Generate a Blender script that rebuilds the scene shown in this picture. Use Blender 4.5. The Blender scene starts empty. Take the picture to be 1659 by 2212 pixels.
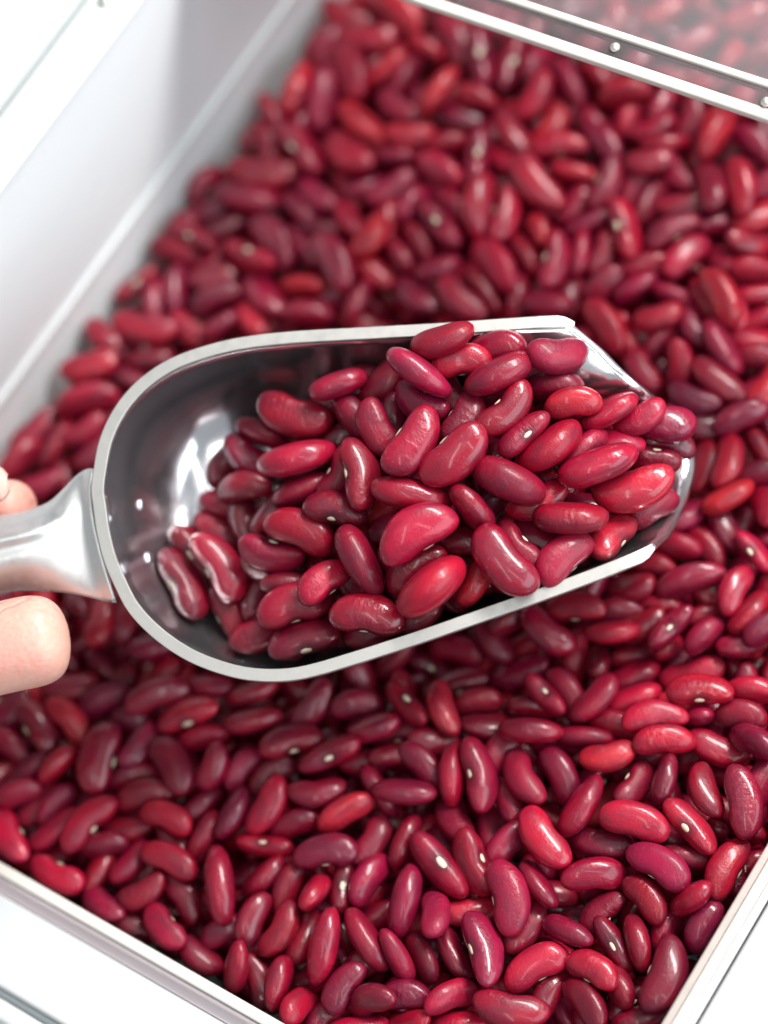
import bpy, bmesh, math, random
import numpy as np
from mathutils import Vector, Matrix, Quaternion

# ---------------------------------------------------------------- camera model and scoop curves (millimetres)
PW, PH, FOC = 1659.0, 2212.0, 4500.0
TILT = math.atan(9005.0/FOC)
DEPTH_PILE, DEPTH_SCOOP = 515.0, 464.0
def unit(v):
    v = np.asarray(v, float); return v/np.linalg.norm(v, axis=-1, keepdims=True)
UPC = np.array([-.5*math.cos(TILT), -.866*math.cos(TILT), -math.sin(TILT)]); UPC = unit(UPC)   # world up in camera axes (right, down, forward)
_v1 = -np.array([-10143., -4544., FOC]); _v1 -= UPC*_v1.dot(UPC)
XC = unit(_v1); YC = np.cross(UPC, XC)
if YC[2] < 0: YC = -YC
# camera axes are a left/right-mixed frame (y down): x right, y down, z forward is right-handed
XC = np.cross(YC, UPC)
M = np.stack([XC, YC, UPC])                 # camera -> world
ORI = np.array([0, 0, DEPTH_PILE])          # the world origin, in camera axes: where the view axis meets the bean surface
CAM = M @ (-ORI)
def ray(x, y):
    return M @ unit(np.array([x-PW/2, y-PH/2, FOC]))
def hit(x, y, p0, n):
    d = ray(x, y); return CAM + d*((np.asarray(p0)-CAM).dot(n)/d.dot(n))
def project(p):
    q = (np.asarray(p)-CAM) @ M            # == M.T @ v
    return np.stack([q[..., 0]/q[..., 2]*FOC+PW/2, q[..., 1]/q[..., 2]*FOC+PH/2, q[..., 2]], -1)
ZUP = np.array([0., 0., 1.])
FWD = M @ np.array([0., 0., 1.])
# scoop frame
SP0 = hit(850, 1080, CAM+FWD*DEPTH_SCOOP, FWD)
_ax = math.radians(12)
_side = unit(ZUP + FWD*(-ZUP.dot(FWD)))     # part of up seen across the view
SN = unit(-FWD*math.cos(_ax) + _side*math.sin(_ax))
def srim(x, y, w=0.0):
    return hit(x, y, SP0+SN*w, SN)
UP_PX = [(205,1100),(200,1058),(206,1010),(216,958),(236,908),(268,858),(315,812),(375,775),(450,748),(530,730),(640,718),(800,709),(960,700),(1100,690),(1240,681)]
LO_PX = [(205,1100),(212,1150),(226,1208),(248,1262),(280,1322),(330,1375),(390,1418),(450,1446),(520,1466),(590,1472),(660,1465),(760,1437),(900,1392),(1050,1340),(1200,1287),(1330,1238),(1420,1200)]
def smooth_curve(P, n):
    P = np.asarray(P, float)
    m = len(P); T = np.empty_like(P); T[1:-1] = (P[2:]-P[:-2])/2; T[0] = P[1]-P[0]; T[-1] = P[-1]-P[-2]
    out = []
    for i in range(m-1):
        for k in range(12):
            s = k/12; h = (2*s**3-3*s*s+1, s**3-2*s*s+s, -2*s**3+3*s*s, s**3-s*s)
            out.append(h[0]*P[i]+h[1]*T[i]+h[2]*P[i+1]+h[3]*T[i+1])
    out.append(P[-1]); out = np.array(out)
    L = np.r_[0, np.cumsum(np.linalg.norm(np.diff(out, axis=0), axis=1))]
    t = np.linspace(0, L[-1], n)
    return np.stack([np.interp(t, L, out[:, k]) for k in range(out.shape[1])], 1)
_rimpx = [p for p in UP_PX[::-1]] + LO_PX[1:]
RIM_N = 161
RIM = smooth_curve(np.array([srim(*p) for p in _rimpx]), RIM_N)        # outer edge of the lip, tip corner to tip corner
_tan = unit(np.gradient(RIM, axis=0)); RIM_IN = np.cross(_tan, SN)
if (RIM_IN[80]).dot(SP0-RIM[80]) < 0: RIM_IN = -RIM_IN                    # unit vectors pointing into the bowl
AXU = unit(srim(1330, 940)-srim(210, 1130)); AXV = np.cross(SN, AXU)
LIP = 2.6
RIMI = RIM + RIM_IN*LIP
_b = int(np.argmin(RIMI @ AXU))
BOWL_D = 31.0
def _side_curve(P):
    u = P @ AXU; u0, u1 = u[0], u[-1]
    return lambda t: np.array([np.interp(u0+(u1-u0)*t, u, P[:, k]) for k in range(3)])
_up = _side_curve(RIMI[:_b+1][::-1]); _lo = _side_curve(RIMI[_b:])
def _section(t, phi):
    a, b = _up(t), _lo(t); m, h = (a+b)/2, (a-b)/2
    D = BOWL_D*max(0.0, 1-(1-min(t/.19, 1))**2.5)**(1/2.5)
    c, s = math.cos(phi), math.sin(phi); p = 2.1+1.1*min(1, t/.16)
    return m + h*math.copysign(abs(c)**(2/p), c) - SN*(D*abs(s)**(2/p))
# the open front edge: image place and height over the rim plane, far corner to near corner
FRONT_PX = [(1240, 690, 0), (1306, 758, -2.2), (1374, 829, -5.0), (1430, 880, -14), (1478, 930, -24), (1499, 985, -26), (1490, 1045, -23), (1462, 1115, -14), (1416, 1192, 0)]
FRONT = smooth_curve(np.array([srim(*q) for q in FRONT_PX]), 61)
_f0, _f1 = _section(1, 0), _section(1, math.pi)
def bowl_point(t, phi, off=0.0):
    """t 0 at the back, 1 at the front edge; phi 0 on the far rim, pi on the near rim"""
    q = phi/math.pi; k = max(0, min(1, (t-.42)/.58)); k = k*k*(3-2*k)
    F = np.array([np.interp(q*60, np.arange(61), FRONT[:, j]) for j in range(3)])
    F = F + (_f0-FRONT[0])*max(0, 1-q/.12) + (_f1-FRONT[-1])*max(0, 1-(1-q)/.12)
    return _section(t, phi) + k*(F-_section(1, phi))

# ---------------------------------------------------------------- camera, world, lights, exposure
S = 0.001                                   # millimetres to metres
scene = bpy.context.scene
COL = scene.collection
random.seed(5)
cam = bpy.data.cameras.new('camera'); camo = bpy.data.objects.new('camera', cam); COL.objects.link(camo)
_right, _down = M @ np.array([1., 0, 0]), M @ np.array([0, 1., 0])
_m = Matrix.Identity(4)
for i in range(3):
    _m[i][0], _m[i][1], _m[i][2], _m[i][3] = _right[i], -_down[i], -FWD[i], CAM[i]*S
camo.matrix_world = _m
cam.sensor_fit = 'HORIZONTAL'; cam.sensor_width = 36.0; cam.lens = 36.0*FOC/PW
cam.clip_start = .02; cam.clip_end = 20
cam.dof.use_dof = True; cam.dof.focus_distance = .462; cam.dof.aperture_fstop = 5.2; cam.dof.aperture_blades = 0
scene.camera = camo

world = bpy.data.worlds.new('World'); scene.world = world; world.use_nodes = True
wn, wl = world.node_tree.nodes, world.node_tree.links
wn.clear()
wo = wn.new('ShaderNodeOutputWorld'); wb = wn.new('ShaderNodeBackground')
wb.inputs['Color'].default_value = (.88, .95, 1.0, 1); wb.inputs['Strength'].default_value = .42
wl.new(wb.outputs[0], wo.inputs[0])

def area(name, loc, target, size, power, colour, size_y=None):
    l = bpy.data.lights.new(name, 'AREA'); l.shape = 'RECTANGLE'; l.size = size; l.size_y = size_y or size
    l.energy = power; l.color = colour
    o = bpy.data.objects.new(name, l); COL.objects.link(o); o.location = loc
    o.rotation_euler = (Vector(target)-Vector(loc)).to_track_quat('-Z', 'Y').to_euler()
    return o
area('ceiling_panel', (.10, -.05, 1.9), (.1, -.05, 0), 1.5, 4.2, (.92, .96, 1), 1.5)
area('ceiling_light', (.42, -.62, 1.45), (0, 0, 0), .09, 2.4, (1, .98, .95), 1.0)
area('ceiling_light', (.95, -.25, 1.45), (0, 0, 0), .07, 2.1, (1, .98, .96), .9)
area('far_fill_light', (.20, .50, .60), (.06, .17, 0), .60, 12.0, (1, .95, .93), .12)  # added lamp low over the bin, brightens the far beans
area('shop_window', (1.50, .15, .66), (0, 0, .03), 1.7, 21, (.86, .93, 1), .95)
scene.view_settings.view_transform = 'Standard'; scene.view_settings.look = 'None'
scene.view_settings.exposure = 0.02; scene.view_settings.gamma = 1.0
scene.render.engine = 'CYCLES'
scene.cycles.max_bounces = 8; scene.cycles.transparent_max_bounces = 12; scene.cycles.caustics_reflective = False; scene.cycles.caustics_refractive = False
# ---------------------------------------------------------------- materials
def new_mat(name):
    m = bpy.data.materials.new(name); m.use_nodes = True
    n, l = m.node_tree.nodes, m.node_tree.links
    return m, n, l, n['Principled BSDF']
def nd(n, kind, **kw):
    x = n.new(kind)
    for k, v in kw.items(): setattr(x, k, v)
    return x
def noise(n, l, vec, scale, detail=3, rough=.55):
    t = nd(n, 'ShaderNodeTexNoise'); t.inputs['Scale'].default_value = scale; t.inputs['Detail'].default_value = detail; t.inputs['Roughness'].default_value = rough
    l.new(vec, t.inputs['Vector']); return t
def ramp(n, l, fac, stops):
    r = nd(n, 'ShaderNodeValToRGB'); e = r.color_ramp.elements
    while len(e) < len(stops): e.new(.5)
    for q, (p, c) in zip(e, stops): q.position = p; q.color = c if len(c) == 4 else (*c, 1)
    l.new(fac, r.inputs['Fac']); return r
def maprange(n, l, v, a, b, c, d):
    r = nd(n, 'ShaderNodeMapRange'); l.new(v, r.inputs['Value'])
    for k, x in zip(('From Min', 'From Max', 'To Min', 'To Max'), (a, b, c, d)): r.inputs[k].default_value = x
    return r.outputs['Result']
def mixc(n, l, f, a, b, mode='MIX'):
    x = nd(n, 'ShaderNodeMix', data_type='RGBA', blend_type=mode)
    for s, v in ((x.inputs['Factor'], f), (x.inputs['A'], a), (x.inputs['B'], b)):
        if hasattr(v, 'is_output'): l.new(v, s)
        elif isinstance(v, (int, float)): s.default_value = v
        else: s.default_value = (*v, 1)
    return x.outputs['Result']

def bean_material(name, heap):
    m, n, l, b = new_mat(name)
    if heap:
        a = nd(n, 'ShaderNodeAttribute', attribute_name='tint'); tint = a.outputs['Color']
        a2 = nd(n, 'ShaderNodeAttribute', attribute_name='seed'); seed = a2.outputs['Fac']
        a3 = nd(n, 'ShaderNodeAttribute', attribute_name='local'); vec0 = a3.outputs['Vector']
    else:
        oi = nd(n, 'ShaderNodeObjectInfo'); tint = oi.outputs['Color']; seed = oi.outputs['Random']
        a3 = nd(n, 'ShaderNodeAttribute', attribute_name='local'); vec0 = a3.outputs['Vector']
    sh = nd(n, 'ShaderNodeMath', operation='MULTIPLY'); l.new(seed, sh.inputs[0]); sh.inputs[1].default_value = 91.7
    cx = nd(n, 'ShaderNodeCombineXYZ'); l.new(sh.outputs[0], cx.inputs[0]); l.new(sh.outputs[0], cx.inputs[2])
    ad = nd(n, 'ShaderNodeVectorMath', operation='ADD'); l.new(vec0, ad.inputs[0]); l.new(cx.outputs[0], ad.inputs[1])
    vec = ad.outputs[0]
    st = nd(n, 'ShaderNodeMapping'); st.inputs['Scale'].default_value = (.55, 1.5, 1.5); l.new(vec, st.inputs['Vector'])
    big = noise(n, l, st.outputs[0], .17, 3)            # clouds of darker skin, drawn out along the bean
    fine = noise(n, l, st.outputs[0], 1.6, 4, .6)       # mottling
    c1 = mixc(n, l, maprange(n, l, big.outputs['Fac'], .40, .68, 0, .85), tint, mixc(n, l, .62, tint, (.035, .004, .018)))
    c2 = mixc(n, l, maprange(n, l, fine.outputs['Fac'], .45, .75, 0, .38), c1, mixc(n, l, .22, tint, (.48, .03, .06)))
    # a few scuffed grey-brown patches
    sc = noise(n, l, vec, .12, 5, .65)
    c3 = mixc(n, l, maprange(n, l, sc.outputs['Fac'], .67, .74, 0, .45), c2, (.17, .045, .05))
    # pale dust specks
    vo = nd(n, 'ShaderNodeTexVoronoi'); vo.inputs['Scale'].default_value = .85; l.new(vec, vo.inputs['Vector'])
    sp = noise(n, l, vec, .5, 1)
    k = nd(n, 'ShaderNodeMath', operation='MULTIPLY'); l.new(maprange(n, l, vo.outputs['Distance'], .05, .12, .45, 0), k.inputs[0]); l.new(maprange(n, l, sp.outputs['Fac'], .5, .62, 0, 1), k.inputs[1])
    c4 = mixc(n, l, k.outputs[0], c3, (.62, .33, .30))
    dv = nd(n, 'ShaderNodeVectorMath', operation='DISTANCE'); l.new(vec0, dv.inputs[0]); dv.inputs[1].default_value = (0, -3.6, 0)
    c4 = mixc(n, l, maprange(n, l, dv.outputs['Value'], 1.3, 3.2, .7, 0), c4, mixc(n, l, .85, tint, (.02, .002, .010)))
    l.new(c4, b.inputs['Base Color'])
    b.inputs['Specular IOR Level'].default_value = .32
    sm = nd(n, 'ShaderNodeMath', operation='MULTIPLY'); l.new(seed, sm.inputs[0]); sm.inputs[1].default_value = 37.7
    fr = nd(n, 'ShaderNodeMath', operation='FRACT'); l.new(sm.outputs[0], fr.inputs[0])
    ra = nd(n, 'ShaderNodeMath', operation='MULTIPLY_ADD'); l.new(fr.outputs[0], ra.inputs[0]); ra.inputs[1].default_value = -.14; l.new(maprange(n, l, big.outputs['Fac'], .3, .7, .34, .50), ra.inputs[2]); l.new(ra.outputs[0], b.inputs['Roughness'])
    l.new(maprange(n, l, fr.outputs[0], 0, 1, .10, .62), b.inputs['Coat Weight']); b.inputs['Coat Roughness'].default_value = .11
    b.inputs['Sheen Weight'].default_value = .0; b.inputs['Sheen Tint'].default_value = (1, .75, .8, 1)
    wr = nd(n, 'ShaderNodeMapping'); wr.inputs['Scale'].default_value = (1.3, .6, .6); l.new(vec, wr.inputs['Vector'])
    w1 = noise(n, l, wr.outputs[0], .75, 2); w2 = noise(n, l, vec, 2.4, 2)
    wmask = noise(n, l, vec, .11, 1)
    mm = nd(n, 'ShaderNodeMath', operation='MULTIPLY'); l.new(w1.outputs['Fac'], mm.inputs[0]); l.new(maprange(n, l, wmask.outputs['Fac'], .47, .68, .12, 1), mm.inputs[1])
    m2 = nd(n, 'ShaderNodeMath', operation='MULTIPLY_ADD'); l.new(w2.outputs['Fac'], m2.inputs[0]); m2.inputs[1].default_value = .25; l.new(mm.outputs[0], m2.inputs[2])
    bp = nd(n, 'ShaderNodeBump'); bp.inputs['Strength'].default_value = .75; bp.inputs['Distance'].default_value = .0005
    l.new(m2.outputs[0], bp.inputs['Height']); l.new(bp.outputs[0], b.inputs['Normal'])
    return m
MAT_BEAN = bean_material('bean_skin', False); MAT_HEAP = bean_material('bean_skin_heap', True)
def simple(name, col, rough=.4, metal=0., spec=.5, bump=0, scale=200, var=0., aniso=None):
    m, n, l, b = new_mat(name)
    b.inputs['Base Color'].default_value = (*col, 1); b.inputs['Roughness'].default_value = rough; b.inputs['Metallic'].default_value = metal
    b.inputs['Specular IOR Level'].default_value = spec
    tc = nd(n, 'ShaderNodeTexCoord'); vec = tc.outputs['Object']
    if aniso:
        mp = nd(n, 'ShaderNodeMapping'); mp.inputs['Scale'].default_value = aniso; l.new(vec, mp.inputs['Vector']); vec = mp.outputs[0]
    nz = noise(n, l, vec, scale, 4)
    if var:
        l.new(mixc(n, l, maprange(n, l, nz.outputs['Fac'], .35, .7, 0, var), col, tuple(c*.55 for c in col)), b.inputs['Base Color'])
    if name == 'scoop_metal': metal = .965; b.inputs['Metallic'].default_value = metal
    l.new(maprange(n, l, nz.outputs['Fac'], .3, .7, rough*.8, rough*1.2), b.inputs['Roughness'])
    if bump:
        bp = nd(n, 'ShaderNodeBump'); bp.inputs['Strength'].default_value = bump; bp.inputs['Distance'].default_value = .0002
        l.new(nz.outputs['Fac'], bp.inputs['Height']); l.new(bp.outputs[0], b.inputs['Normal'])
    return m
MAT_EYE = simple('bean_eye', (.72, .60, .44), .6, scale=1500, var=.25)
MAT_METAL = simple('scoop_metal', (.86, .85, .88), .175, 1, bump=.07, scale=260, var=.12)
MAT_LIP = simple('brushed_lip', (.51, .50, .47), .50, 1, bump=.12, scale=500, var=.08)
MAT_HANDLE = simple('satin_metal', (.76, .755, .74), .42, 1, bump=.15, scale=420, var=.15)
MAT_WHITE = simple('white_plastic', (.74, .795, .80), .30, bump=.12, scale=45, var=.07, aniso=(1, .35, 1))
MAT_LEDGE = simple('white_board', (.62, .65, .65), .36, spec=.25, bump=.05, scale=80, var=.04)
MAT_EDGE = simple('acrylic_edge', (.70, .665, .60), .26, bump=.15, scale=300, var=.12, aniso=(1, 8, 8))
MAT_RIM_REFLECTION = simple('rim_pink_reflection', (.74, .68, .68), .25, scale=200, var=.2)  # grey-pink colour painted for the bean reflection beside the side rim
MAT_RIMSIDE = simple('frosted_edge', (.50, .44, .40), .3, scale=300, var=.2)
MAT_REFLECTION = simple('pink_bean_reflection', (.80, .70, .715), .2, scale=60, var=.10)  # flat pink stands in for beans reflected in the front acrylic
MAT_NEXT = simple('pale_grey_plastic', (.56, .61, .61), .35, scale=60, var=.05)
MAT_GREY = simple('grey_floor', (.42, .46, .50), .5, scale=30, var=.1)
MAT_STUD = simple('nickel_stud', (.90, .86, .78), .38, 1, scale=400)
MAT_GAP = simple('seam_grey', (.46, .50, .51), .5, scale=50)
def acrylic(name, haze):
    m, n, l, b = new_mat(name)
    b.inputs['Base Color'].default_value = (.97, .98, .98, 1); b.inputs['Roughness'].default_value = .04; b.inputs['IOR'].default_value = 1.46
    b.inputs['Transmission Weight'].default_value = 1
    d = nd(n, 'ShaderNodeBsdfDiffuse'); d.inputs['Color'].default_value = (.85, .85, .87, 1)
    tc = nd(n, 'ShaderNodeTexCoord'); nz = noise(n, l, tc.outputs['Object'], 25, 5, .65)
    t = nd(n, 'ShaderNodeBsdfTransparent'); t.inputs['Color'].default_value = (.97, .98, .98, 1)
    g = nd(n, 'ShaderNodeBsdfGlossy'); g.inputs['Roughness'].default_value = .05
    fr = nd(n, 'ShaderNodeFresnel'); fr.inputs['IOR'].default_value = 1.49
    m1 = nd(n, 'ShaderNodeMixShader'); l.new(fr.outputs[0], m1.inputs[0]); l.new(t.outputs[0], m1.inputs[1]); l.new(g.outputs[0], m1.inputs[2])
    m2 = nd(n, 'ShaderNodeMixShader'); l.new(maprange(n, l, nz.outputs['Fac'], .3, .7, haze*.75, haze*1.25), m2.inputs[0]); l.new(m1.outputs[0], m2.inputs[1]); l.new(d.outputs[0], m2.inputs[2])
    l.new(m2.outputs[0], n['Material Output'].inputs['Surface']); n.remove(b)
    return m
MAT_ACRYLIC = acrylic('clear_acrylic', .03); MAT_LID = acrylic('scuffed_hazed_lid', .065)  # diffuse white for scuffs, also painting in the haze of reflected light
def skin_material():
    m, n, l, b = new_mat('skin')
    tc = nd(n, 'ShaderNodeTexCoord'); v = tc.outputs['Object']
    a = noise(n, l, v, 70, 3); f = noise(n, l, v, 700, 3, .6)
    c = mixc(n, l, maprange(n, l, a.outputs['Fac'], .35, .65, 0, 1), (.70, .40, .31), (.74, .33, .27))
    l.new(mixc(n, l, maprange(n, l, f.outputs['Fac'], .4, .7, 0, .3), c, (.82, .52, .42)), b.inputs['Base Color'])
    b.inputs['Roughness'].default_value = .42; b.inputs['Specular IOR Level'].default_value = .4
    b.inputs['Subsurface Weight'].default_value = .4; b.inputs['Subsurface Radius'].default_value = (.004, .0015, .0008); b.inputs['Subsurface Scale'].default_value = 1.0
    wv = nd(n, 'ShaderNodeTexVoronoi'); wv.inputs['Scale'].default_value = 900; l.new(v, wv.inputs['Vector'])
    cr = nd(n, 'ShaderNodeMapping'); cr.inputs['Scale'].default_value = (1, .35, 1); l.new(v, cr.inputs['Vector'])
    cn = noise(n, l, cr.outputs[0], 110, 4, .7)
    x = nd(n, 'ShaderNodeMath', operation='MULTIPLY_ADD'); l.new(wv.outputs['Distance'], x.inputs[0]); x.inputs[1].default_value = .25; l.new(cn.outputs['Fac'], x.inputs[2])
    wa = nd(n, 'ShaderNodeTexWave'); wa.inputs['Scale'].default_value = 55; wa.inputs['Distortion'].default_value = 9; wa.inputs['Detail'].default_value = 3; wa.inputs['Detail Scale'].default_value = 1.5; l.new(v, wa.inputs['Vector'])
    wm = noise(n, l, v, 45, 1)
    y = nd(n, 'ShaderNodeMath', operation='MULTIPLY'); l.new(maprange(n, l, wa.outputs['Fac'], 0, .22, -1.2, 0), y.inputs[0]); l.new(maprange(n, l, wm.outputs['Fac'], .45, .6, 0, 1), y.inputs[1])
    x2 = nd(n, 'ShaderNodeMath', operation='ADD'); l.new(x.outputs[0], x2.inputs[0]); l.new(y.outputs[0], x2.inputs[1]); x = x2
    bp = nd(n, 'ShaderNodeBump'); bp.inputs['Strength'].default_value = .5; bp.inputs['Distance'].default_value = .0006
    l.new(x.outputs[0], bp.inputs['Height']); l.new(bp.outputs[0], b.inputs['Normal'])
    return m
MAT_SKIN = skin_material()
MAT_NAIL = simple('nail', (.62, .30, .25), .4, scale=200, var=.05)
MAT_NAIL_TIP = simple('nail_edge', (.66, .42, .34), .45, scale=200)

# ---------------------------------------------------------------- helpers
def mesh_obj(name, verts, faces, mat, parent=None, smooth=True, loc=None):
    me = bpy.data.meshes.new(name); me.from_pydata([tuple(map(float, v)) for v in verts], [], faces); me.update()
    if smooth: me.polygons.foreach_set('use_smooth', [True]*len(me.polygons))
    if mat: me.materials.append(mat)
    o = bpy.data.objects.new(name, me); COL.objects.link(o)
    if parent: o.parent = parent
    if loc is not None: o.location = loc
    return o
def thing(name, label, cat, loc=(0, 0, 0)):
    o = bpy.data.objects.new(name, None); COL.objects.link(o); o.empty_display_size = .01; o.location = Vector(loc)*S
    o['label'] = label; o['category'] = cat; o['origin'] = tuple(loc)
    return o
def base(p):
    return np.array(p['origin'][:]) if p and 'origin' in p else np.zeros(3)
def prism(name, poly_a, poly_b, mat, parent=None, bevel=.6, kind=None):
    """a closed slab between two outlines of equally many corners, its edges rounded (mm)"""
    n = len(poly_a); v = [(np.array(p)-base(parent))*S for p in list(poly_a)+list(poly_b)]
    f = [tuple(range(n))[::-1], tuple(range(n, 2*n))]+[(i, (i+1) % n, n+(i+1) % n, n+i) for i in range(n)]
    o = mesh_obj(name, v, f, mat, parent, smooth=False)
    bm = bmesh.new(); bm.from_mesh(o.data); bmesh.ops.recalc_face_normals(bm, faces=bm.faces[:])
    if bevel:
        bmesh.ops.bevel(bm, geom=bm.edges[:], offset=bevel*S, segments=2, affect='EDGES', profile=.5)
    bm.to_mesh(o.data); bm.free()
    if kind: o['kind'] = kind
    return o
def extrude(name, section, y0, y1, at, mat, parent=None, bevel=.5, kind=None):
    """section: (u, z) corners; at(u, t) gives x, y for the end t"""
    return prism(name, [(*at(u, y0), z) for u, z in section], [(*at(u, y1), z) for u, z in section], mat, parent, bevel, kind)
def bead(name, c, r, h, mat, parent, up=(0, 0, 1)):
    """a domed stud: a low dome on a short collar"""
    v, f = [], []; up = Vector(up).normalized(); a = up.orthogonal().normalized(); b = up.cross(a); K = 20
    prof = [(1, -.3), (1, .15), (.96, .3), (.8, .62), (.55, .85), (.28, .97)]
    for q, z in prof:
        for k in range(K):
            t = 2*math.pi*k/K; v.append((Vector(c)-Vector(base(parent))+(a*math.cos(t)+b*math.sin(t))*q*r+up*z*h)*S)
    v.append((Vector(c)-Vector(base(parent))+up*h)*S)
    for j in range(len(prof)-1):
        for k in range(K): f.append((j*K+k, j*K+(k+1) % K, (j+1)*K+(k+1) % K, (j+1)*K+k))
    for k in range(K): f.append(((len(prof)-1)*K+k, (len(prof)-1)*K+(k+1) % K, len(v)-1))
    return mesh_obj(name, v, f, mat, parent)

# ---------------------------------------------------------------- floor, ledges and bin
XLEFT = lambda y: -104.5+.067*(y+26)
XRIGHT = lambda y: 121.2+.067*(y+35.1)
YF, YB, ZF, ZBOT = -119.1, 235.0, 8.0, -55.0
prism('floor', [(-2500, -2500, -420), (2500, -2500, -420), (2500, 2500, -420), (-2500, 2500, -420)], [(-2500, -2500, -400), (2500, -2500, -400), (2500, 2500, -400), (-2500, 2500, -400)], MAT_GREY, None, 0, 'structure')

bin_ = thing('bulk_bin', 'clear and white bulk bin filled with dark red kidney beans', 'bin', (0, 0, ZBOT-6))
L_ = lambda u, y: (XLEFT(y)+u, y)
R_ = lambda u, y: (XRIGHT(y)+u, y)
DR = .03                                          # the white side leans out a little
def lx(z, u=0): return u-DR*0+0.045*max(0, z-14)
extrude('side_panel', [(0, ZBOT), (0, 13.5), (3.0, 66.5), (-1.2, 66.5), (-4.5, 13.5), (-4.5, ZBOT)], YF-2, YB, L_, MAT_WHITE, bin_, .5)
extrude('seam_bead', [(.1, 10.9), (1.2, 11.5), (1.2, 13.0), (.1, 13.6)], YF+1, YB-2, L_, MAT_LEDGE, bin_, .35)
fl = extrude('flange', [(3.6, 66.7), (3.6, 68.6), (2.6, 69.4), (-8.6, 69.4), (-9.6, 68.2), (-9.6, 64.5), (-7.6, 64.5), (-7.6, 66.7)], YF-2, YB, L_, MAT_LEDGE, bin_, .6)
bead('stud', (XLEFT(70)-4.2, 70.2, 69.4), 1.9, 1.5, MAT_STUD, bin_)
F_ = lambda u, x: (x, YF+u)
def strip_x(name, section, x0, x1, mat, parent, bevel=.4, kind=None):
    return prism(name, [(x0, YF+u, z) for u, z in section], [(x1, YF+u, z) for u, z in section], mat, parent, bevel, kind)
xr = XRIGHT(YF)
strip_x('front_panel', [(0, ZBOT), (0, ZF-1.6), (-2.3, ZF-1.6), (-2.3, ZBOT)], XLEFT(YF)+.6, xr, MAT_ACRYLIC, bin_, .2)
strip_x('front_rim', [(.15, ZF-1.6), (.15, ZF), (-2.45, ZF), (-2.45, ZF-1.6)], XLEFT(YF)+.6, xr+2, MAT_EDGE, bin_, .45)
extrude('side_panel', [(0, ZBOT), (0, ZF-1.6), (4.2, ZF-1.6), (4.2, ZBOT)], YF+.2, YB, R_, MAT_ACRYLIC, bin_, .2)
extrude('side_rim', [(-.2, ZF-1.6), (-.2, ZF), (1.5, ZF), (1.5, ZF-1.6)], YF+.4, YB, R_, MAT_RIMSIDE, bin_, .3)
extrude('side_rim', [(1.6, ZF-1.6), (1.6, ZF+.2), (3.9, ZF+.2), (3.9, ZF-1.6)], YF+.4, YB, R_, MAT_EDGE, bin_, .45)
extrude('rim_reflection', [(4.0, ZF-3.2), (4.0, ZF-.9), (5.5, ZF-1.9), (5.5, ZF-3.2)], YF-1, YB, R_, MAT_RIM_REFLECTION, bin_, .2)  # strip carrying the painted pink reflection
prism('bottom_panel', [(XLEFT(YF)-4, YF-2.3, ZBOT-6), (XRIGHT(YF)+4, YF-2.3, ZBOT-6), (XRIGHT(YB)+4, YB, ZBOT-6), (XLEFT(YB)-4, YB, ZBOT-6)],
      [(XLEFT(YF)-4, YF-2.3, ZBOT-.2), (XRIGHT(YF)+4, YF-2.3, ZBOT-.2), (XRIGHT(YB)+4, YB, ZBOT-.2), (XLEFT(YB)-4, YB, ZBOT-.2)], MAT_WHITE, bin_, .5)
prism('back_panel', [(XLEFT(YB), YB+.3, ZBOT), (XRIGHT(YB)+4, YB+.3, ZBOT), (XRIGHT(YB)+4, YB+.3, 66), (XLEFT(YB)+3, YB+.3, 66)],
      [(XLEFT(YB), YB+4.3, ZBOT), (XRIGHT(YB)+4, YB+4.3, ZBOT), (XRIGHT(YB)+4, YB+4.3, 66), (XLEFT(YB)+3, YB+4.3, 66)], MAT_WHITE, bin_, .5)
# lid: a clear sheet over the back with a lip along its front edge
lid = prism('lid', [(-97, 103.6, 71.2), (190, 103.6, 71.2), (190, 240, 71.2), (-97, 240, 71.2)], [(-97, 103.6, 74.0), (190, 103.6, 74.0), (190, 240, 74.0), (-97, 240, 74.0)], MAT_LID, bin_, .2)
lid['label'] = 'clear lid pushed back over the far beans'
def lid_part(name, sec, mat, bevel):
    o = prism(name, [(-97, y, z) for y, z in sec], [(190, y, z) for y, z in sec], mat, lid, bevel); return o
lid['origin'] = (0, 0, ZBOT-6)
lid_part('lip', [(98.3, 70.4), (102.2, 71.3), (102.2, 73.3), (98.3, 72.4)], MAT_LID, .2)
lid_part('lip_edge', [(95.7, 70.0), (98.2, 70.3), (98.2, 72.6), (95.7, 72.1)], MAT_EDGE, .5)
lid_part('lid_edge', [(102.3, 71.2), (103.9, 71.1), (103.9, 74.3), (102.3, 74.0)], MAT_EDGE, .5)
for x, y in ((22.9, 100.3), (60.3, 99.3), (-20, 100.3)):
    bead('stud', (x, y, 73.0), 1.15, .9, MAT_STUD, lid)

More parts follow.
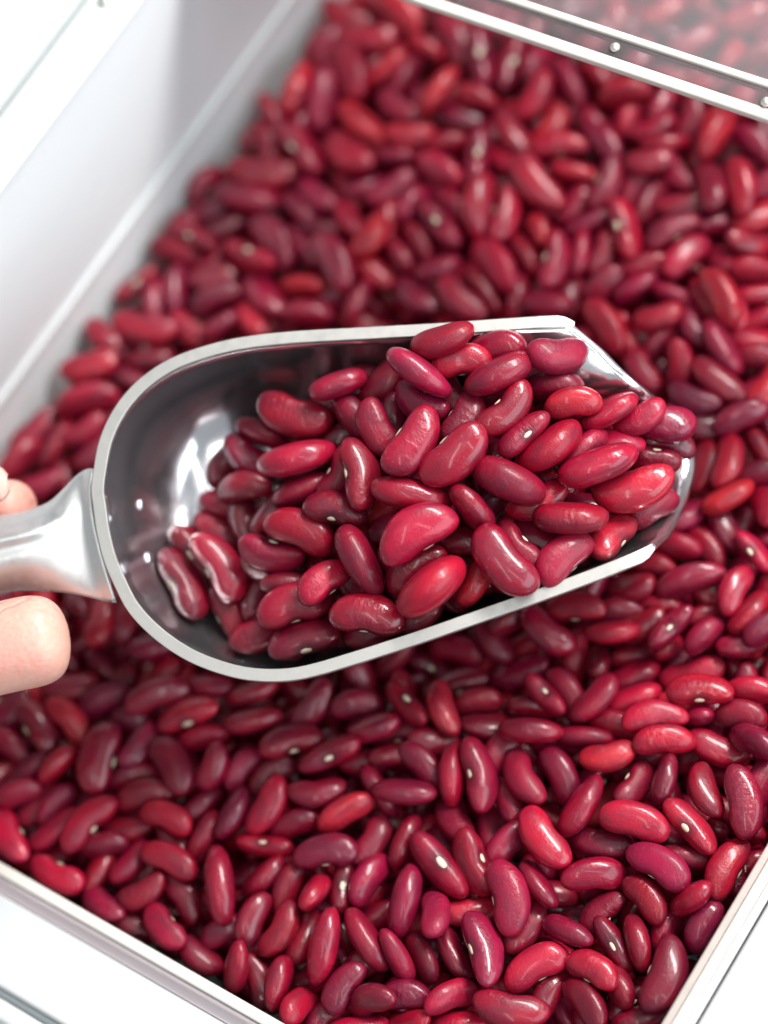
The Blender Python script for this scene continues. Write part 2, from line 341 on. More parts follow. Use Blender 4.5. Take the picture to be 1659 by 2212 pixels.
led = thing('display_ledge', 'glossy white ledge board outside the clear front rim', 'ledge', (0, YF-14, -40))
def yz(name, sec, mat, x0=-330, x1=330, b=.5, parent=led):
    return prism(name, [(x0, y, z) for y, z in sec], [(x1, y, z) for y, z in sec], mat, parent, b)
yz('reflection_strip', [(YF-2.7, -40), (YF-2.7, 3.2), (YF-6.0, 4.2), (YF-6.0, -40)], MAT_REFLECTION, b=.2)  # added strip with the bean reflection painted on as pink
yz('board', [(YF-6.2, -40), (YF-6.2, 4.4), (YF-24.0, 4.4), (YF-24.6, 3.6), (YF-24.6, -40)], MAT_LEDGE)
yz('shadow_gap', [(YF-24.9, -40), (YF-24.9, 1.0), (YF-26.4, 1.0), (YF-26.4, -40)], MAT_GAP, b=.1)
yz('nosing', [(YF-26.6, -40), (YF-26.6, 3.2), (YF-28, 3.9), (YF-30.5, 3.9), (YF-32.3, 2.0), (YF-32.3, -40)], MAT_LEDGE, b=.8)
led2 = thing('side_board', 'white board running beside the right clear rim', 'board', (160, 50, -40))
extrude('board', [(5.6, -40), (5.6, 4.0), (6.6, 5.2), (90, 5.2), (90, -40)], YF+1, YB, R_, MAT_LEDGE, led2, .5)
led3 = thing('neighbour_bin', 'pale grey wall of the next bin beyond the white side flange', 'bin', (-130, 50, -40))
extrude('side_panel', [(-14, -40), (-14, 58.0), (-16.5, 58.0), (-16.5, -40)], YF-30, YB, L_, MAT_WHITE, led3, .4)
extrude('channel', [(-10.2, -40), (-10.2, 52.0), (-13.6, 52.0), (-13.6, -40)], YF-30, YB, L_, MAT_GAP, led3, .1)
extrude('flange', [(-16.8, 54), (-16.8, 61), (-60, 61), (-60, 54)], YF-30, YB, L_, MAT_NEXT, led3, .6)

# ---------------------------------------------------------------- scoop
scoop = thing('metal_scoop', 'polished aluminium scoop heaped with beans and held over the bin', 'scoop', SP0-SN*BOWL_D)
B0 = base(scoop)
NT, NF = 64, 56
ts = [((i/NT)**1.6) for i in range(NT+1)]
V = [(bowl_point(max(t, 1e-4), math.pi*k/NF)-B0)*S for t in ts for k in range(NF+1)]
FQ = [(i*(NF+1)+k, i*(NF+1)+k+1, (i+1)*(NF+1)+k+1, (i+1)*(NF+1)+k) for i in range(NT) for k in range(NF)]
bowl = mesh_obj('bowl', V, FQ, MAT_METAL, scoop)
bm = bmesh.new(); bm.from_mesh(bowl.data); bmesh.ops.remove_doubles(bm, verts=bm.verts[:], dist=1e-6); bmesh.ops.recalc_face_normals(bm, faces=bm.faces[:])
fc = max(bm.faces, key=lambda f: f.calc_area())
bm.normal_update()
cz = sum((f.normal.dot(Vector(SN)) for f in bm.faces))
if cz < 0: bmesh.ops.reverse_faces(bm, faces=bm.faces[:])
bm.to_mesh(bowl.data); bm.free()
so = bowl.modifiers.new('wall', 'SOLIDIFY'); so.thickness = 1.3*S; so.offset = -1
prof = [(-.1, -1.4), (-.15, .68), (0, .82), (2.55, .82), (2.7, .68), (2.7, -.7), (2.3, -1.0), (1.2, -1.5)]
V, FQ = [], []; K = len(prof)
for i in range(RIM_N):
    e = min(i, RIM_N-1-i); tp = min(1, (.25+e/5.5)); rc = 1.5*max(0, 1-e/2.2)**2
    for a, w in prof: V.append((RIM[i]+RIM_IN[i]*(a*(1-rc/3.2)+rc)+SN*((w+.6)*tp-.6)-B0)*S)
for i in range(RIM_N-1):
    for k in range(K): FQ.append((i*K+k, i*K+(k+1) % K, (i+1)*K+(k+1) % K, (i+1)*K+k))
FQ += [tuple(range(K)), tuple(range((RIM_N-1)*K, RIM_N*K))[::-1]]
lip = mesh_obj('lip', V, FQ, MAT_LIP, scoop)
bm = bmesh.new(); bm.from_mesh(lip.data); bmesh.ops.recalc_face_normals(bm, faces=bm.faces[:]); bm.to_mesh(lip.data); bm.free()
es = lip.modifiers.new('crisp', 'EDGE_SPLIT'); es.split_angle = math.radians(32)
# handle: a saddle that hugs the back of the bowl and narrows to a rounded grip
ST = [((204, 1013), (203, 1110), (252, 1302), -1.0, 2.4, 1), ((196, 1012), (194, 1125), (243, 1302), -1.5, 2.6, 1), ((184, 1014), (182, 1138), (226, 1299), -2.9, 3.2, .95), ((166, 1026), (164, 1150), (200, 1292), -2.9, 4.6, .75),
      ((140, 1052), (136, 1160), (164, 1284), -2.0, 6.2, .45), ((108, 1082), (104, 1170), (126, 1279), -.9, 7.6, .2), ((70, 1098), (68, 1178), (84, 1277), -.1, 8.5, .08), ((20, 1109), (20, 1188), (32, 1279), .2, 8.9, 0), ((-60, 1120), (-56, 1204), (-46, 1297), .2, 9.0, 0),
      ((-300, 1150), (-295, 1240), (-288, 1336), 0, 9.0, 0), ((-620, 1196), (-615, 1288), (-608, 1384), -.5, 8.6, 0), ((-760, 1222), (-758, 1306), (-752, 1394), -.8, 7.2, 0), ((-800, 1250), (-799, 1312), (-797, 1376), -1.5, 4.5, 0)]
ST3 = [np.r_[np.array(a), np.array(b), np.array(c), d, e, f] for a, b, c, d, e, f in ST]
ST3 = smooth_curve(np.array(ST3), 90)
V, FQ = [], []; NQ = 40
for q in ST3:
    a, b, c, w0, th, fl_ = q[:2], q[2:4], q[4:6], q[6], q[7], min(1, max(0, q[8]))
    for k in range(NQ):                                  # upper skin from the far edge to the near edge
        s = -1+2*k/(NQ-1)
        p2 = a*(s*s-s)/2+b*(1-s*s)+c*(s*s+s)/2
        ss = s+.12*(1-s*s)                               # the crest sits nearer the far edge
        round_ = -th*.75*(abs(ss)**2.2)+.9*math.exp(-((s+.34)/.17)**2)-.5*math.exp(-((s+.02)/.16)**2)
        flat_ = -.9*abs(s)**8-.5*(1-abs(s)**2)+1.5*math.exp(-((s+.25)/.33)**2)*max(0, 1-2.2*abs(fl_-.55))
        w = w0+round_*(1-fl_)+flat_*fl_
        V.append((srim(*p2, w)-B0)*S)
    for k in range(NQ-2, 0, -1):                         # and back along the underside
        s = -1+2*k/(NQ-1); p2 = a*(s*s-s)/2+b*(1-s*s)+c*(s*s+s)/2
        V.append((srim(*p2, w0-th*.8-th*.5*(1-abs(s)**2.4))-B0)*S)
K = 2*NQ-2
for i in range(len(ST3)-1):
    for k in range(K): FQ.append((i*K+k, i*K+(k+1) % K, (i+1)*K+(k+1) % K, (i+1)*K+k))
FQ += [tuple(range(K)), tuple(range((len(ST3)-1)*K, len(ST3)*K))[::-1]]
hd = mesh_obj('handle', V, FQ, MAT_HANDLE, scoop)
bm = bmesh.new(); bm.from_mesh(hd.data); bmesh.ops.recalc_face_normals(bm, faces=bm.faces[:]); bm.to_mesh(hd.data); bm.free()
for t, f in ((.035, .58*math.pi), (.035, .40*math.pi)):
    p = bowl_point(t, f); e = np.cross(bowl_point(t+.02, f)-p, bowl_point(t, f+.05)-p); e = unit(e)
    if e.dot(AXU) < 0: e = -e
    bead('rivet', p, 1.3, .8, MAT_METAL, scoop, tuple(e))

# ---------------------------------------------------------------- hand
def hp(x, y, w): return Vector(srim(x, y, w))
hand = None
HN = [  # image place, height over the scoop's rim plane (mm), radius (mm), parent
    ((-820, 1800), -6, (20, 23), None),      # 0 palm heel
    ((-640, 1660), -12, (20, 24), 0),        # 1 palm
    ((-430, 1570), -6, (14, 15), 1),         # 2 thumb base
    ((-230, 1475), -1, (11.5, 12), 2),       # 3 thumb knuckle
    ((-95, 1428), 1, (10.4, 10.6), 3),       # 4
    ((40, 1388), 1, (11.4, 11.4), 4),         # 5 thumb pad
    ((158, 1372), 0, (10.9, 11), 5),          # 6 thumb tip
    ((-440, 1520), -24, (11, 11), 1),        # 7 index root
    ((-210, 1390), -29, (8.6, 8.8), 7),      # 8
    ((-80, 1235), -28, (7.8, 8), 8),         # 9
    ((5, 1092), -17, (7.8, 7.8), 9),       # 10
    ((62, 1089), -13, (6.8, 6.8), 10),       # 11 index tip
    ((-560, 1500), -26, (11, 11), 1),        # 12 middle root
    ((-330, 1370), -31, (8.6, 8.8), 12),     # 13
    ((-190, 1180), -27, (8, 8), 13),         # 14
    ((-110, 1075), -12, (7.4, 7.4), 14),     # 15
    ((-50, 1052), -5, (6.6, 6.6), 15),       # 16 middle tip
    ((-680, 1500), -28, (11, 11), 1),        # 17 ring root
    ((-480, 1380), -32, (8.4, 8.6), 17),
    ((-350, 1190), -27, (7.8, 7.8), 18),
    ((-270, 1110), -11, (7, 7), 19),
    ((-225, 1105), -5, (6.2, 6.2), 20),
    ((-790, 1540), -26, (9, 9), 1),          # 22 little finger
    ((-630, 1420), -30, (7.2, 7.2), 22),
    ((-520, 1250), -25, (6.6, 6.6), 23),
    ((-450, 1180), -10, (6, 6), 24),
    ((-1050, 2020), -8, (24, 24), 0),        # 26 wrist
    ((-1500, 2350), -10, (27, 27), 26)]
H0 = hp(-640, 1660, -12)
me = bpy.data.meshes.new('hand')
me.from_pydata([tuple((hp(*p, w)-H0)*S) for p, w, r, k in HN], [(k, i) for i, (p, w, r, k) in enumerate(HN) if k is not None], [])
hand = bpy.data.objects.new('hand', me); COL.objects.link(hand); hand.location = H0*S
me.materials.append(MAT_SKIN)
sk = hand.modifiers.new('skin', 'SKIN'); sk.use_smooth_shade = True; sk.branch_smoothing = .6
for i, (p, w, r, k) in enumerate(HN):
    sv = me.skin_vertices[0].data[i]; sv.radius = (r[0]*S, r[1]*S); sv.use_root = (i == 1)
sb = hand.modifiers.new('round', 'SUBSURF'); sb.levels = 3; sb.render_levels = 3
hand['label'] = 'bare fair hand gripping the scoop handle, thumb below it'; hand['category'] = 'hand'; hand['origin'] = tuple(H0)
def nail(c, axis, up, lw, mat_tip):
    """a curved plate lying over a finger tip, with a paler free edge"""
    c, axis, up = Vector(c), Vector(axis).normalized(), Vector(up); up = (up-axis*up.dot(axis)).normalized(); side = axis.cross(up); V, F = [], []; NU, NV = 12, 10
    for i in range(NU+1):
        u = -1+2*i/NU
        for j in range(NV+1):
            v = -1+2*j/NV; hw = lw[1]*math.sqrt(max(0.02, 1-max(0, abs(u)-.35)**2/.50))
            p = c+axis*(u*lw[0])+side*(v*hw)+up*(-.9*v*v*lw[1]*.42-.5*max(0, u)**2)
            V.append((p-H0)*S)
    for i in range(NU):
        for j in range(NV): F.append((i*(NV+1)+j, i*(NV+1)+j+1, (i+1)*(NV+1)+j+1, (i+1)*(NV+1)+j))
    o = mesh_obj('fingernail', V, F, MAT_NAIL, hand); o.data.materials.append(mat_tip)
    for pl in o.data.polygons:
        if pl.index//NV >= NU-2: pl.material_index = 1
    s = o.modifiers.new('plate', 'SOLIDIFY'); s.thickness = .5*S; s.offset = 0
    return o
nail(hp(-42, 1046, 2.2), hp(10, 1040, 1)-hp(-60, 1050, 2), Vector(SN), (6, 4.6), MAT_NAIL_TIP)

# ---------------------------------------------------------------- beans
BEANS = [   # x, y, z (1/50 mm), quaternion (1/10000), length, width, thickness (1/100 mm), colour, flags
    1485,-726,2448,8375,2347,1282,4765,1936,1045,812,1,1, 2460,-561,2237,5,9721,-1833,-1466,1889,980,784,0,1, 1489,200,2623,2294,-8101,-5388,284,1842,979,734,0,1,
    5654,-3509,175,118,6399,7648,-734,1830,915,731,4,0, 1867,-1153,2225,4503,7059,4465,3157,1827,1243,898,1,1, 3230,933,1834,1011,-9300,-3513,395,1896,980,770,2,1,
    -838,-1815,1496,9469,-1527,1874,-2121,1888,980,709,1,1, 1242,-1686,1887,9787,897,923,1600,1715,958,760,0,1, -674,39,2170,1019,-9867,-803,981,1856,980,766,0,1,
    992,147,2664,1268,-7224,-6734,921,1807,940,695,1,1, 3718,-3548,205,9044,-349,391,-4235,1769,897,652,5,0, 2865,888,2215,4290,8069,3701,1669,1883,977,748,1,1,
    -1184,-2159,1370,8949,-3339,1841,-2320,1945,980,708,3,1, 2092,258,2389,5557,8251,714,-730,1794,1076,832,0,1, -1594,-4299,87,5968,403,584,7993,1852,942,730,0,0,
    5566,-1402,184,8889,-43,554,-4548,1721,814,591,5,0, 3739,-4177,184,8510,-3405,608,-3951,1846,861,653,5,0, 2724,-2443,145,8163,-3726,2370,-3723,1819,896,664,0,0,
    2804,-3568,61,6166,-7593,2003,-567,1903,970,746,0,0, 39,-1145,1955,9606,2442,1296,290,1716,947,705,0,1, 484,-347,2330,8607,-2456,1888,-4041,1757,906,672,0,1,
    3765,-2762,181,1568,9582,-2379,-254,1702,829,659,1,0, 915,-1190,2099,5998,7343,-1512,-2796,1789,980,733,0,1, 4337,-4611,192,621,9824,1643,-638,1734,823,614,0,0,
    2833,241,2092,4439,8657,2245,564,1700,936,690,0,1, 5061,-2469,191,9951,714,-533,-421,1630,814,633,5,0, -360,-444,2202,4623,8203,3031,1464,1889,980,742,1,1,
    4591,-2138,180,9670,2322,631,839,1650,822,645,2,0, 634,-4950,202,7076,5457,-2584,-3671,1930,888,704,0,0, -375,4807,180,251,-9715,2271,634,1920,938,682,2,0,
    -1263,-5043,136,7734,-768,183,6290,1776,829,659,0,0, 525,-2140,1433,9219,-1642,-601,3457,1745,980,706,3,1, 4330,-4079,58,8666,1184,673,4801,1625,816,609,2,0,
    -2345,2776,133,9379,1737,-146,-3000,1930,943,698,5,0, 298,-1893,1643,9184,1021,1118,3655,1749,967,724,5,1, 2928,-156,1918,7909,1658,2006,5538,1584,873,636,5,1,
    2104,-5000,182,2700,5724,5626,5319,1841,880,666,1,0, 1932,1795,2530,135,8826,3520,-3113,1520,849,667,5,1, 1542,-4042,114,9523,558,172,2996,1578,804,581,4,0,
    2305,852,2297,3408,7600,5237,1786,1692,929,728,0,1, -709,-3965,91,9610,-147,-427,-2728,1730,838,634,4,0, 1484,1278,2635,4600,7559,4260,1886,1701,973,737,0,1,
    686,883,2762,5899,7831,818,-1792,1742,886,653,5,1, 1737,939,2584,2590,-7602,-5664,1848,1590,808,584,0,1, 3839,750,69,8116,4695,1449,3160,1759,792,591,5,0,
    2595,-526,78,687,9841,-1157,-1160,1603,814,608,0,0, 2636,-4088,46,3650,4896,6267,4841,1769,888,676,5,0, -4275,937,62,1321,-9849,-1116,-35,1930,884,650,1,0,
    4543,-420,80,9549,-2069,-446,2085,1565,795,621,1,0, -348,3571,79,9254,2939,-985,-2181,1825,905,662,1,0, 5156,-1889,73,8412,-5038,1263,-1506,1605,803,620,2,0,
    4435,-2872,50,9080,2412,2371,2474,1544,774,599,0,0, -4007,3610,53,1721,-9748,-1394,275,1930,937,692,1,0, 2562,4178,257,8886,3181,-796,-3206,1716,848,644,2,0,
    -4417,-300,85,8032,5103,806,2967,1930,914,660,1,0, 3942,-2224,73,3668,6277,6059,3229,1684,828,621,0,0, 3190,-2218,56,1588,9369,-3076,488,1595,787,596,0,0,
    5714,-2126,37,7131,246,1267,6891,1591,747,547,1,0, -1357,-3317,77,8845,2468,1369,3716,1702,788,576,0,0, -3019,4323,80,336,9811,-1609,1019,1930,952,725,1,0,
    -3688,4152,70,8818,-4116,1633,-1622,1930,953,687,1,0, 755,1328,2828,2302,9103,3099,1495,1523,804,605,0,1, 466,-3066,67,9022,-1700,782,3886,1601,816,649,0,0,
    969,4660,97,7916,-4388,2239,-3617,1830,877,673,1,0, -1292,-5749,80,1074,-9920,-164,-645,1629,781,591,1,0, -3314,2772,49,9459,2103,-276,-2456,1930,932,686,5,0,
    1168,-322,2345,5331,8191,2089,-357,1867,967,730,1,1, -3830,4975,-16,5264,2849,1829,7800,1930,923,729,5,0, -230,-1471,1737,3822,-9085,-818,1479,1587,865,649,0,1,
    -933,4249,79,4641,3344,2459,7825,1919,946,738,1,0, -885,-3333,56,9210,-1343,-1744,3214,1703,803,616,2,0, -3645,5446,107,8823,3057,-1095,-3406,1930,978,722,1,0,
    2048,5746,122,8281,3013,-1303,-4545,1758,827,644,1,0, -117,-4968,88,9915,1268,17,287,1581,736,567,1,0, 592,-1543,1913,8208,577,1680,5428,1421,783,590,1,1,
    596,-3871,54,41,7202,6890,811,1553,750,577,1,0, 4442,-1139,85,9353,2213,1347,2410,1457,702,509,1,0, 976,-2995,85,8153,-3817,-2015,3859,1632,785,603,0,0,
    -537,2973,59,337,9863,-1534,-505,1655,825,600,5,0, 1369,3343,101,9205,2714,-418,-2780,1677,775,607,1,0, -4656,140,87,562,-9419,-3308,136,1675,839,610,1,0,
    333,3923,59,2881,-5421,-7454,2596,1622,814,645,5,0, 1499,-5059,65,276,7128,6998,394,1446,717,558,0,0, -2563,-4294,76,9552,-1820,665,-2238,1640,786,599,3,0,
    -3988,3196,67,3574,9201,1567,-322,1848,882,688,5,0, 5073,-2844,57,9661,1305,-704,-2112,1353,700,541,0,0, 2466,-4687,72,6187,7405,-1641,-2046,1663,818,616,5,0,
    2507,-5274,111,7512,505,140,6580,1369,700,553,4,0, 3512,-1989,-84,9089,2421,254,-3385,1499,757,599,4,0, 4928,-3809,125,9966,331,-728,-222,1315,700,512,1,0,
    3141,-3353,65,3284,-8650,3789,186,1660,845,659,0,0, 5115,-1439,50,2200,8975,-3821,-143,1426,700,532,0,0, 1843,4608,70,7905,1050,1690,5792,1545,781,617,1,0,
    2015,-2999,105,4503,8715,1803,724,1591,722,565,5,0, 4214,-924,61,9551,-216,631,2886,1570,731,526,1,0, 1056,-3453,53,892,9501,2967,-356,1435,728,571,0,0,
    5777,-2827,35,6880,2125,766,6897,1262,700,558,4,0, 1680,5619,101,8889,757,-1894,-4102,1770,852,653,4,0, 366,-778,2122,9727,-1851,324,1364,1530,827,653,3,1,
    249,-5666,79,811,9811,-1668,555,1428,723,539,0,0, 2780,-131,113,9772,1105,-611,1708,1508,762,569,0,0, 2108,-4060,-58,6768,2368,3831,5823,1466,730,559,5,0,
    447,204,2412,169,9355,-2760,-2199,1497,801,610,5,1, 3491,-1030,82,1284,7944,5870,891,1446,700,516,0,0, 3007,-1708,115,6158,7636,1552,1167,1563,752,599,0,0,
    1488,-3518,50,7754,4124,2042,4324,1496,700,511,2,0, 2986,3214,70,620,9876,-1330,-561,1664,771,609,5,0, -584,4282,86,1989,-5781,-7674,1934,1661,758,574,1,0,
    -3642,1737,-45,8200,3796,1450,4031,1584,801,634,4,0, 3550,2300,64,1278,5977,7906,378,1610,761,558,1,0, -417,-4552,113,9868,1502,-2,603,1418,722,554,1,0,
    1936,-1902,69,2985,8775,-3590,-1099,1489,700,558,2,0, 2303,1395,2333,8927,3302,1598,2617,1319,700,536,2,1, 2004,807,2444,7399,-3546,-2356,5209,1428,780,572,0,1,
    3938,-1566,46,602,9422,3296,-68,1336,700,559,2,0, -2043,6276,68,6105,-6414,3544,-3005,1930,918,703,5,0, -1329,3835,50,7470,-6231,1631,-1647,1815,845,659,5,0,
    -3065,4794,66,4149,8943,-944,-1386,1897,912,663,2,0, 3206,380,1602,7107,-1810,1431,6646,1507,801,593,2,1, 2364,-1024,-443,882,9304,3121,1706,1686,804,605,5,0,
    1526,4876,77,8867,-104,116,4620,1558,729,577,5,0, -2648,6507,-82,9239,2006,5,-3259,1845,867,632,5,0, -965,-887,1714,9178,3085,174,2494,1382,736,549,0,1,
    3641,-4804,60,8242,2141,4219,3113,1408,700,529,1,0, -3501,6550,103,9547,2725,-36,-1200,1863,930,702,2,0, 5004,-4165,51,9525,1679,-1553,-2012,1448,700,517,3,0,
    428,5182,71,2122,-6508,-7145,1443,1618,747,580,5,0, 406,-2550,-83,1568,-7554,-6362,9,1489,719,522,5,0, 2832,3627,105,4182,8547,-2167,-2182,1623,793,624,5,0,
    -3683,6023,74,552,-9767,-2073,10,1675,841,618,1,0, -3432,2412,104,6515,-7511,-306,-1019,1793,855,620,1,0, -246,486,2467,4751,7732,3934,1469,1419,747,590,0,1,
    3455,2860,122,8347,3575,1058,4053,1482,700,554,5,0, -4247,4984,60,3520,5123,7040,3436,1930,875,700,2,0, 2872,-5267,108,8177,3837,-2059,3765,1521,759,580,4,0,
    -1028,5990,188,371,7006,7016,1249,1578,758,560,1,0, -1645,6351,50,5767,-2483,-3421,6991,1736,819,639,0,0, 4360,862,67,6754,1772,2553,6688,1397,700,554,1,0,
    1443,6280,189,6413,3770,3310,5805,1571,736,560,2,0, -2092,-5634,71,1425,9567,-2485,519,1641,791,573,1,0, -2216,-4065,57,9703,930,1328,-1796,1519,716,571,2,0,
    -105,-3052,52,5011,8021,2857,1547,1492,751,596,5,0, 3058,1877,1584,888,9902,1031,-327,1630,933,735,5,1, -3097,2092,-120,2603,9247,-2778,-98,1869,908,710,5,0,
    3050,-4085,144,8416,-1666,-2761,-4332,1494,700,521,5,0, -1721,4557,75,9158,3948,-168,-722,1568,757,595,1,0, -2062,3313,139,613,6970,7143,-125,1533,766,581,2,0,
    21,6483,98,8012,5444,543,2423,1495,739,541,2,0, -2019,-3639,-84,8390,3272,1547,4062,1538,764,551,4,0, 1556,-1104,-431,9535,2592,-983,1186,1525,730,558,0,0,
    4987,-888,-178,983,9879,795,-899,1541,760,604,1,0, 1878,-189,2318,6579,6062,2310,-3826,1410,779,584,0,1, 1150,-5093,71,6278,2486,2445,6960,1351,700,526,4,0,
    -2254,4116,-52,1822,-8539,-4791,902,1549,776,605,5,0, 3790,1855,145,3503,8107,4320,1827,1415,700,551,2,0, 476,3365,-1,2532,9566,672,1273,1542,762,566,5,0,
    -1152,2835,-81,1545,9739,-1577,537,1619,783,579,5,0, -2286,5582,184,4307,6295,5395,3566,1668,842,612,2,0, 508,7539,93,841,-8741,-4667,1051,1504,700,514,1,0,
    -224,-5437,63,683,-8843,-4596,-460,1296,700,511,0,0, 265,-4130,67,3294,5824,6924,2699,1427,716,539,4,0, 2830,2877,75,1212,-9925,-131,2,1431,715,531,4,0,
    4332,-1710,-80,856,-7157,-6009,3454,1407,700,543,0,0, 4304,-2481,-95,33,9886,1442,443,1480,702,547,4,0, 904,-2298,-80,9232,2198,1477,2786,1284,700,556,5,0,
    -244,-3766,86,742,-7037,-6914,-1459,1252,700,558,0,0, 1280,-5674,109,68,7125,4785,5131,1466,738,536,0,0, -773,7181,6,331,-7650,-6429,170,1476,743,582,5,0,
    1803,-5588,84,4706,3790,5465,5799,1328,700,537,0,0, -2367,2023,-29,7050,6806,1432,1387,1501,764,588,0,0, 1937,3700,116,20,9393,3418,314,1295,700,552,1,0,
    -771,6383,61,7648,5554,-1829,-2705,1679,781,609,5,0, -400,5470,64,9653,1093,391,2338,1501,700,552,1,0, 3887,128,67,6884,-4578,-3740,4203,1402,700,551,0,0,
    1515,-2057,61,5721,-7978,1009,-1614,1453,728,559,0,0, 3167,409,-85,624,9526,956,2820,1539,780,583,5,0, 2414,-2550,62,3850,3773,5294,6551,1531,747,590,1,0,
    1261,-2464,-4,2447,9145,2518,2012,1431,700,558,5,0, 4459,-3559,57,6499,7191,-1665,1814,1406,716,557,5,0, 2894,1738,1820,35,-9058,-4211,-477,1297,710,522,1,1,
    3915,-3238,49,5743,7786,-2456,-605,1370,700,509,3,0, 2878,-4690,86,6691,6355,122,-3850,1395,700,524,5,0, 5202,-3306,59,7569,5072,-3147,-2662,1362,700,526,0,0,
    985,8106,83,1466,-8888,-4295,630,1426,726,569,2,0, 4969,-3440,-29,7518,-5966,2398,-1458,1432,700,547,3,0, 166,-5255,-115,9678,557,252,-2441,1464,717,533,3,0,
    2956,-1254,123,6180,-7641,1820,-330,1292,700,527,0,0, -629,-5781,-27,2152,9573,-1109,1577,1511,700,515,5,0, 779,-4286,-75,6440,-7455,-1353,1058,1447,709,516,1,0,
    -1353,4918,42,4290,-3409,-5192,6558,1818,892,653,5,0, 2612,1563,2054,3848,8131,3658,2385,1491,755,563,1,1, -2547,-2808,100,525,5575,8282,-224,1436,711,545,1,0,
    2040,3021,-28,567,9490,-3089,-284,1333,700,523,5,0, 2012,-2608,-5,9395,2673,686,-2028,1415,718,525,5,0, -1099,5439,52,1920,9314,-2965,-883,1660,778,596,0,0,
    3313,-227,124,4551,8512,2400,1038,1342,700,510,1,0, 834,5648,148,350,-9582,-2834,160,1281,700,552,5,0, 4267,-164,-411,1012,-9376,-3294,-461,1613,790,594,2,0,
    4648,-1533,46,3666,5155,6203,4637,1330,700,523,4,0, -4257,-659,15,1617,-8543,-4870,828,1380,700,531,0,0, -870,-4435,7,9336,1474,-12,3267,1530,735,529,3,0,
    1881,-3654,-113,287,7185,6895,-867,1402,700,530,5,0, 729,-5749,-120,3313,9384,-606,-775,1307,700,553,3,0, -4543,2121,4,9539,2841,503,831,1518,722,564,0,0,
    3101,-4563,-80,8750,4048,-1428,-2238,1268,700,506,4,0, -106,-2233,1177,141,8391,5294,-1243,1561,877,633,0,1, -1274,-3929,-22,46,-7116,-6963,940,1365,700,506,5,0,
    1003,1245,2612,9304,2060,1330,2725,1391,784,572,1,1, -2373,4877,78,713,-9655,-2334,909,1372,700,545,2,0, 5525,-2629,125,2074,8266,1062,5123,1428,709,538,1,0,
    5054,-445,-92,9551,2476,-227,1612,1245,700,512,5,0, 4264,266,-85,6804,4656,4035,3968,1294,700,533,5,0, -1131,-499,1650,87,-9648,-81,2629,1531,839,607,5,1,
    1884,6468,-82,9151,3501,112,-1997,1496,744,538,5,0, 3371,-4325,-91,5417,7850,-2678,-1364,1484,700,521,3,0, 2433,3224,48,2718,-5539,-7639,-1890,1352,700,554,1,0,
    5343,-710,92,8471,4317,-2946,959,1482,700,547,4,0, 2139,-5690,49,7070,-289,5229,4753,1348,700,539,1,0, -216,-658,1876,5531,7222,3518,2208,1590,885,644,0,1,
    955,-3920,-92,7977,4413,345,4095,1382,700,530,0,0, -2037,-4595,67,5855,5413,4499,4022,1262,700,519,1,0, 948,-4620,-80,3276,7588,4457,3439,1379,700,526,0,0,
    -125,7162,-72,657,7086,7018,320,1393,700,529,5,0, -2290,-5140,81,8256,4101,1775,3445,1252,700,522,0,0, 1426,4000,-34,4763,7649,2167,3755,1354,700,560,5,0,
    66,5756,-15,9139,3299,-814,-2222,1599,787,616,5,0, -4971,-884,-117,1183,-7863,-5948,1182,1566,721,523,5,0, 2212,-1631,-91,8465,4332,1352,2783,1255,700,511,0,0,
    2493,5095,50,753,-9040,-2095,3650,1444,700,507,1,0, -3194,3664,-91,569,9870,-1493,187,1519,734,552,5,0, -2786,5256,-43,947,-9893,1092,184,1515,708,538,5,0,
    -344,-2711,-76,3986,8261,3687,1509,1351,700,529,5,0, 3984,-3728,-86,276,7493,6603,-418,1436,700,510,5,0, 1927,1517,2212,6413,7344,926,2019,1556,881,671,3,1,
    -4237,6291,-63,1183,-9891,161,860,1656,831,630,0,0, 1398,7067,-80,621,7091,6918,1209,1371,700,525,1,0, -4255,1689,-80,4794,2587,3874,7438,1572,725,558,5,0,
    -1810,5716,64,8433,5361,97,372,1315,700,545,2,0, 911,6518,-107,1193,-7048,-6790,-1675,1451,722,538,5,0, -1831,2485,-62,4329,5089,5812,4646,1404,700,552,5,0,
    34,-3597,-91,7351,2298,2257,5966,1251,700,520,5,0, 541,4189,-30,2834,5180,6804,4341,1518,700,515,1,0, 1036,3873,-44,7067,4055,122,5797,1385,701,533,5,0,
    3352,-2965,-85,7462,2409,2212,5798,1402,700,517,5,0, -631,-3501,-90,7164,6008,1650,3140,1459,700,550,1,0, 2267,-3487,-71,4668,4886,5075,5347,1379,700,520,0,0,
    1966,-829,-183,2340,9264,-2493,-1576,1437,714,541,3,0, 571,6195,-27,1451,9126,3524,1478,1376,700,541,5,0, 1010,5252,-123,6497,2853,3627,6041,1588,719,561,4,0,
    -998,-5184,5,7346,6017,1135,2923,1358,700,549,4,0, 4668,-3194,-132,8090,-498,-1604,5633,1368,700,506,5,0, -742,5791,-105,381,7004,7108,534,1643,828,628,2,0,
    4351,1377,61,8251,-5141,1376,-1896,1242,700,517,1,0, -1836,-5035,-62,6762,3640,2963,5678,1308,700,521,5,0, 4607,708,-36,3375,7005,5970,1975,1338,700,551,0,0,
    1642,-4492,50,5487,3054,7730,901,1387,700,548,1,0, -4818,1505,-80,6879,-4444,-3025,4876,1482,700,520,0,0, -1113,-214,1769,7217,6841,986,-362,1381,743,553,0,1,
    -627,-5180,-104,2961,6450,6947,1170,1392,700,534,5,0, -4030,609,-68,3644,8998,1949,1396,1458,722,557,3,0, -4742,3207,-80,6814,3388,3386,5533,1350,700,550,5,0,
    3844,-805,-89,4065,8407,2568,2490,1431,721,571,1,0, 3441,1086,-42,8702,4775,80,1216,1381,700,537,5,0, 2735,4755,88,8353,4295,3307,918,1387,700,527,1,0,
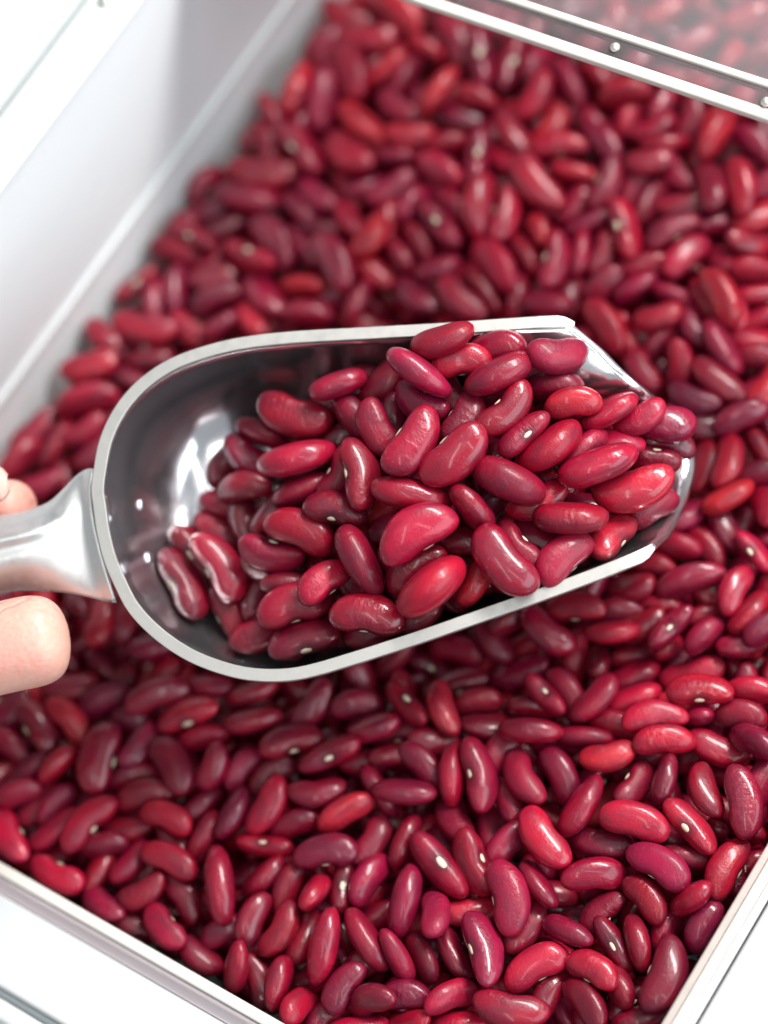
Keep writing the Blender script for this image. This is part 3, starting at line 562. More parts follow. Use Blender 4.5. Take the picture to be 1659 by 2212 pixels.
    -1040,3253,47,2493,8957,3488,1179,1300,700,549,5,0, -1657,-5309,21,2262,8147,4966,1962,1529,711,513,0,0, -3250,5753,2,2426,7716,5422,2278,1522,713,545,2,0,
    -4316,2370,151,8710,-4898,316,-208,1469,695,502,5,0, 3277,2183,-91,1566,6059,7602,1742,1490,700,507,0,0, -1918,2977,-118,1325,9735,-1612,-937,1602,741,590,1,0,
    -3816,2011,-29,712,-9122,-3787,1396,1432,700,512,0,0, -3344,1402,-6,4955,6874,4486,2841,1328,700,519,3,0, 1242,1574,2491,9039,3393,-197,2598,1527,835,645,0,1,
    2458,-1807,-138,1957,9046,3426,-1612,1398,700,505,3,0, -1224,7562,-43,171,-8652,-4468,2270,1488,753,571,4,0, -4746,614,67,981,9817,-1626,168,1390,701,543,0,0,
    -2065,7048,-84,664,5775,8110,-659,1395,700,547,5,0, -891,-2880,-89,4109,9000,1040,1020,1258,700,531,5,0, 133,805,2269,433,-8426,-5115,-1625,1559,832,661,3,1,
    3594,-526,-443,3767,8321,3482,2109,1673,824,612,0,0, 3361,971,1294,7723,3844,2880,4158,1411,801,587,5,1, -164,3931,-103,7498,5835,-2609,-1712,1546,741,555,0,0,
    -47,5189,61,5075,8555,1015,180,1355,700,545,1,0, 3573,-1458,-115,7056,6764,1979,743,1530,700,509,0,0, 2139,-791,1838,3488,6369,5745,3775,1329,748,594,2,1,
    788,4336,-96,966,-6976,-7097,177,1380,700,547,1,0, 1052,7497,98,4014,5131,7416,1603,1498,700,558,2,0, -2643,2375,-81,6763,7170,570,1593,1404,700,522,2,0,
    -139,7907,-71,438,-8776,-4736,595,1345,700,539,2,0, 927,7044,-85,7385,5481,1854,3462,1414,710,562,1,0, 724,703,2378,2294,-9718,481,-243,1458,814,595,5,1,
    -1918,5462,-96,325,9976,440,-437,1321,700,546,4,0, 1505,-5670,-117,9284,995,1288,-3339,1439,700,551,3,0, -1510,3539,-79,7331,6082,-1426,-2689,1414,700,551,0,0,
    -4872,-1356,-28,6528,4160,3882,5001,1564,730,559,5,0, -2992,5764,-129,5050,4882,5122,4943,1558,761,585,5,0, 1807,-1478,-361,888,-3575,9169,-1537,1548,752,566,0,0,
    690,-1930,-422,1280,4062,2954,8552,1612,814,646,5,0, 51,-4514,-49,4524,5308,5787,4228,1370,700,536,5,0, -1829,-2735,-80,506,9176,3933,-283,1424,700,510,4,0,
    1720,-4982,-118,3395,5054,7710,1866,1551,779,597,3,0, 2647,-2999,-133,1701,9368,-2833,1151,1492,723,546,5,0, -206,-4187,-131,4981,5881,5935,2318,1433,720,570,3,0,
    1300,-4621,-100,5616,3214,2295,7271,1540,700,532,3,0, 3127,-1085,-95,9208,2371,494,-3058,1444,729,548,5,0, -1680,3277,-77,7932,5667,-1245,-1848,1332,700,551,0,0,
    -1135,-1378,1263,1726,9705,948,-1390,1589,907,719,0,1, 32,281,2189,7086,6648,-606,-2284,1606,892,687,3,1, -2507,3453,-4,4904,8131,-3082,-584,1597,802,597,1,0,
    -3746,1226,-154,473,-9893,607,1240,1536,764,565,0,0, -391,3263,-91,6755,6886,-1457,-2196,1562,728,524,0,0, 3867,1579,-127,1320,9316,-2737,-1997,1405,714,563,4,0,
    -1887,5010,-92,8044,4854,2095,2710,1343,700,523,0,0, 1313,677,2484,839,-7122,-6942,615,1395,778,596,4,1, 1996,-2263,-87,549,9183,2779,-2764,1426,700,529,4,0,
    -2764,-4677,-53,8699,4711,332,-1421,1475,700,557,5,0, 2364,308,1986,333,9029,4273,341,1535,796,590,1,1, 3063,-2499,-108,9410,344,-1430,-3049,1363,700,519,3,0,
    -4206,4028,-50,9043,1147,1004,-3987,1522,735,575,5,0, 5074,-106,-101,7880,5878,1545,986,1349,700,552,1,0, 1436,5349,-97,172,-9702,-2404,235,1487,700,532,5,0,
    3768,1257,-147,9380,2560,-534,-2276,1356,700,557,0,0, -2963,6258,-90,7215,6876,-537,-618,1373,700,527,2,0, -435,7598,-116,4730,4318,6193,4541,1518,768,608,4,0,
    398,-3520,-96,7904,2559,1614,5327,1364,700,523,3,0, 3154,-5032,0,9463,2177,326,2369,1313,700,550,4,0, 1850,-4283,-102,4277,-3612,-4837,6728,1375,700,533,3,0,
    410,6970,-99,8461,5258,765,432,1359,700,526,1,0, 2898,-508,-431,5216,2304,2625,7784,1476,702,544,1,0, -3074,1702,-138,1223,9503,-2841,340,1357,700,511,2,0,
    1493,-980,1980,8256,2779,378,4896,1591,864,649,0,1, 106,4834,-86,242,7709,6246,1225,1302,700,513,5,0, 2343,3823,-81,1118,9296,-3491,-393,1285,700,541,5,0,
    -4153,2699,-86,3362,8442,3775,1784,1544,736,552,4,0, 3521,42,-65,276,9122,3868,1323,1383,700,557,3,0, -2420,-3209,-551,4611,8430,464,-2730,1593,770,586,3,0,
    4889,623,3,7912,3673,2662,4102,1389,700,543,4,0, 1353,-1380,-596,161,346,-8230,5667,1435,691,521,4,0, 3400,1520,-81,3939,6882,6092,34,1394,700,533,5,0,
    -2529,-3692,-82,481,9436,3052,-1186,1542,755,574,5,0, 888,-1472,-440,1081,7682,5929,2160,1511,707,545,0,0, -159,4316,-78,8986,2755,-2446,-2382,1245,700,524,2,0,
    -1159,-4288,-142,8713,3369,1938,2997,1475,700,524,0,0, -1472,4244,-129,9122,3439,-1511,-1637,1614,747,539,0,0, 2415,-280,1987,2444,-9449,2171,194,1384,780,610,5,1,
    177,6280,-140,5834,2902,2620,7119,1284,700,559,1,0, -1365,6589,-81,6776,1895,3343,6271,1417,700,525,5,0, -2321,-2606,-62,6025,2119,2702,7205,1351,700,531,0,0,
    4689,409,-182,1633,8988,4067,4,1423,723,523,0,0, 3157,-479,-451,4583,2519,8444,1161,1510,710,534,3,0, -4553,-945,-84,3676,5854,6642,2846,1596,746,555,0,0,
    1310,7675,-93,7449,5296,861,3966,1352,700,511,5,0, -1719,-3027,-435,5334,494,660,-8419,1368,680,526,1,0, 5821,-2765,-865,5782,4448,5497,4070,1417,680,522,2,0,
    1141,5743,-105,281,-9634,2626,-462,1362,700,546,5,0, 158,-377,2066,3418,-6554,-6686,809,1547,821,592,0,1, 2132,-542,-58,6807,5444,4005,2827,1390,700,523,3,0,
    1636,-2626,-80,5103,7704,3805,374,1400,700,555,3,0, -504,6674,-78,7459,6424,-1109,-1370,1328,700,532,1,0, 5613,-4008,-64,5223,7696,3345,1518,1407,700,552,3,0,
    1661,-3092,-125,6504,7052,-980,-2648,1487,700,506,5,0, -4440,1445,-94,5683,1522,3171,7438,1410,700,505,5,0, 2821,-1403,-133,7233,6685,1330,1108,1255,700,531,0,0,
    5174,-3799,-63,8623,3906,-2931,-1342,1437,710,549,3,0, 821,6043,-33,5031,8121,2748,1090,1350,700,517,1,0, -3303,3369,-148,6660,7244,-1241,-1276,1602,775,599,5,0,
    -1860,4019,-47,6924,3119,3672,5371,1257,700,545,5,0, -1413,-630,1447,7600,3994,2111,4673,1454,835,654,3,1, -2820,3210,-26,4437,8744,1954,179,1463,700,554,3,0,
    -593,-2197,1134,9439,-426,2013,-2584,1458,739,540,0,1, -953,-5414,-143,3733,5401,7165,2358,1524,751,561,0,0, 882,-5356,-110,8905,2291,1044,3789,1362,700,521,5,0,
    1444,4364,-70,8961,3221,1458,2683,1477,712,519,1,0, 4199,1948,52,8864,1038,-3274,-3105,1435,700,521,0,0, -2461,4548,-29,5257,8302,714,1715,1357,700,506,5,0,
    515,6594,-109,6609,2757,2441,6539,1245,700,520,5,0, 3781,2668,-99,7179,6188,-1782,-2643,1257,700,505,0,0, -1390,7264,-136,5889,7597,-1456,-2342,1335,700,513,3,0,
    -809,-1225,1421,1961,8992,-2976,-2538,1520,787,622,3,1, 3568,-199,-617,3870,902,-8079,-4351,1590,742,569,0,0, -283,-5780,-179,1859,9783,-624,-666,1347,700,538,3,0,
    60,-1646,1508,6008,6922,3999,-50,1431,757,561,3,1, -4005,-808,-96,479,7676,6387,-244,1440,723,521,3,0, 3328,-3832,-127,2266,9099,3408,-680,1552,711,567,2,0,
    -882,-4855,-98,1669,9488,2591,687,1348,700,511,0,0, -1664,7031,-79,3067,5535,6953,3408,1341,700,526,5,0, 434,4668,-131,5846,7185,2277,3003,1524,735,559,5,0,
    3828,-1167,-125,9249,3766,455,269,1445,707,544,0,0, 2358,5557,-121,850,8665,4903,-390,1502,760,597,1,0, 5257,-2173,-120,5219,8121,2608,-68,1499,735,560,3,0,
    3203,91,-125,9283,2943,950,2065,1379,700,558,4,0, -4556,2854,-166,2084,-9038,-3736,148,1484,700,520,4,0, -2376,-4841,-36,5053,6791,3030,4379,1501,700,517,4,0,
    -1056,5080,-73,77,9552,-2363,1778,1468,703,521,1,0, 4587,-4256,-126,7149,2355,2721,5996,1351,700,515,3,0, -4092,276,-116,4735,8779,-592,385,1607,794,589,3,0,
    525,7250,-104,9311,2581,-1692,-1945,1337,700,519,5,0, 2009,3516,-132,4930,5915,4518,4505,1304,700,543,5,0, 1899,4135,-128,6656,7395,682,-738,1342,700,508,5,0,
    -1282,-1751,1285,8275,-5043,2330,-818,1697,912,697,3,1, 4593,-604,-260,3310,-5094,2693,7472,1566,760,554,5,0, -734,7585,-171,269,-5868,-8042,-910,1521,748,585,1,0,
    -4183,5745,-55,5474,4237,3301,6418,1548,700,522,5,0, 3272,3753,-109,9280,3427,1436,295,1396,700,524,0,0, 2877,4584,-117,3922,8502,3511,39,1478,700,530,1,0,
    3146,1470,1407,4277,-8864,-956,1488,1291,707,515,0,1, 26,3378,-149,2776,5533,6456,4471,1358,700,525,5,0, -4442,4545,-40,6313,7167,-2352,-1803,1490,707,549,1,0,
    3320,754,-82,8862,4440,18,1321,1262,700,551,0,0, 749,5303,-136,5792,3979,1964,6839,1553,741,544,5,0, -335,-1823,1156,6833,2257,2547,6459,1533,795,596,3,1,
    -2362,6877,-100,199,-6929,-7056,-1473,1439,700,533,5,0, -2981,2903,-131,7588,6111,-1853,-1284,1734,786,612,5,0, 2750,-2041,-128,7232,1385,2016,6459,1513,741,568,5,0,
    1951,5294,-170,6922,5809,3941,1678,1422,700,517,5,0, 2234,4802,-109,1715,8943,-3382,2375,1548,722,574,0,0, -2586,4048,-90,4525,7317,5093,224,1419,700,506,5,0,
    -1226,-1063,1314,4035,9012,1568,-214,1528,819,605,5,1, 2558,1060,1991,5825,5540,4674,3680,1394,717,560,5,1, 1807,-440,1924,3612,9234,910,928,1512,783,614,3,1,
    3142,1757,1309,9636,1550,1728,1324,1459,771,575,3,1, 3306,-5281,-91,182,-9211,-1957,-3360,1510,704,534,1,0, 3900,2277,-63,8142,4171,205,4034,1392,700,530,4,0,
    3859,63,-503,6036,3669,7074,271,1412,680,525,5,0, -4448,5773,-102,2403,6521,6657,2717,1243,700,517,0,0, -141,-2356,-434,1288,1435,8228,5346,1578,746,583,0,0,
    3062,3968,-128,3009,9332,1920,-417,1490,755,579,1,0, 1678,-1329,1648,454,8302,5530,538,1332,765,560,3,1, -561,-1004,1622,3461,6951,5542,2999,1387,795,610,0,1,
    5395,-2959,-195,6499,3099,4594,5201,1453,723,525,5,0, 3051,-2862,-460,4909,637,2077,8437,1687,845,635,5,0, 584,7964,-110,8598,3824,-1191,-3168,1307,700,546,5,0,
    124,7570,-95,7480,6573,-286,-874,1379,700,547,4,0, -2065,-3392,-472,5518,2814,1693,7666,1531,708,536,0,0, 690,3675,-197,6323,1415,2442,7215,1273,700,545,4,0,
    -2866,3895,-202,9164,1787,-314,-3567,1499,705,554,5,0, -3109,-4323,-104,685,-8735,-4816,-177,1535,776,563,4,0, -2097,-5110,-163,64,7683,6400,64,1454,700,555,5,0,
    3542,3434,12,593,7205,6907,-197,1507,700,505,2,0, -3391,6867,-313,8871,111,-1382,4403,1685,781,579,5,0, 5591,-3327,-636,2146,-2899,-954,-9278,1492,749,590,5,0,
    -168,6030,-187,291,-9646,2522,712,1473,700,557,5,0, 3822,-5002,-89,4457,8622,2013,1319,1410,700,525,1,0, -1948,2403,-534,396,1605,477,9851,1610,792,574,2,0,
    542,-4699,-500,1480,9052,2898,2734,1416,687,506,4,0, 3157,2712,-72,460,-9114,-3745,1644,1430,725,526,3,0, 1319,-2811,-211,712,-9474,-3062,601,1532,710,512,0,0,
    1130,-1638,1229,4746,-413,1121,-8721,1508,739,581,5,1, 2296,-4380,-524,3267,4076,-6838,-5094,1562,789,599,5,0, 2304,4174,-55,6501,6838,-2100,-2563,1374,700,512,1,0,
    5723,-1962,-689,4415,7648,2441,4007,1668,817,604,0,0, 5618,-1050,-80,6810,2517,1964,6590,1480,700,554,5,0, -1608,-3716,-156,9376,2904,279,1891,1262,700,518,4,0,
    -4537,4252,-184,654,6939,7105,-972,1481,700,549,0,0, -4695,2423,-83,6927,4079,1722,5693,1491,740,561,0,0, -4073,2190,-143,108,7006,7134,-142,1538,724,536,0,0,
    889,-529,1503,9533,775,851,2792,1380,680,533,5,1, 3909,1828,-644,4522,5725,-4949,-4721,1477,680,532,4,0, -1808,2700,-698,3268,-5278,-3646,-6940,1378,680,517,1,0,
    2700,1374,1694,3325,9364,949,602,1552,794,634,1,1, 1275,-3358,-600,2517,5267,5578,5900,1469,717,518,4,0, 2282,-633,-435,4039,2357,48,-8839,1442,688,521,1,0,
    5723,-2018,-360,5391,-462,-678,8382,1393,680,530,3,0, 2550,-13,1770,1131,9882,862,-561,1480,822,621,3,1, 1923,-5329,-466,4537,-457,3303,-8264,1682,855,645,1,0,
    4254,567,-394,3401,1263,-9121,-1908,1690,749,567,0,0, 3000,4241,-120,4518,8184,2083,2875,1454,714,528,1,0, 1749,6895,-473,2541,3714,7272,5184,1495,694,530,3,0,
    -2195,-2826,-405,1836,-3601,9085,1056,1512,749,544,4,0, 1277,-1895,-516,2958,7941,-736,-5258,1630,775,582,1,0, -2070,3717,-126,6066,2162,2499,7230,1369,700,522,1,0,
    2829,-5586,-52,5115,8008,2734,1492,1448,700,530,1,0, 4876,-87,-410,2287,-6200,-7480,612,1376,680,513,0,0, 1479,6562,-462,2074,6945,6365,2636,1662,766,569,3,0,
    -1806,2937,-649,246,-2750,-6114,-7416,1629,774,564,2,0, -2989,-2704,-8,6408,6831,-3478,412,1373,700,545,3,0, 5791,-1931,-1001,654,7204,6409,2569,1662,840,613,0,0,
    621,-310,1553,1104,-8550,-4806,-1607,1417,680,509,2,1, -540,7006,-441,727,9942,791,-88,1642,836,648,1,0, 81,8392,-415,8992,-741,-3148,-2946,1590,792,620,0,0,
    -2205,2355,-188,7243,4913,1225,4679,1482,700,533,4,0, 2458,-5618,-156,8055,2095,2541,4927,1528,741,568,3,0, 5657,-2515,-658,2245,4060,-7207,-5151,1651,832,628,0,0,
    422,484,2174,5929,2716,2535,7145,1440,730,544,3,1, 5241,-1804,-526,2201,-4500,6823,5324,1454,680,525,0,0, -1790,-5660,-362,2874,-848,-123,-9540,1538,729,573,1,0,
    2796,234,-69,4518,5522,5148,4754,1532,720,549,4,0, 4703,-944,-516,938,-8418,-5139,-1358,1598,730,562,0,0, 1726,132,1617,3453,3299,-2910,-8290,1571,737,588,4,1,
    1504,-2331,-187,9585,-910,-645,2624,1486,733,555,5,0, 4456,-3271,-533,550,8889,4463,-873,1633,781,587,4,0, 3972,-3255,-427,1083,2987,-9463,596,1385,680,518,1,0,
    -376,-1583,1362,5730,8079,561,1253,1606,870,689,3,1, 3845,940,-561,272,-9608,2475,1218,1565,744,537,0,0, 93,-5794,-881,7987,-4377,-3604,-2015,1606,725,565,5,0,
    1636,-916,1256,1323,305,9759,1711,1641,722,555,1,1, 2237,6000,-99,583,-9185,-3873,-537,1516,762,555,5,0, -1334,2774,-654,1460,5892,-1993,-7693,1584,740,574,1,0,
    1164,6826,-396,7267,788,457,6809,1623,783,608,2,0, 4702,-4302,-688,6094,7341,-2204,-2030,1471,702,528,5,0, 1562,7539,-466,2783,9041,-2816,1609,1681,850,617,5,0,
    1605,3289,-152,9245,2840,40,-2540,1337,700,526,1,0, 3997,-1963,-671,5915,-205,-792,-8021,1481,680,521,2,0, 1142,3602,-371,236,2215,2078,-9525,1663,763,551,2,0,
    -2183,5446,-544,2804,-8659,1188,3968,1538,737,582,5,0, 431,-2469,-652,846,-5601,-5946,-5706,1617,822,642,3,0, 3091,-4819,-522,4366,83,-5398,-7197,1670,831,633,2,0,
    5490,-1493,-498,5993,-7923,752,-860,1567,753,599,1,0, -2706,-5063,-138,7830,2100,4138,4142,1425,700,507,0,0, -37,97,1899,8540,3198,1855,3662,1598,808,595,3,1,
    2704,4164,29,9250,1985,-1142,-3032,1268,700,514,2,0, -2,8082,-739,6161,-5528,-4837,-2843,1501,683,538,0,0, 3211,-1569,-397,9780,880,-504,1821,1439,719,547,5,0,
    1142,8302,-486,671,-9034,4209,-477,1595,756,547,5,0, -227,-4723,-169,2858,9440,-538,-1557,1375,700,533,4,0, 4188,-1353,-514,5766,6699,3610,2973,1556,694,535,3,0,
    3575,394,-189,6350,7585,472,1383,1248,700,536,1,0, -2984,-3272,-650,5297,5982,1308,5870,1637,771,564,0,0, -3984,4651,-187,6528,2186,3167,6525,1497,756,580,5,0,
    -867,2827,-465,1915,4348,8336,2819,1378,680,519,1,0, -224,4771,-495,6611,6787,2474,-2026,1616,818,625,0,0, 1781,-3228,-451,2105,9698,-801,-940,1508,757,570,3,0,
    -427,6190,-541,3177,698,-7216,-6111,1475,722,550,0,0, 2666,710,1319,678,25,-3562,-9319,1375,680,495,4,1, 2070,-2749,-603,6088,2716,3487,6588,1600,723,544,3,0,
    511,-5639,-645,7098,4790,90,-5164,1510,763,607,4,0, 2084,-4275,-666,3374,6539,3089,6027,1494,748,550,1,0, 4459,-3792,-423,37,27,-1261,-9920,1574,760,551,1,0,
    5362,-3875,-206,7154,-3869,-1574,5601,1352,700,541,3,0, 1565,-1858,-639,3989,3666,4865,6854,1609,791,573,0,0, 705,8438,-424,5622,1586,2474,7730,1443,680,508,4,0,
    2777,-3300,-410,2956,9318,-639,-2005,1652,842,618,0,0, -2819,-3468,-555,4162,6332,1276,-6399,1421,680,525,4,0, 228,-1895,-705,5257,6167,-5375,-2332,1411,680,498,3,0,
    554,-2939,-499,1433,-5426,8092,-1742,1461,680,502,0,0, 238,-4283,-569,2534,8021,90,5407,1571,794,628,0,0, -1697,7401,-684,6062,1465,6532,4294,1587,774,609,4,0,
    -706,-3321,-443,4981,3368,-1327,-7880,1467,738,541,3,0, 2256,-3307,-536,3406,5021,-5337,-5891,1480,714,555,1,0, -1745,7590,-451,2568,1394,-7977,-5276,1416,682,517,3,0,
    1479,3788,-653,752,7705,2343,5880,1584,796,596,0,0, -2708,5507,-472,6847,5487,-1680,-4492,1637,828,652,0,0, -3047,7423,-385,8927,-1586,3804,-1825,1380,680,543,0,0,
    2560,-4857,-202,8382,1971,3697,3490,1544,777,603,5,0, -1519,5981,-437,2578,-9615,-574,-759,1592,724,565,2,0, 1194,6182,-464,5917,667,5701,5661,1546,788,608,3,0,
    -378,-2979,-480,3551,2275,213,-9065,1560,743,560,3,0, 4846,46,-649,7967,-5110,3008,-1164,1573,716,531,5,0, -2238,-5823,-648,321,322,7063,-7064,1442,706,544,5,0,
    4612,450,-652,8854,-2004,-4021,-1193,1622,773,568,2,0, 1988,4553,-483,858,-5424,-8328,708,1471,713,551,1,0, -1107,6959,-441,918,7321,6690,894,1396,680,537,3,0,
    132,7528,-646,4907,-2163,-3004,-7888,1499,680,498,5,0, -3408,4214,-481,5376,8343,355,1171,1439,680,501,0,0, 4377,-2760,-658,8104,1297,4019,4062,1537,714,562,0,0,
    -1297,-5756,-686,634,5248,1524,-8350,1555,780,576,3,0, 2016,-679,1319,4480,-1864,8176,3099,1352,680,531,2,1, 1593,554,1692,1146,6628,-6483,-3566,1480,729,543,3,1,
    4157,1359,-664,6110,1312,-1471,-7667,1614,785,602,5,0, -2757,6970,-461,8664,-3673,1824,2848,1562,745,587,2,0, 1901,-4704,-695,8060,5256,27,-2723,1620,779,591,3,0,
    1781,3651,-374,7816,2375,356,5758,1696,857,661,1,0, 3776,-2860,-663,242,-6830,-3982,6119,1357,680,539,5,0, 1541,-1035,-675,1822,-8236,-4911,-2174,1602,708,527,3,0,
    -307,-2777,-902,6691,4498,-645,5880,1555,716,544,2,0, -2618,7431,-399,1982,4473,-7749,-4002,1373,680,490,5,0, -2297,7441,-499,3965,2283,-6206,-6368,1597,810,597,2,0,
    -1462,-2912,-630,8277,-346,-5595,268,1452,711,528,2,0, -590,-3500,-657,671,9052,1777,3802,1392,680,490,1,0, 1639,-2927,-652,5537,6843,47,4745,1468,736,561,3,0,
    -667,-4163,-387,2111,-4341,8757,145,1485,680,516,1,0, 153,-4737,-705,4054,-2036,-749,-8880,1408,695,541,0,0, 1310,-1584,-789,4509,731,-8821,-1151,1366,687,495,5,0,
    -3464,5798,-162,5174,6425,5244,2112,1502,753,583,0,0, -70,-3336,-772,8536,-4463,2671,-305,1518,707,557,3,0, -2016,-2891,-689,3262,5158,5724,5477,1674,847,619,0,0,
    1556,7361,-662,9185,-2594,127,2981,1571,771,567,2,0, -1497,2303,-541,4417,3823,-7120,-3896,1378,680,538,0,0, -2738,-2530,-172,1010,-9387,-3241,-601,1515,700,552,3,0,
    -3288,-2918,-485,4913,-1107,7607,4095,1684,841,631,3,0, 548,7599,-849,204,6267,7417,2381,1611,711,559,4,0, 3635,-2385,-450,2939,9552,348,-45,1387,680,499,0,0,
    -3791,3291,-560,4946,3228,-702,8039,1607,782,594,0,0, 4852,-2043,-455,9872,791,1269,-558,1440,683,526,5,0, -284,5644,-696,202,-5091,5578,6552,1484,694,537,4,0,
    5427,-3749,-862,7464,6264,-826,2088,1649,800,616,3,0, -1594,-2454,-467,35,4736,8750,1003,1436,680,502,0,0, -2986,5047,-495,3352,-8148,4691,-615,1609,786,599,3,0,
    -346,7480,-556,3408,8875,2856,-1211,1415,708,541,3,0, -1603,5506,-476,2139,4261,8116,3376,1409,680,514,5,0, -2374,6043,-464,6045,1363,2805,7331,1621,791,601,5,0,
    709,-1279,1393,756,-9717,2195,-435,1682,752,542,5,1, 383,-5203,-705,3368,7958,-1355,-4846,1502,736,542,1,0, 4647,1037,-219,248,-7197,-6578,-2208,1368,700,526,0,0,
    -1250,7522,-655,6233,4160,-6513,1191,1434,683,514,0,0, 3999,-69,-669,5230,6772,2683,4426,1402,680,526,4,0, -2228,1985,-646,540,202,7662,6400,1624,776,585,2,0,
    5115,443,-449,276,-6951,-6659,2695,1467,704,518,5,0, -3077,2834,-651,3357,5073,5142,6046,1535,695,505,0,0, 3774,-1802,-545,121,-7113,6663,-2237,1412,701,551,4,0,
    -560,8062,-513,597,2756,9192,-2747,1567,714,549,3,0, -4047,6645,-119,8165,5100,1062,2488,1377,700,533,1,0, 179,-4722,-439,1261,4158,8876,-1528,1447,680,536,5,0,
    -3038,5943,-635,730,-5973,-6313,-4893,1485,755,575,3,0, -3597,5501,-641,2366,6358,3000,6707,1357,680,503,2,0, -2989,1370,-420,9631,1044,-919,-2305,1521,738,555,2,0,
    -626,-5064,-576,6468,-501,-94,-7609,1593,792,575,2,0, -3477,2758,-566,1664,-2308,-9443,1653,1677,772,615,0,0, -2825,6097,-721,7258,3045,-3640,4980,1488,733,533,0,0,
    3096,3752,-688,5386,-4438,4520,5556,1642,801,633,0,0, -1364,-5277,-590,4574,6248,3429,5318,1542,736,543,3,0, 2574,-5225,-641,3328,-6344,5358,-4469,1517,680,502,1,0,
    2792,-554,-666,1625,9104,-2784,-2592,1674,830,653,0,0, 1523,-4231,-514,3002,8658,-499,-3971,1388,680,509,0,0, 4913,-2981,-649,4401,5559,2283,6672,1693,774,575,1,0,
    -1438,6169,-706,2505,2810,6356,6740,1648,831,616,4,0, -2102,4798,-438,1493,-3802,-8442,3470,1577,778,587,5,0, -2665,4583,-702,7701,5759,-2171,1676,1685,783,572,3,0,
    -4658,1979,-642,6939,-6735,-149,-2543,1391,680,525,1,0, -788,6498,-681,5652,3923,3005,-6606,1548,744,583,3,0, -1489,6959,-683,956,5041,-5357,-6707,1693,791,595,0,0,
    3257,1903,-512,5955,-54,-6253,-5044,1678,752,569,2,0, 973,962,2227,442,9711,-1940,-1317,1421,748,588,3,1, 2315,667,1844,1162,9909,-219,-639,1417,734,583,0,1,
    4113,-4148,-498,60,1654,8364,-5226,1649,745,566,0,0, -863,-3760,-562,2823,9225,-2383,-1122,1470,732,548,5,0, 344,8853,-684,4910,-3305,-770,8023,1532,708,567,4,0,
    -1135,2739,-867,7747,703,-6145,-1316,1662,798,586,3,0, 796,-3229,-640,605,-9213,-426,-3816,1591,725,547,0,0, -2398,2264,-667,6848,5978,1636,-3833,1687,787,626,3,0,
    2160,-5059,-633,3377,-9175,1536,-1435,1420,680,492,4,0, 2033,3604,-684,6783,-120,3642,6381,1683,802,582,0,0, 5075,-1596,-680,7154,6816,-741,-1349,1462,680,512,5,0,
    -2733,1796,-647,5910,3726,4636,5449,1695,760,560,3,0, 3177,-4320,-438,8514,-922,751,5109,1524,745,587,4,0, -2662,-2850,-649,3141,7620,4445,3509,1357,680,493,0,0,
    -1252,3767,-472,5198,1315,4700,7011,1366,688,550,5,0, -2361,-4326,-603,1966,1040,-5329,8164,1352,680,503,1,0, -4243,-989,-459,127,246,6054,7954,1487,727,564,2,0,
    -4704,617,-177,7015,7015,-1020,-732,1378,700,539,5,0, -1963,-4324,-450,7813,1880,-1945,-5625,1403,680,526,3,0, 558,-2001,-689,3708,7267,-5521,-1720,1658,777,601,0,0,
    5407,-1977,-666,3297,3350,-5079,-7219,1696,783,611,5,0, -4140,1293,-684,1520,8992,-3362,2350,1652,727,579,4,0, 2932,-84,-662,168,372,7927,-6082,1616,792,613,1,0,
    -2144,-4578,-652,3015,-2545,-7213,-5693,1498,730,579,3,0, -2165,6504,-596,5234,3559,847,-7695,1486,752,542,1,0, 2748,-4269,-457,117,4089,-8973,-1658,1636,773,610,2,0,
    135,-2901,-411,6636,-268,-1049,-7402,1365,680,537,1,0, -1956,5191,-640,2372,4091,-6129,-6330,1438,680,529,0,0, -293,6639,-657,7433,-3577,4845,2911,1525,745,590,5,0,
    -1615,-4677,-437,675,8206,5449,-1588,1425,698,539,3,0, -4413,-1265,-255,9674,350,-220,-2499,1336,700,557,3,0, 3300,-2780,-696,3748,5708,1083,-7225,1682,787,618,4,0,
    2394,-1384,-652,6985,507,6370,3220,1424,680,521,5,0, -4510,842,-595,2903,1756,-19,9407,1557,790,597,3,0, -2729,3769,-516,60,-7687,6361,-667,1575,760,564,1,0,
    738,-4825,-650,6687,5393,5108,320,1396,680,531,0,0, -1762,6485,-534,8295,4382,2985,1757,1581,726,559,5,0, 5016,-1359,-743,7079,6554,439,-2595,1444,691,516,0,0,
    -1022,-2527,-455,149,9991,-193,-359,1430,718,570,0,0, -682,-327,1261,9706,1281,1089,1720,1598,786,586,0,1, -1043,4708,-218,8145,-4313,-1725,3475,1524,744,558,3,0,
    4458,1795,-584,4484,-973,-7288,-5082,1446,680,491,5,0, 1429,-3313,-856,5334,-231,7967,2833,1537,726,574,2,0, 3679,621,-701,2506,6009,-2227,7256,1618,803,642,3,0,
    2391,-3893,-577,5028,7253,-533,4672,1407,680,522,0,0, 113,-1158,1124,4481,-2660,292,8530,1579,793,628,0,1, 1149,-5600,-663,2849,8497,-3446,-2795,1663,780,576,5,0,
    -746,-2885,-612,9238,868,3290,1755,1592,807,600,5,0, -3099,6454,-648,3235,5650,4279,6270,1528,757,552,3,0, -90,3269,-632,8035,1489,589,5734,1555,745,555,1,0,
    -3294,5135,-646,1424,3300,847,9293,1409,680,527,3,0, 1111,-2008,-658,4572,7066,-3563,-4058,1408,680,533,0,0, 4589,-1489,-637,4607,1702,7299,4755,1606,742,551,3,0,
    -2140,3628,-547,4104,-3619,-4072,7313,1415,714,566,1,0, -3032,-3845,-506,8120,979,3202,4780,1385,680,490,2,0, -3167,1919,-648,1281,1753,5906,7772,1433,719,526,5,0,
    3659,-3240,-659,5677,6115,-3900,-3895,1660,788,578,0,0, 4702,-3386,-653,3008,-4432,1757,8260,1594,727,550,2,0, -810,3612,-418,1281,-8627,-4881,327,1483,680,530,1,0,
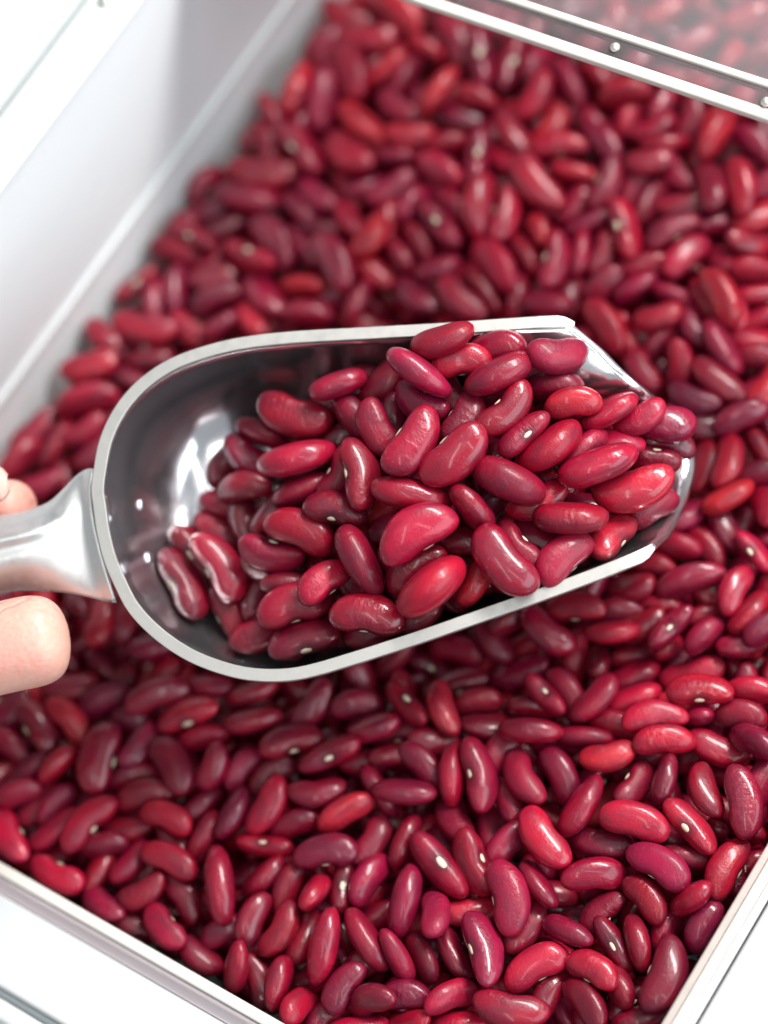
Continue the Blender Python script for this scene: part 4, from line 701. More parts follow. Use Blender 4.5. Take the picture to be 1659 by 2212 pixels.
    3391,2602,-455,22,1112,9609,2537,1583,711,552,2,0, -3530,4530,-411,3172,-238,537,-9465,1392,680,526,0,0, -3522,3820,-649,7708,-6250,1143,463,1675,844,610,0,0,
    1546,-4513,-393,1286,9844,-342,1153,1424,685,527,5,0, 5157,-1059,-462,878,1583,-3396,-9230,1442,682,539,0,0, 2452,3638,-413,4241,-2613,30,-8671,1608,720,572,3,0,
    319,5847,-614,1586,-6828,-2380,-6723,1369,689,549,5,0, 3547,-1447,-656,7346,-4719,-1940,4473,1402,680,534,1,0, -1013,6010,-615,3383,5901,-7143,-1649,1670,755,570,4,0,
    -1333,3291,-451,1440,9680,-2015,-390,1390,683,532,0,0, -4786,1330,-653,4106,3044,-7676,-3867,1594,745,547,1,0, -3243,3566,-641,1522,-3663,6321,6657,1548,696,541,4,0,
    561,7340,-621,1497,5543,7542,3187,1575,785,621,3,0, -4111,-259,-162,214,-8790,-4762,-106,1321,700,519,3,0, 1919,-1042,-662,5647,-3129,2244,-7300,1422,717,545,2,0,
    -4147,1749,-670,5332,6824,-3256,-3795,1605,720,533,0,0, -208,7943,-656,8611,2112,-4182,-1978,1550,772,566,5,0, 1139,-5781,-915,708,9330,692,-3459,1359,680,512,3,0,
    549,-776,1357,3671,1739,4272,8078,1428,680,521,2,1, -2939,-4316,-639,6850,4127,-4075,-4409,1488,728,544,4,0, -108,875,1956,1844,283,-8007,-5692,1386,680,509,1,1,
    -572,5287,-426,5559,1225,-5827,-5801,1639,766,581,5,0, -3292,-4311,-711,5572,5379,-6304,523,1618,757,601,1,0, 5087,-4358,-621,1548,3746,3172,8574,1529,717,540,1,0,
    554,-5653,-989,9264,2560,733,-2661,1367,680,538,0,0, 614,-3819,-915,3246,-1206,9196,1854,1620,817,597,3,0, 107,3669,-402,9979,-138,-41,637,1583,710,564,0,0,
    1351,7871,-401,1298,-9857,-1039,-274,1461,680,517,0,0, 1828,-3395,-679,4660,1888,5543,6633,1540,752,543,3,0, 1644,-5656,-852,5305,4487,7190,-154,1392,700,514,3,0,
    -1502,-3365,-610,3117,4583,-5380,-6351,1454,716,560,5,0, -4002,819,-657,3257,-6947,4484,4584,1402,680,531,1,0, 3562,3261,-647,5727,6779,-4608,-116,1523,764,551,5,0,
    1163,-869,1441,2059,9752,-814,-1,1609,775,562,1,1, 3344,3348,-189,4108,7760,4079,2502,1387,700,551,5,0, -2499,1723,-593,6012,-209,-7968,-576,1533,767,569,3,0,
    -841,7575,-651,254,-2578,-5656,-7829,1586,759,566,0,0, -855,6244,-469,993,-2793,1238,-9470,1356,680,523,5,0, 488,-3517,-639,1327,-1211,-6675,-7226,1634,756,585,0,0,
    1426,-2520,-644,6809,6965,-155,-2257,1675,788,572,1,0, 115,-2062,-452,1076,8030,1956,5526,1518,683,520,4,0, -4490,387,-429,1300,9333,3346,-79,1446,684,519,5,0,
    1337,-1169,1256,9484,-2272,993,-1975,1616,778,595,3,1, 5576,-2976,-654,3248,-4234,6313,5628,1432,680,537,3,0, 2207,2769,-652,6848,-2751,6381,-2196,1506,759,571,5,0,
    -3251,5606,-843,4797,-1168,-8570,-1475,1541,747,574,5,0, 1121,-963,-379,3737,9036,-340,2064,1463,680,511,5,0, -2335,-5268,-594,2094,3622,8947,1563,1429,691,540,5,0,
    81,-5633,-650,4855,-67,-5696,-6631,1522,681,495,2,0, 1848,5161,-680,147,2537,-4147,-8737,1598,775,599,3,0, 588,8232,-632,759,1580,-2261,9582,1646,766,603,0,0,
    1461,-417,1138,711,9705,-1888,1319,1683,800,617,5,1, -432,4513,-659,8676,1923,4566,-429,1575,702,557,3,0, 1241,1248,1961,7305,5518,-1179,3847,1495,733,553,5,1,
    1322,-5287,-664,1211,8313,-4169,3469,1635,724,522,3,0, 481,-4198,-674,8049,-66,-4246,-4146,1466,696,520,0,0, -3862,2326,-651,6421,6353,-3013,3054,1675,839,617,0,0,
    -37,5588,-551,6727,6467,3459,980,1468,680,537,5,0, -2341,6892,-678,5226,5202,5221,4287,1406,680,517,1,0, 1027,-1070,-953,7802,60,-4312,-4532,1521,683,544,3,0,
    1,-3358,-517,2293,1349,-9008,-3431,1400,680,516,3,0, -2182,-3965,-652,9335,3186,471,1576,1668,812,598,0,0, -1495,4188,-647,3154,1056,-4435,8323,1518,704,534,0,0,
    1474,-2814,-970,1866,-3509,-8092,-4328,1596,801,631,1,0, -724,6631,-909,7308,4546,1750,-4782,1683,754,592,3,0, 872,-1519,1108,1531,9640,861,-1998,1509,680,509,3,1,
    1067,223,1501,9668,1548,1826,890,1648,839,612,1,1, 5258,-3871,-630,3914,-7696,5043,109,1635,746,579,0,0, 2629,-2446,-639,3332,7277,-4936,-3404,1523,769,601,0,0,
    -3500,1789,-650,6319,3305,-6991,-523,1394,680,525,1,0, -2011,4070,-642,6679,7311,378,-1343,1596,790,628,1,0, 842,7968,-649,1019,3421,-6012,7150,1561,748,596,5,0,
    -340,-5641,-951,8812,-975,-3272,-3271,1590,775,607,0,0, 4269,1824,-854,845,3379,4619,8157,1395,681,506,0,0, 523,-3842,-653,2898,1422,8850,3356,1540,725,549,2,0,
    -1786,3601,-640,4642,6149,1539,6187,1469,712,532,0,0, -2077,7370,-647,5793,339,-5438,-6063,1379,680,525,1,0, 2996,4493,-485,3341,-9185,-895,-1917,1413,680,535,3,0,
    -3469,7500,-422,2722,8838,-3333,-1838,1699,829,630,2,0, -126,-1004,1279,7860,2978,1575,5184,1563,788,593,0,1, 1078,163,1739,8795,2299,1443,3909,1415,680,524,4,1,
    944,-4211,-656,7785,-2963,4167,3640,1640,831,660,3,0, 850,-1393,-695,467,-7067,6973,1101,1594,741,583,0,0, -809,3660,-733,7988,5131,646,-3075,1682,835,655,0,0,
    -3306,4128,-711,3944,-789,-4930,-7715,1389,680,530,3,0, -1438,5077,-653,6358,-7229,64,-2704,1698,794,612,1,0, -816,7413,-940,672,2479,3751,8907,1467,744,547,0,0,
    613,-5268,-488,5677,10,-6229,5382,1685,767,603,3,0, 1137,4217,-213,247,-7124,-7012,-120,1378,700,552,5,0, -388,-5639,-629,4630,7624,1969,4070,1563,719,565,0,0,
    4443,-1897,-576,8632,-4329,1938,1727,1591,794,612,1,0, 5512,-3351,-884,9067,-445,3077,2850,1459,716,544,0,0, 154,-2934,-646,832,9355,3434,51,1646,732,573,5,0,
    -993,4272,-617,2662,4253,-8484,1688,1409,680,521,4,0, -4086,4731,-585,5918,7116,-1204,-3591,1567,736,576,1,0, 1073,6572,-719,7334,6245,2589,-715,1390,697,549,3,0,
    2318,3373,-822,2221,-4095,6871,5576,1545,752,571,1,0, 3443,3,-662,1528,-7985,2136,5417,1547,695,547,0,0, -3185,7511,-744,6039,2924,-2764,-6880,1664,741,560,1,0,
    4042,-2875,-650,3398,7669,-724,-5396,1556,705,526,0,0, 2455,-81,-404,6,-9897,-1395,-327,1471,744,556,0,0, 1456,-3795,-673,2100,-5264,1839,-8031,1419,680,518,2,0,
    2020,-3843,-643,7344,5382,4125,-287,1517,762,549,3,0, 1144,-2832,-556,2331,1734,-267,9565,1474,680,543,3,0, 3468,1644,-796,1783,-938,6651,7191,1550,722,547,5,0,
    374,-821,1168,4421,-1781,-3893,-7882,1642,793,628,2,1, 4094,-4424,-645,9305,3160,1828,301,1624,749,593,0,0, -3075,-2964,-694,3144,4081,-5538,-6542,1439,680,510,1,0,
    859,-2490,-646,4954,-2565,7005,-4451,1499,756,603,3,0, 5537,-1422,-786,4571,3351,1280,-8139,1587,781,596,5,0, 3277,-520,-728,3704,4656,-7376,-3193,1530,700,532,4,0,
    1365,4084,-653,2719,2950,-4208,8136,1531,757,589,2,0, -1156,-5544,-825,3891,5755,-1613,-7010,1591,707,556,1,0, -997,-5299,-902,5633,-6978,2431,-3696,1653,787,611,0,0,
    -3653,901,-555,3660,-5221,4319,6379,1628,801,632,0,0, -29,4338,-402,7680,3237,-4713,2883,1465,722,525,1,0, -925,-47,1416,1745,674,-9659,-1793,1390,680,536,1,1,
    1897,-118,1332,3652,7478,2439,4980,1423,680,527,2,1, -2869,2378,-652,1428,6126,-5900,5062,1358,680,531,2,0, 2262,3116,-700,5065,2345,5299,-6385,1655,772,611,2,0,
    -1692,4675,-641,1847,4113,-3807,-8073,1601,795,599,0,0, 957,5256,-930,8043,-645,-5803,1107,1647,834,607,2,0, 2764,-3791,-560,4317,2385,-5830,-6456,1453,680,539,5,0,
    528,-1795,1167,1194,1870,1853,9573,1624,760,603,0,1, -3552,6261,-170,7991,5295,2031,1998,1492,733,581,1,0, 5182,-2473,-647,1709,-9297,1598,2844,1509,746,555,1,0,
    5098,-4195,-866,1480,-5528,-6869,-4481,1426,715,534,1,0, -2895,-2379,-409,2411,-5468,8010,-353,1470,681,537,4,0, 4155,-3261,-697,9816,-159,1325,1369,1393,680,497,0,0,
    2392,-1001,-707,2375,2394,9004,2748,1473,680,533,2,0, -4074,2745,-630,3088,8159,4885,181,1459,739,545,1,0, -1941,3220,-673,1717,-120,7876,5917,1361,680,533,0,0,
    -3381,6918,-710,8747,2859,-3149,2323,1699,830,622,4,0, 4108,-2493,-836,6943,-2793,3912,5355,1399,680,523,1,0, 5011,432,-961,3158,1876,-9240,1067,1661,776,578,3,0,
    -1213,6580,-877,4545,-236,8902,190,1697,788,606,0,0, -4534,2873,-648,7794,6117,1253,511,1653,842,630,0,0, -4352,3309,-634,3046,2014,9253,-1018,1527,686,529,0,0,
    -2194,4647,-672,5963,3527,6850,2257,1376,680,513,1,0, 1627,6394,-652,2661,-9288,436,-2541,1400,683,516,3,0, -238,-4027,-875,2146,-4085,5383,7052,1353,680,524,1,0,
    -4176,1016,-822,6078,7068,1537,-3278,1509,744,586,0,0, -459,4758,-854,8124,2151,4687,-2722,1669,808,588,0,0, 997,7405,-789,8203,-571,4814,3035,1594,749,591,5,0,
    -3434,-4245,-385,6144,-5347,-3634,4524,1386,689,539,4,0, 440,-1592,-498,1876,4236,-8704,-1668,1573,738,581,5,0, 5630,-626,-525,7312,-6667,-1415,-280,1466,691,550,5,0,
    124,4074,-416,130,-9767,-2021,-710,1613,782,612,0,0, 1376,843,1514,752,-8819,2145,4130,1621,778,587,0,1, 1105,-3748,-650,8223,4047,3230,-2359,1402,701,519,0,0,
    3184,-1500,-711,6829,3026,2725,-6065,1636,730,528,5,0, 31,8925,-739,4794,6539,-5079,-2909,1536,727,532,0,0, -2235,-4838,-642,103,233,-6803,-7325,1617,800,621,0,0,
    -791,-4631,-367,9862,1170,1035,553,1615,720,542,0,0, 2386,2695,-439,4265,7764,3853,2586,1451,680,536,5,0, 553,5500,-439,3105,-5798,7495,-754,1666,805,596,5,0,
    -728,8381,-505,5273,7656,2919,-2249,1437,680,522,1,0, 2044,-408,1104,575,9133,-2749,2951,1605,735,587,1,1, -703,-5645,-637,4553,1674,-7847,-3859,1497,682,531,5,0,
    2484,-2914,-651,3348,-4667,-8139,-878,1386,680,528,0,0, 4615,-2365,-651,3008,2318,-3416,8597,1356,680,518,4,0, -3413,3116,-646,1094,-7574,-5195,-3801,1554,686,519,0,0,
    -3931,4188,-659,3372,2346,-4854,-7718,1416,680,527,5,0, 395,6154,-464,9396,2729,-578,-1984,1607,782,613,0,0, -777,-5790,-907,994,-3531,-3377,-8668,1469,680,519,1,0,
    -3719,1792,-849,6684,1090,6515,3419,1423,718,572,0,0, 2080,-2013,-507,96,-2045,-9167,-3432,1615,821,600,3,0, 4104,-631,-541,554,-2699,7634,5842,1416,680,522,2,0,
    2070,1472,1762,1593,1125,-7419,-6416,1494,708,539,0,1, -2512,-3415,-649,5159,7791,-3562,34,1555,764,590,3,0, -281,2790,-646,2422,-7783,4493,3656,1515,706,518,0,0,
    -3188,-4847,-424,8806,3186,-2837,-2064,1484,743,539,5,0, 1164,4527,-524,6267,-6839,3639,-847,1674,783,622,4,0, 260,-2103,1045,235,-8742,4173,-2472,1436,691,529,1,1,
    442,-1683,948,6668,-490,-574,-7414,1573,732,584,2,1, 1115,-4713,-653,6306,5962,1321,-4789,1654,747,575,3,0, 3735,357,-652,2741,1423,-7163,-6257,1421,692,534,0,0,
    4136,433,-656,1457,8178,-3048,-4659,1418,680,503,1,0, -2967,4174,-648,3710,3355,-7415,-4472,1459,736,583,1,0, 910,4169,-662,312,-7226,5968,-3475,1547,780,599,5,0,
    -1224,-2892,-653,4614,4222,7252,2880,1675,778,584,5,0, -250,-2921,-720,284,4305,-7697,-4706,1367,680,523,2,0, -2418,-2492,-650,5212,-2639,6788,4449,1500,715,529,3,0,
    -429,5174,-676,6839,-905,-6115,-3875,1429,709,538,0,0, 833,5086,-648,7504,5446,-3602,1025,1535,738,571,0,0, 1090,-2917,-825,4856,-3516,-5482,5831,1508,680,543,2,0,
    3356,996,-943,6260,-4364,-6357,1160,1535,729,571,0,0, 2966,-2130,-642,6648,5321,-2501,4609,1694,822,611,5,0, -2340,2740,-383,1119,-1621,9804,0,1583,735,543,1,0,
    1832,6144,-432,8037,5739,1189,1025,1591,772,571,5,0, 1763,98,1294,3863,-3820,6166,-5698,1461,714,525,5,1, 3050,-3804,-646,1841,3413,-5478,-7413,1595,812,591,0,0,
    -4585,3677,-703,4577,704,-8735,1505,1517,765,591,1,0, 193,7898,-648,3970,1513,7292,-5364,1607,769,569,3,0, -185,-5379,-884,4841,8588,1107,-1260,1367,680,492,1,0,
    874,-3321,-908,1622,7619,4816,4016,1461,680,498,3,0, 1309,-4191,-664,2718,3258,3262,8447,1692,823,597,5,0, -1307,3570,-705,5718,7633,8,-3007,1615,797,616,1,0,
    -4320,4222,-649,6330,7269,1669,2074,1568,725,579,1,0, -3833,5980,-646,1193,2092,-6455,-7248,1650,764,570,3,0, 1006,-4948,-647,3289,5021,3552,-7166,1628,806,633,2,0,
    355,3196,-511,369,7444,6644,-560,1617,760,560,0,0, -4184,-74,-579,2334,4531,7575,4079,1520,689,532,1,0, 1944,4499,-708,1055,-4655,-8742,891,1486,686,504,5,0,
    -117,7038,-637,9314,-1712,-3083,906,1536,690,507,0,0, -3441,1251,-656,2182,481,-9255,-3059,1674,746,554,3,0, 2282,5102,-641,2140,2429,-5527,-7679,1474,738,559,0,0,
    46,6579,-648,6129,6029,920,5024,1392,680,537,2,0, -2063,7911,-673,5425,7392,-3917,769,1680,820,636,4,0, 1939,-3052,-840,6317,5215,-4020,-4090,1653,784,579,2,0,
    3684,1459,-947,400,-178,8315,-5538,1467,703,510,3,0, 872,6100,-912,6222,1098,6531,-4175,1653,769,560,3,0, 1948,5730,-624,5872,6090,5095,-1570,1600,747,548,0,0,
    1142,-859,-685,5191,2986,4000,6938,1452,680,518,0,0, 3474,-1124,-654,6101,371,-7801,-1337,1491,722,538,3,0, -3877,5041,-648,3812,7033,1022,5912,1684,830,646,3,0,
    2017,5516,-668,4150,-540,-5992,-6825,1400,680,533,3,0, -1047,7924,-750,6464,7156,2432,1047,1458,680,495,3,0, 3986,-4740,-424,8803,2383,883,4007,1678,787,627,1,0,
    -4430,3839,-577,2048,8741,-198,-4401,1471,689,524,3,0, 3221,-3354,-657,1915,3158,-2429,-8970,1521,692,514,3,0, -4905,-1238,-655,5255,7187,855,4471,1631,792,615,0,0,
    1376,-607,-638,728,-6345,7184,-2759,1440,680,502,0,0, 1075,7571,-589,5843,1687,5811,5409,1585,719,545,5,0, 4538,-1044,-994,2352,-4088,-1567,8678,1429,711,543,4,0,
    1717,4329,-900,7906,5924,1495,-410,1547,712,563,5,0, -3289,4690,-776,5067,6993,-1673,-4757,1496,760,556,5,0, -341,7430,-821,4630,5991,-6499,-656,1364,693,539,5,0,
    1257,-5210,-451,5386,439,-4390,-7178,1473,694,550,0,0, -415,-638,1374,1709,-6880,-7051,154,1561,787,581,3,1, 5214,-2871,-660,3109,5822,-2619,7041,1531,707,522,5,0,
    4626,-1523,-926,8949,-2411,402,3735,1351,680,518,5,0, 4738,-120,-811,3681,7327,2639,-5079,1576,782,609,5,0, 1648,-3802,-564,4850,4119,-7185,-2807,1517,695,509,0,0,
    -366,-1346,1022,9902,633,939,823,1382,680,534,0,1, 810,-5148,-652,4920,-2487,7541,3570,1666,812,589,4,0, -602,-4372,-657,6769,3370,-1604,-6345,1408,680,530,3,0,
    2858,341,-689,2158,6896,2474,6455,1680,839,605,1,0, -574,4185,-643,4414,8739,690,1917,1464,731,568,5,0, 462,4639,-507,4134,2075,8732,1535,1387,692,514,0,0,
    1539,4682,-651,7983,2469,-4063,-3698,1635,720,522,3,0, -2562,3260,-930,4073,-4883,-7716,161,1657,834,638,3,0, -593,368,1763,8262,-274,1261,-5484,1420,700,542,1,1,
    321,67,1512,5374,8280,-58,1600,1368,680,531,3,1, 2499,1076,1127,1926,1841,9602,-833,1575,754,551,3,1, -4429,-1556,-52,369,9208,3842,554,1336,700,506,5,0,
    2384,-551,-672,6531,5930,-3119,-3530,1651,734,533,0,0, 4108,-468,-699,5917,-7932,1109,913,1386,680,534,5,0, -2605,2695,-661,1830,-9459,2676,128,1616,717,531,1,0,
    1322,3172,-552,3875,3183,7289,4661,1679,778,602,5,0, -3337,6036,-651,4249,-4508,952,-7792,1388,683,531,0,0, 161,-3836,-416,270,-9948,968,154,1415,699,537,0,0,
    -515,-2526,-432,8579,481,3032,-4121,1402,692,550,2,0, 667,4274,-503,3143,8562,-3699,1770,1520,738,571,5,0, -4522,6555,-563,3122,6597,-5272,-4352,1523,680,498,1,0,
    -1794,-5692,-666,959,2846,6807,6682,1570,738,544,4,0, -3182,-4783,-693,9297,615,-3323,1468,1448,737,541,5,0, 2920,-4818,-753,9203,-1607,2724,-2304,1453,723,575,4,0,
    -1471,-4278,-628,7663,5262,-2427,-2774,1420,723,534,0,0, -4696,-829,-651,7577,4158,-2460,4389,1556,705,529,3,0, 4275,-28,-698,2915,4064,-5491,-6696,1564,738,553,4,0,
    2347,3745,-655,900,-3231,-548,-9405,1656,751,545,1,0, 1251,4730,-647,7982,3064,-4834,1880,1560,766,561,0,0, -4130,6532,-652,1803,3470,5678,7244,1526,750,599,3,0,
    348,7045,-638,5905,2766,5811,4869,1659,735,543,5,0, 929,7131,-856,1204,-1319,6313,7547,1472,688,510,4,0, 3675,-1473,-862,4316,1450,-3562,-8160,1364,680,492,1,0,
    5716,-1389,-968,1111,3196,4039,-8499,1405,680,494,1,0, -1779,3763,-886,3680,-1709,-8567,-3184,1659,740,567,0,0, 1604,6574,-880,3870,-5196,7205,2473,1577,755,574,4,0,
    2918,809,-523,7443,5273,-2628,-3143,1598,733,529,0,0, -330,65,1556,5976,-238,1585,-7856,1384,680,514,0,1, -2714,4586,-209,8038,5069,2725,1509,1496,700,529,3,0,
    2474,-4697,-656,3064,-7819,-1148,5307,1668,841,657,3,0, -1685,-3792,-654,240,5330,4353,-7251,1657,817,619,5,0, 4602,-409,-707,8540,3681,-1860,-3172,1578,769,597,4,0,
    -72,5027,-644,8080,5792,-331,1026,1369,680,540,0,0, 976,5616,-649,8476,3362,-4087,384,1390,680,527,1,0, -332,-4905,-810,2628,-18,6295,7312,1430,680,511,1,0,
    3697,2228,-858,4825,4538,-7369,-1350,1484,755,562,4,0, -2013,6104,-886,5139,-2508,6312,-5240,1492,690,518,0,0, -340,6436,-865,7736,-4641,3959,1714,1603,747,558,3,0,
    -3949,1891,-645,1624,-6406,-2696,7004,1618,763,602,4,0, 819,3179,-445,754,9518,2933,-490,1352,680,511,1,0, -2037,5919,-440,2903,7556,-3848,-4435,1474,687,544,5,0,
    1643,1249,1657,5590,-1615,-8008,-1422,1476,680,514,1,1, -1509,-2449,-680,6150,445,1098,-7796,1397,695,518,4,0, 3633,1362,-645,216,1570,7884,5944,1513,771,594,4,0,
    -4679,3171,-650,5415,-1614,7938,2248,1464,729,576,1,0, 2445,4713,-660,4430,1537,7343,4910,1370,680,530,0,0, -609,5946,-704,4381,7028,-5559,-710,1496,710,526,5,0,
    -1312,6523,-635,3588,4857,6319,4859,1427,693,513,5,0, 2414,-2820,-943,1386,-3,-5779,-8043,1610,762,594,0,0, 3888,-2951,-949,1196,6397,-6245,4319,1394,698,553,3,0,
    1916,-553,-897,616,-9358,1206,-3255,1595,719,559,5,0, 4379,-917,-790,3181,7565,3641,4404,1645,778,589,5,0, 3529,1847,-654,3427,-3295,5390,6953,1356,680,505,1,0,
    -1040,5124,-711,4752,-7914,-105,-3845,1654,830,609,5,0, 2689,5071,-686,846,1707,-7005,-6877,1424,724,528,1,0, 245,-5201,-960,1147,8527,-2978,-4137,1520,733,558,3,0,
    1057,-3660,-945,5517,5336,1153,6306,1684,833,602,5,0, 822,7702,-830,5814,2128,-7852,-64,1482,755,575,2,0, -3951,6893,-624,4686,-3862,-5830,5398,1631,821,628,5,0,
    -344,8402,-467,6047,1445,4860,6142,1463,743,560,1,0, -164,-4290,-643,1072,3356,-5754,-7381,1359,680,511,0,0, 3124,-4375,-673,2023,-902,-1177,-9680,1398,694,543,1,0,
    -1763,-2880,-697,6095,5137,-3286,-5067,1444,705,513,1,0, 3151,-2313,-648,1555,1322,-7567,-6211,1595,733,540,3,0, 4205,-1439,-739,3851,-2313,-367,8926,1577,725,529,5,0,
    -4343,413,-729,5029,8110,2942,524,1634,765,602,0,0, 803,5928,-651,719,4255,3290,-8399,1384,680,542,1,0, -2279,-2932,-840,5157,6092,-1076,-5928,1581,727,542,0,0,
    -3943,1388,-964,5785,7421,2551,2226,1416,680,494,3,0, -1908,4999,-985,3429,-1275,6656,6505,1660,838,607,5,0, -3548,5710,-845,5305,-5497,6451,-163,1367,680,533,0,0,
    1764,-507,-479,7318,6001,-1033,-3062,1407,680,538,1,0, -4375,6082,-485,8365,4749,414,-2703,1388,700,516,0,0, -1365,-3883,-645,4049,-6601,5063,-3794,1465,680,515,1,0,
    5296,-2,-657,2978,5851,-3660,-6596,1447,680,528,5,0, 1740,3322,-724,9589,-2326,1089,-1203,1681,825,598,0,0, 375,4169,-707,3504,9309,-731,-722,1614,802,611,0,0,
    1584,5570,-648,3031,-4956,-7251,-3698,1431,710,567,5,0, 130,8482,-785,498,-1004,4323,8947,1495,744,539,0,0, -1736,-5558,-986,7760,2375,1456,5659,1611,784,603,0,0,
    -511,-2341,-909,4666,3855,3120,-7324,1391,680,531,3,0, 4850,-983,-806,7205,-5965,2689,-2297,1437,723,529,1,0, -2913,2219,-867,2653,514,-5377,-7986,1393,684,497,5,0,
    -1117,4189,-924,7981,2138,-4522,-3360,1668,810,598,0,0, 184,8313,-991,7347,3163,-5615,-2120,1601,738,537,1,0, 1294,-172,1603,6331,-1719,1522,-7393,1547,702,544,0,1,
    1508,497,1456,3338,-1932,-9159,-1109,1624,735,555,0,1, 1909,879,1741,2606,-5571,-7871,459,1645,726,580,3,1, 2437,971,1367,2508,6539,664,7107,1497,730,574,1,1,
    2036,-5602,-657,3700,4895,7760,-1460,1522,694,526,0,0, 3655,-5255,-710,4840,4301,3725,6648,1686,766,576,2,0, 4750,-4722,-745,1091,-8997,4128,-906,1560,769,574,5,0,
    4004,-3682,-649,5861,1967,-7794,-1017,1604,807,588,0,0, 1634,-2318,-651,2163,-1150,5961,7646,1378,680,505,0,0, 4182,-2350,-654,2151,6367,5987,-4358,1434,705,545,0,0,
    2578,-1876,-652,608,-4628,-2402,-8511,1451,709,537,5,0, -551,7031,-733,4315,5816,-5672,-3921,1466,680,518,0,0, 377,-3313,-941,5277,7229,-2075,-3949,1696,776,585,4,0,
    881,-2351,-934,812,-7803,-5759,-2300,1588,734,579,3,0, -5059,-885,-714,6233,3749,5996,3339,1362,680,509,2,0, -280,3702,-973,3071,-4786,5493,-6124,1555,701,525,0,0,
    756,6890,-842,3479,9329,210,-911,1512,680,530,2,0, 5238,-4324,-449,4233,6512,-5742,-2590,1460,683,540,0,0, 2615,511,-383,2249,6079,-5810,-4923,1671,828,637,1,0,
    -3634,3560,-651,3447,-3680,7095,4924,1525,680,492,5,0, 2700,1494,1433,720,8248,-5149,-2221,1370,680,540,1,1, -1586,-5290,-650,6095,-4756,-5413,3306,1490,680,492,3,0,
    5288,-1012,-779,4596,-5063,-2084,6993,1578,793,599,1,0, -763,2827,-662,2992,-4138,8591,-341,1483,680,511,3,0, 3498,2752,-709,1254,6545,-6275,-4028,1530,770,595,5,0,
    -531,3187,-649,6988,4591,-927,-5408,1664,751,579,1,0, -4140,3645,-651,7199,-3143,-5857,2001,1390,680,518,1,0, 1076,3720,-704,3455,-1259,8947,2536,1683,819,622,3,0,
    3432,-4707,-931,6848,2552,653,6794,1469,680,505,3,0, 4374,-2838,-933,3209,8517,-4133,291,1578,730,561,4,0, 368,-2327,-911,635,-1344,-8433,-5165,1383,680,543,0,0,
    3367,2878,-919,6477,3491,258,6767,1645,802,605,2,0, -3961,3707,-799,7015,2492,-5349,-3995,1402,680,496,5,0, -1306,3800,-861,7902,5304,1069,-2877,1370,680,492,4,0,
    -677,5091,-911,7136,2517,5085,4108,1365,680,530,5,0, 4703,-2618,-556,6391,-4407,-6202,1122,1391,680,497,0,0, 1496,-501,1400,372,-9005,4086,-1442,1531,734,539,1,1,
    2885,833,1085,479,2368,4566,-8562,1420,680,492,3,1, -115,-5230,-650,7151,6650,-2154,55,1643,786,589,3,0, -43,-2421,-726,8587,-3100,815,-3999,1403,702,547,4,0,
    -3775,1354,-672,6761,1429,4806,-5400,1545,707,523,0,0, -2491,3204,-591,3312,8905,2187,2226,1410,719,571,3,0, 2753,3189,-621,6403,7052,1496,2653,1464,740,559,2,0,
    519,3717,-662,7952,3728,-4412,-1845,1601,809,615,2,0, 1804,4168,-652,4845,-5857,5505,3451,1527,736,587,1,0, 1297,5997,-666,2393,7568,5897,-1489,1506,751,551,5,0,
    -3744,7093,-657,6796,4296,-5465,-2342,1596,813,617,5,0, -531,7889,-680,5090,-1060,2642,8123,1381,680,515,5,0, -494,-4215,-824,8592,180,-4370,2655,1416,680,537,0,0,
    -496,-3400,-848,7817,2489,-3283,-4683,1372,680,514,3,0, 5242,-3181,-814,4286,-4226,7057,3737,1370,689,547,5,0, 988,-1864,-920,18,-1059,-5226,-8460,1532,711,529,2,0,
    3916,853,-879,4871,7139,-3561,-3554,1595,732,534,5,0, -960,5235,-1020,6695,3361,-1556,-6439,1612,812,599,1,0, -4231,6175,-758,7418,2573,-4639,4103,1631,795,576,2,0,
    -1567,8004,-966,8400,1186,-1814,-4973,1409,680,508,5,0, 5133,-631,-591,1034,5502,-7274,-3969,1682,799,581,5,0, -4311,1379,-509,9588,-1529,-2009,1305,1531,776,560,5,0,
    260,8934,-457,3507,6983,5944,1902,1550,768,586,0,0, 122,265,1451,9351,3022,644,1736,1417,680,542,2,1, 833,464,1616,4574,-5716,4675,4954,1491,685,508,5,1,
    1860,-4337,-649,1379,6653,-1494,-7184,1394,680,506,4,0, 2587,-3675,-781,1565,2341,-5994,7493,1582,698,526,1,0, 5107,-3374,-654,3373,6626,-1160,-6586,1510,732,567,3,0,
    3689,-2490,-655,1783,7676,5606,-2543,1505,698,552,0,0, -4798,-458,-696,9669,204,469,-2501,1423,719,518,5,0, 5082,380,-688,7386,784,3044,5964,1454,724,553,1,0,
    4311,874,-650,5047,-3375,7552,-2471,1555,708,517,4,0, -4474,2419,-646,5064,-4690,-2547,6772,1361,680,532,3,0, 3636,2299,-581,2970,8909,3102,-1478,1462,680,501,0,0,
    1606,2783,-740,2037,-8233,-5280,440,1668,805,627,5,0, 207,3654,-702,5789,4145,-2090,-6703,1537,680,514,5,0, -2159,-3819,-964,7187,-355,-4128,5584,1699,842,640,4,0,
    4874,-3743,-841,1772,7261,4590,4803,1529,773,600,5,0, -4764,2259,-683,6509,4212,-5431,3223,1391,696,528,3,0, 838,3373,-919,6497,4950,-2556,5172,1532,754,589,4,0,
    -629,4138,-957,9603,-738,-2292,-1410,1635,751,578,3,0, 656,4589,-789,7301,4241,-4852,2274,1572,770,598,0,0, -3209,-2502,-502,5711,-3681,-6965,2308,1538,759,566,1,0,
    -2036,-2415,-454,8722,4055,-2332,-1433,1562,705,510,3,0, 1975,-140,-514,6162,3497,862,7004,1619,756,554,5,0, 98,2733,-336,5866,1113,1060,7951,1446,680,516,3,0,
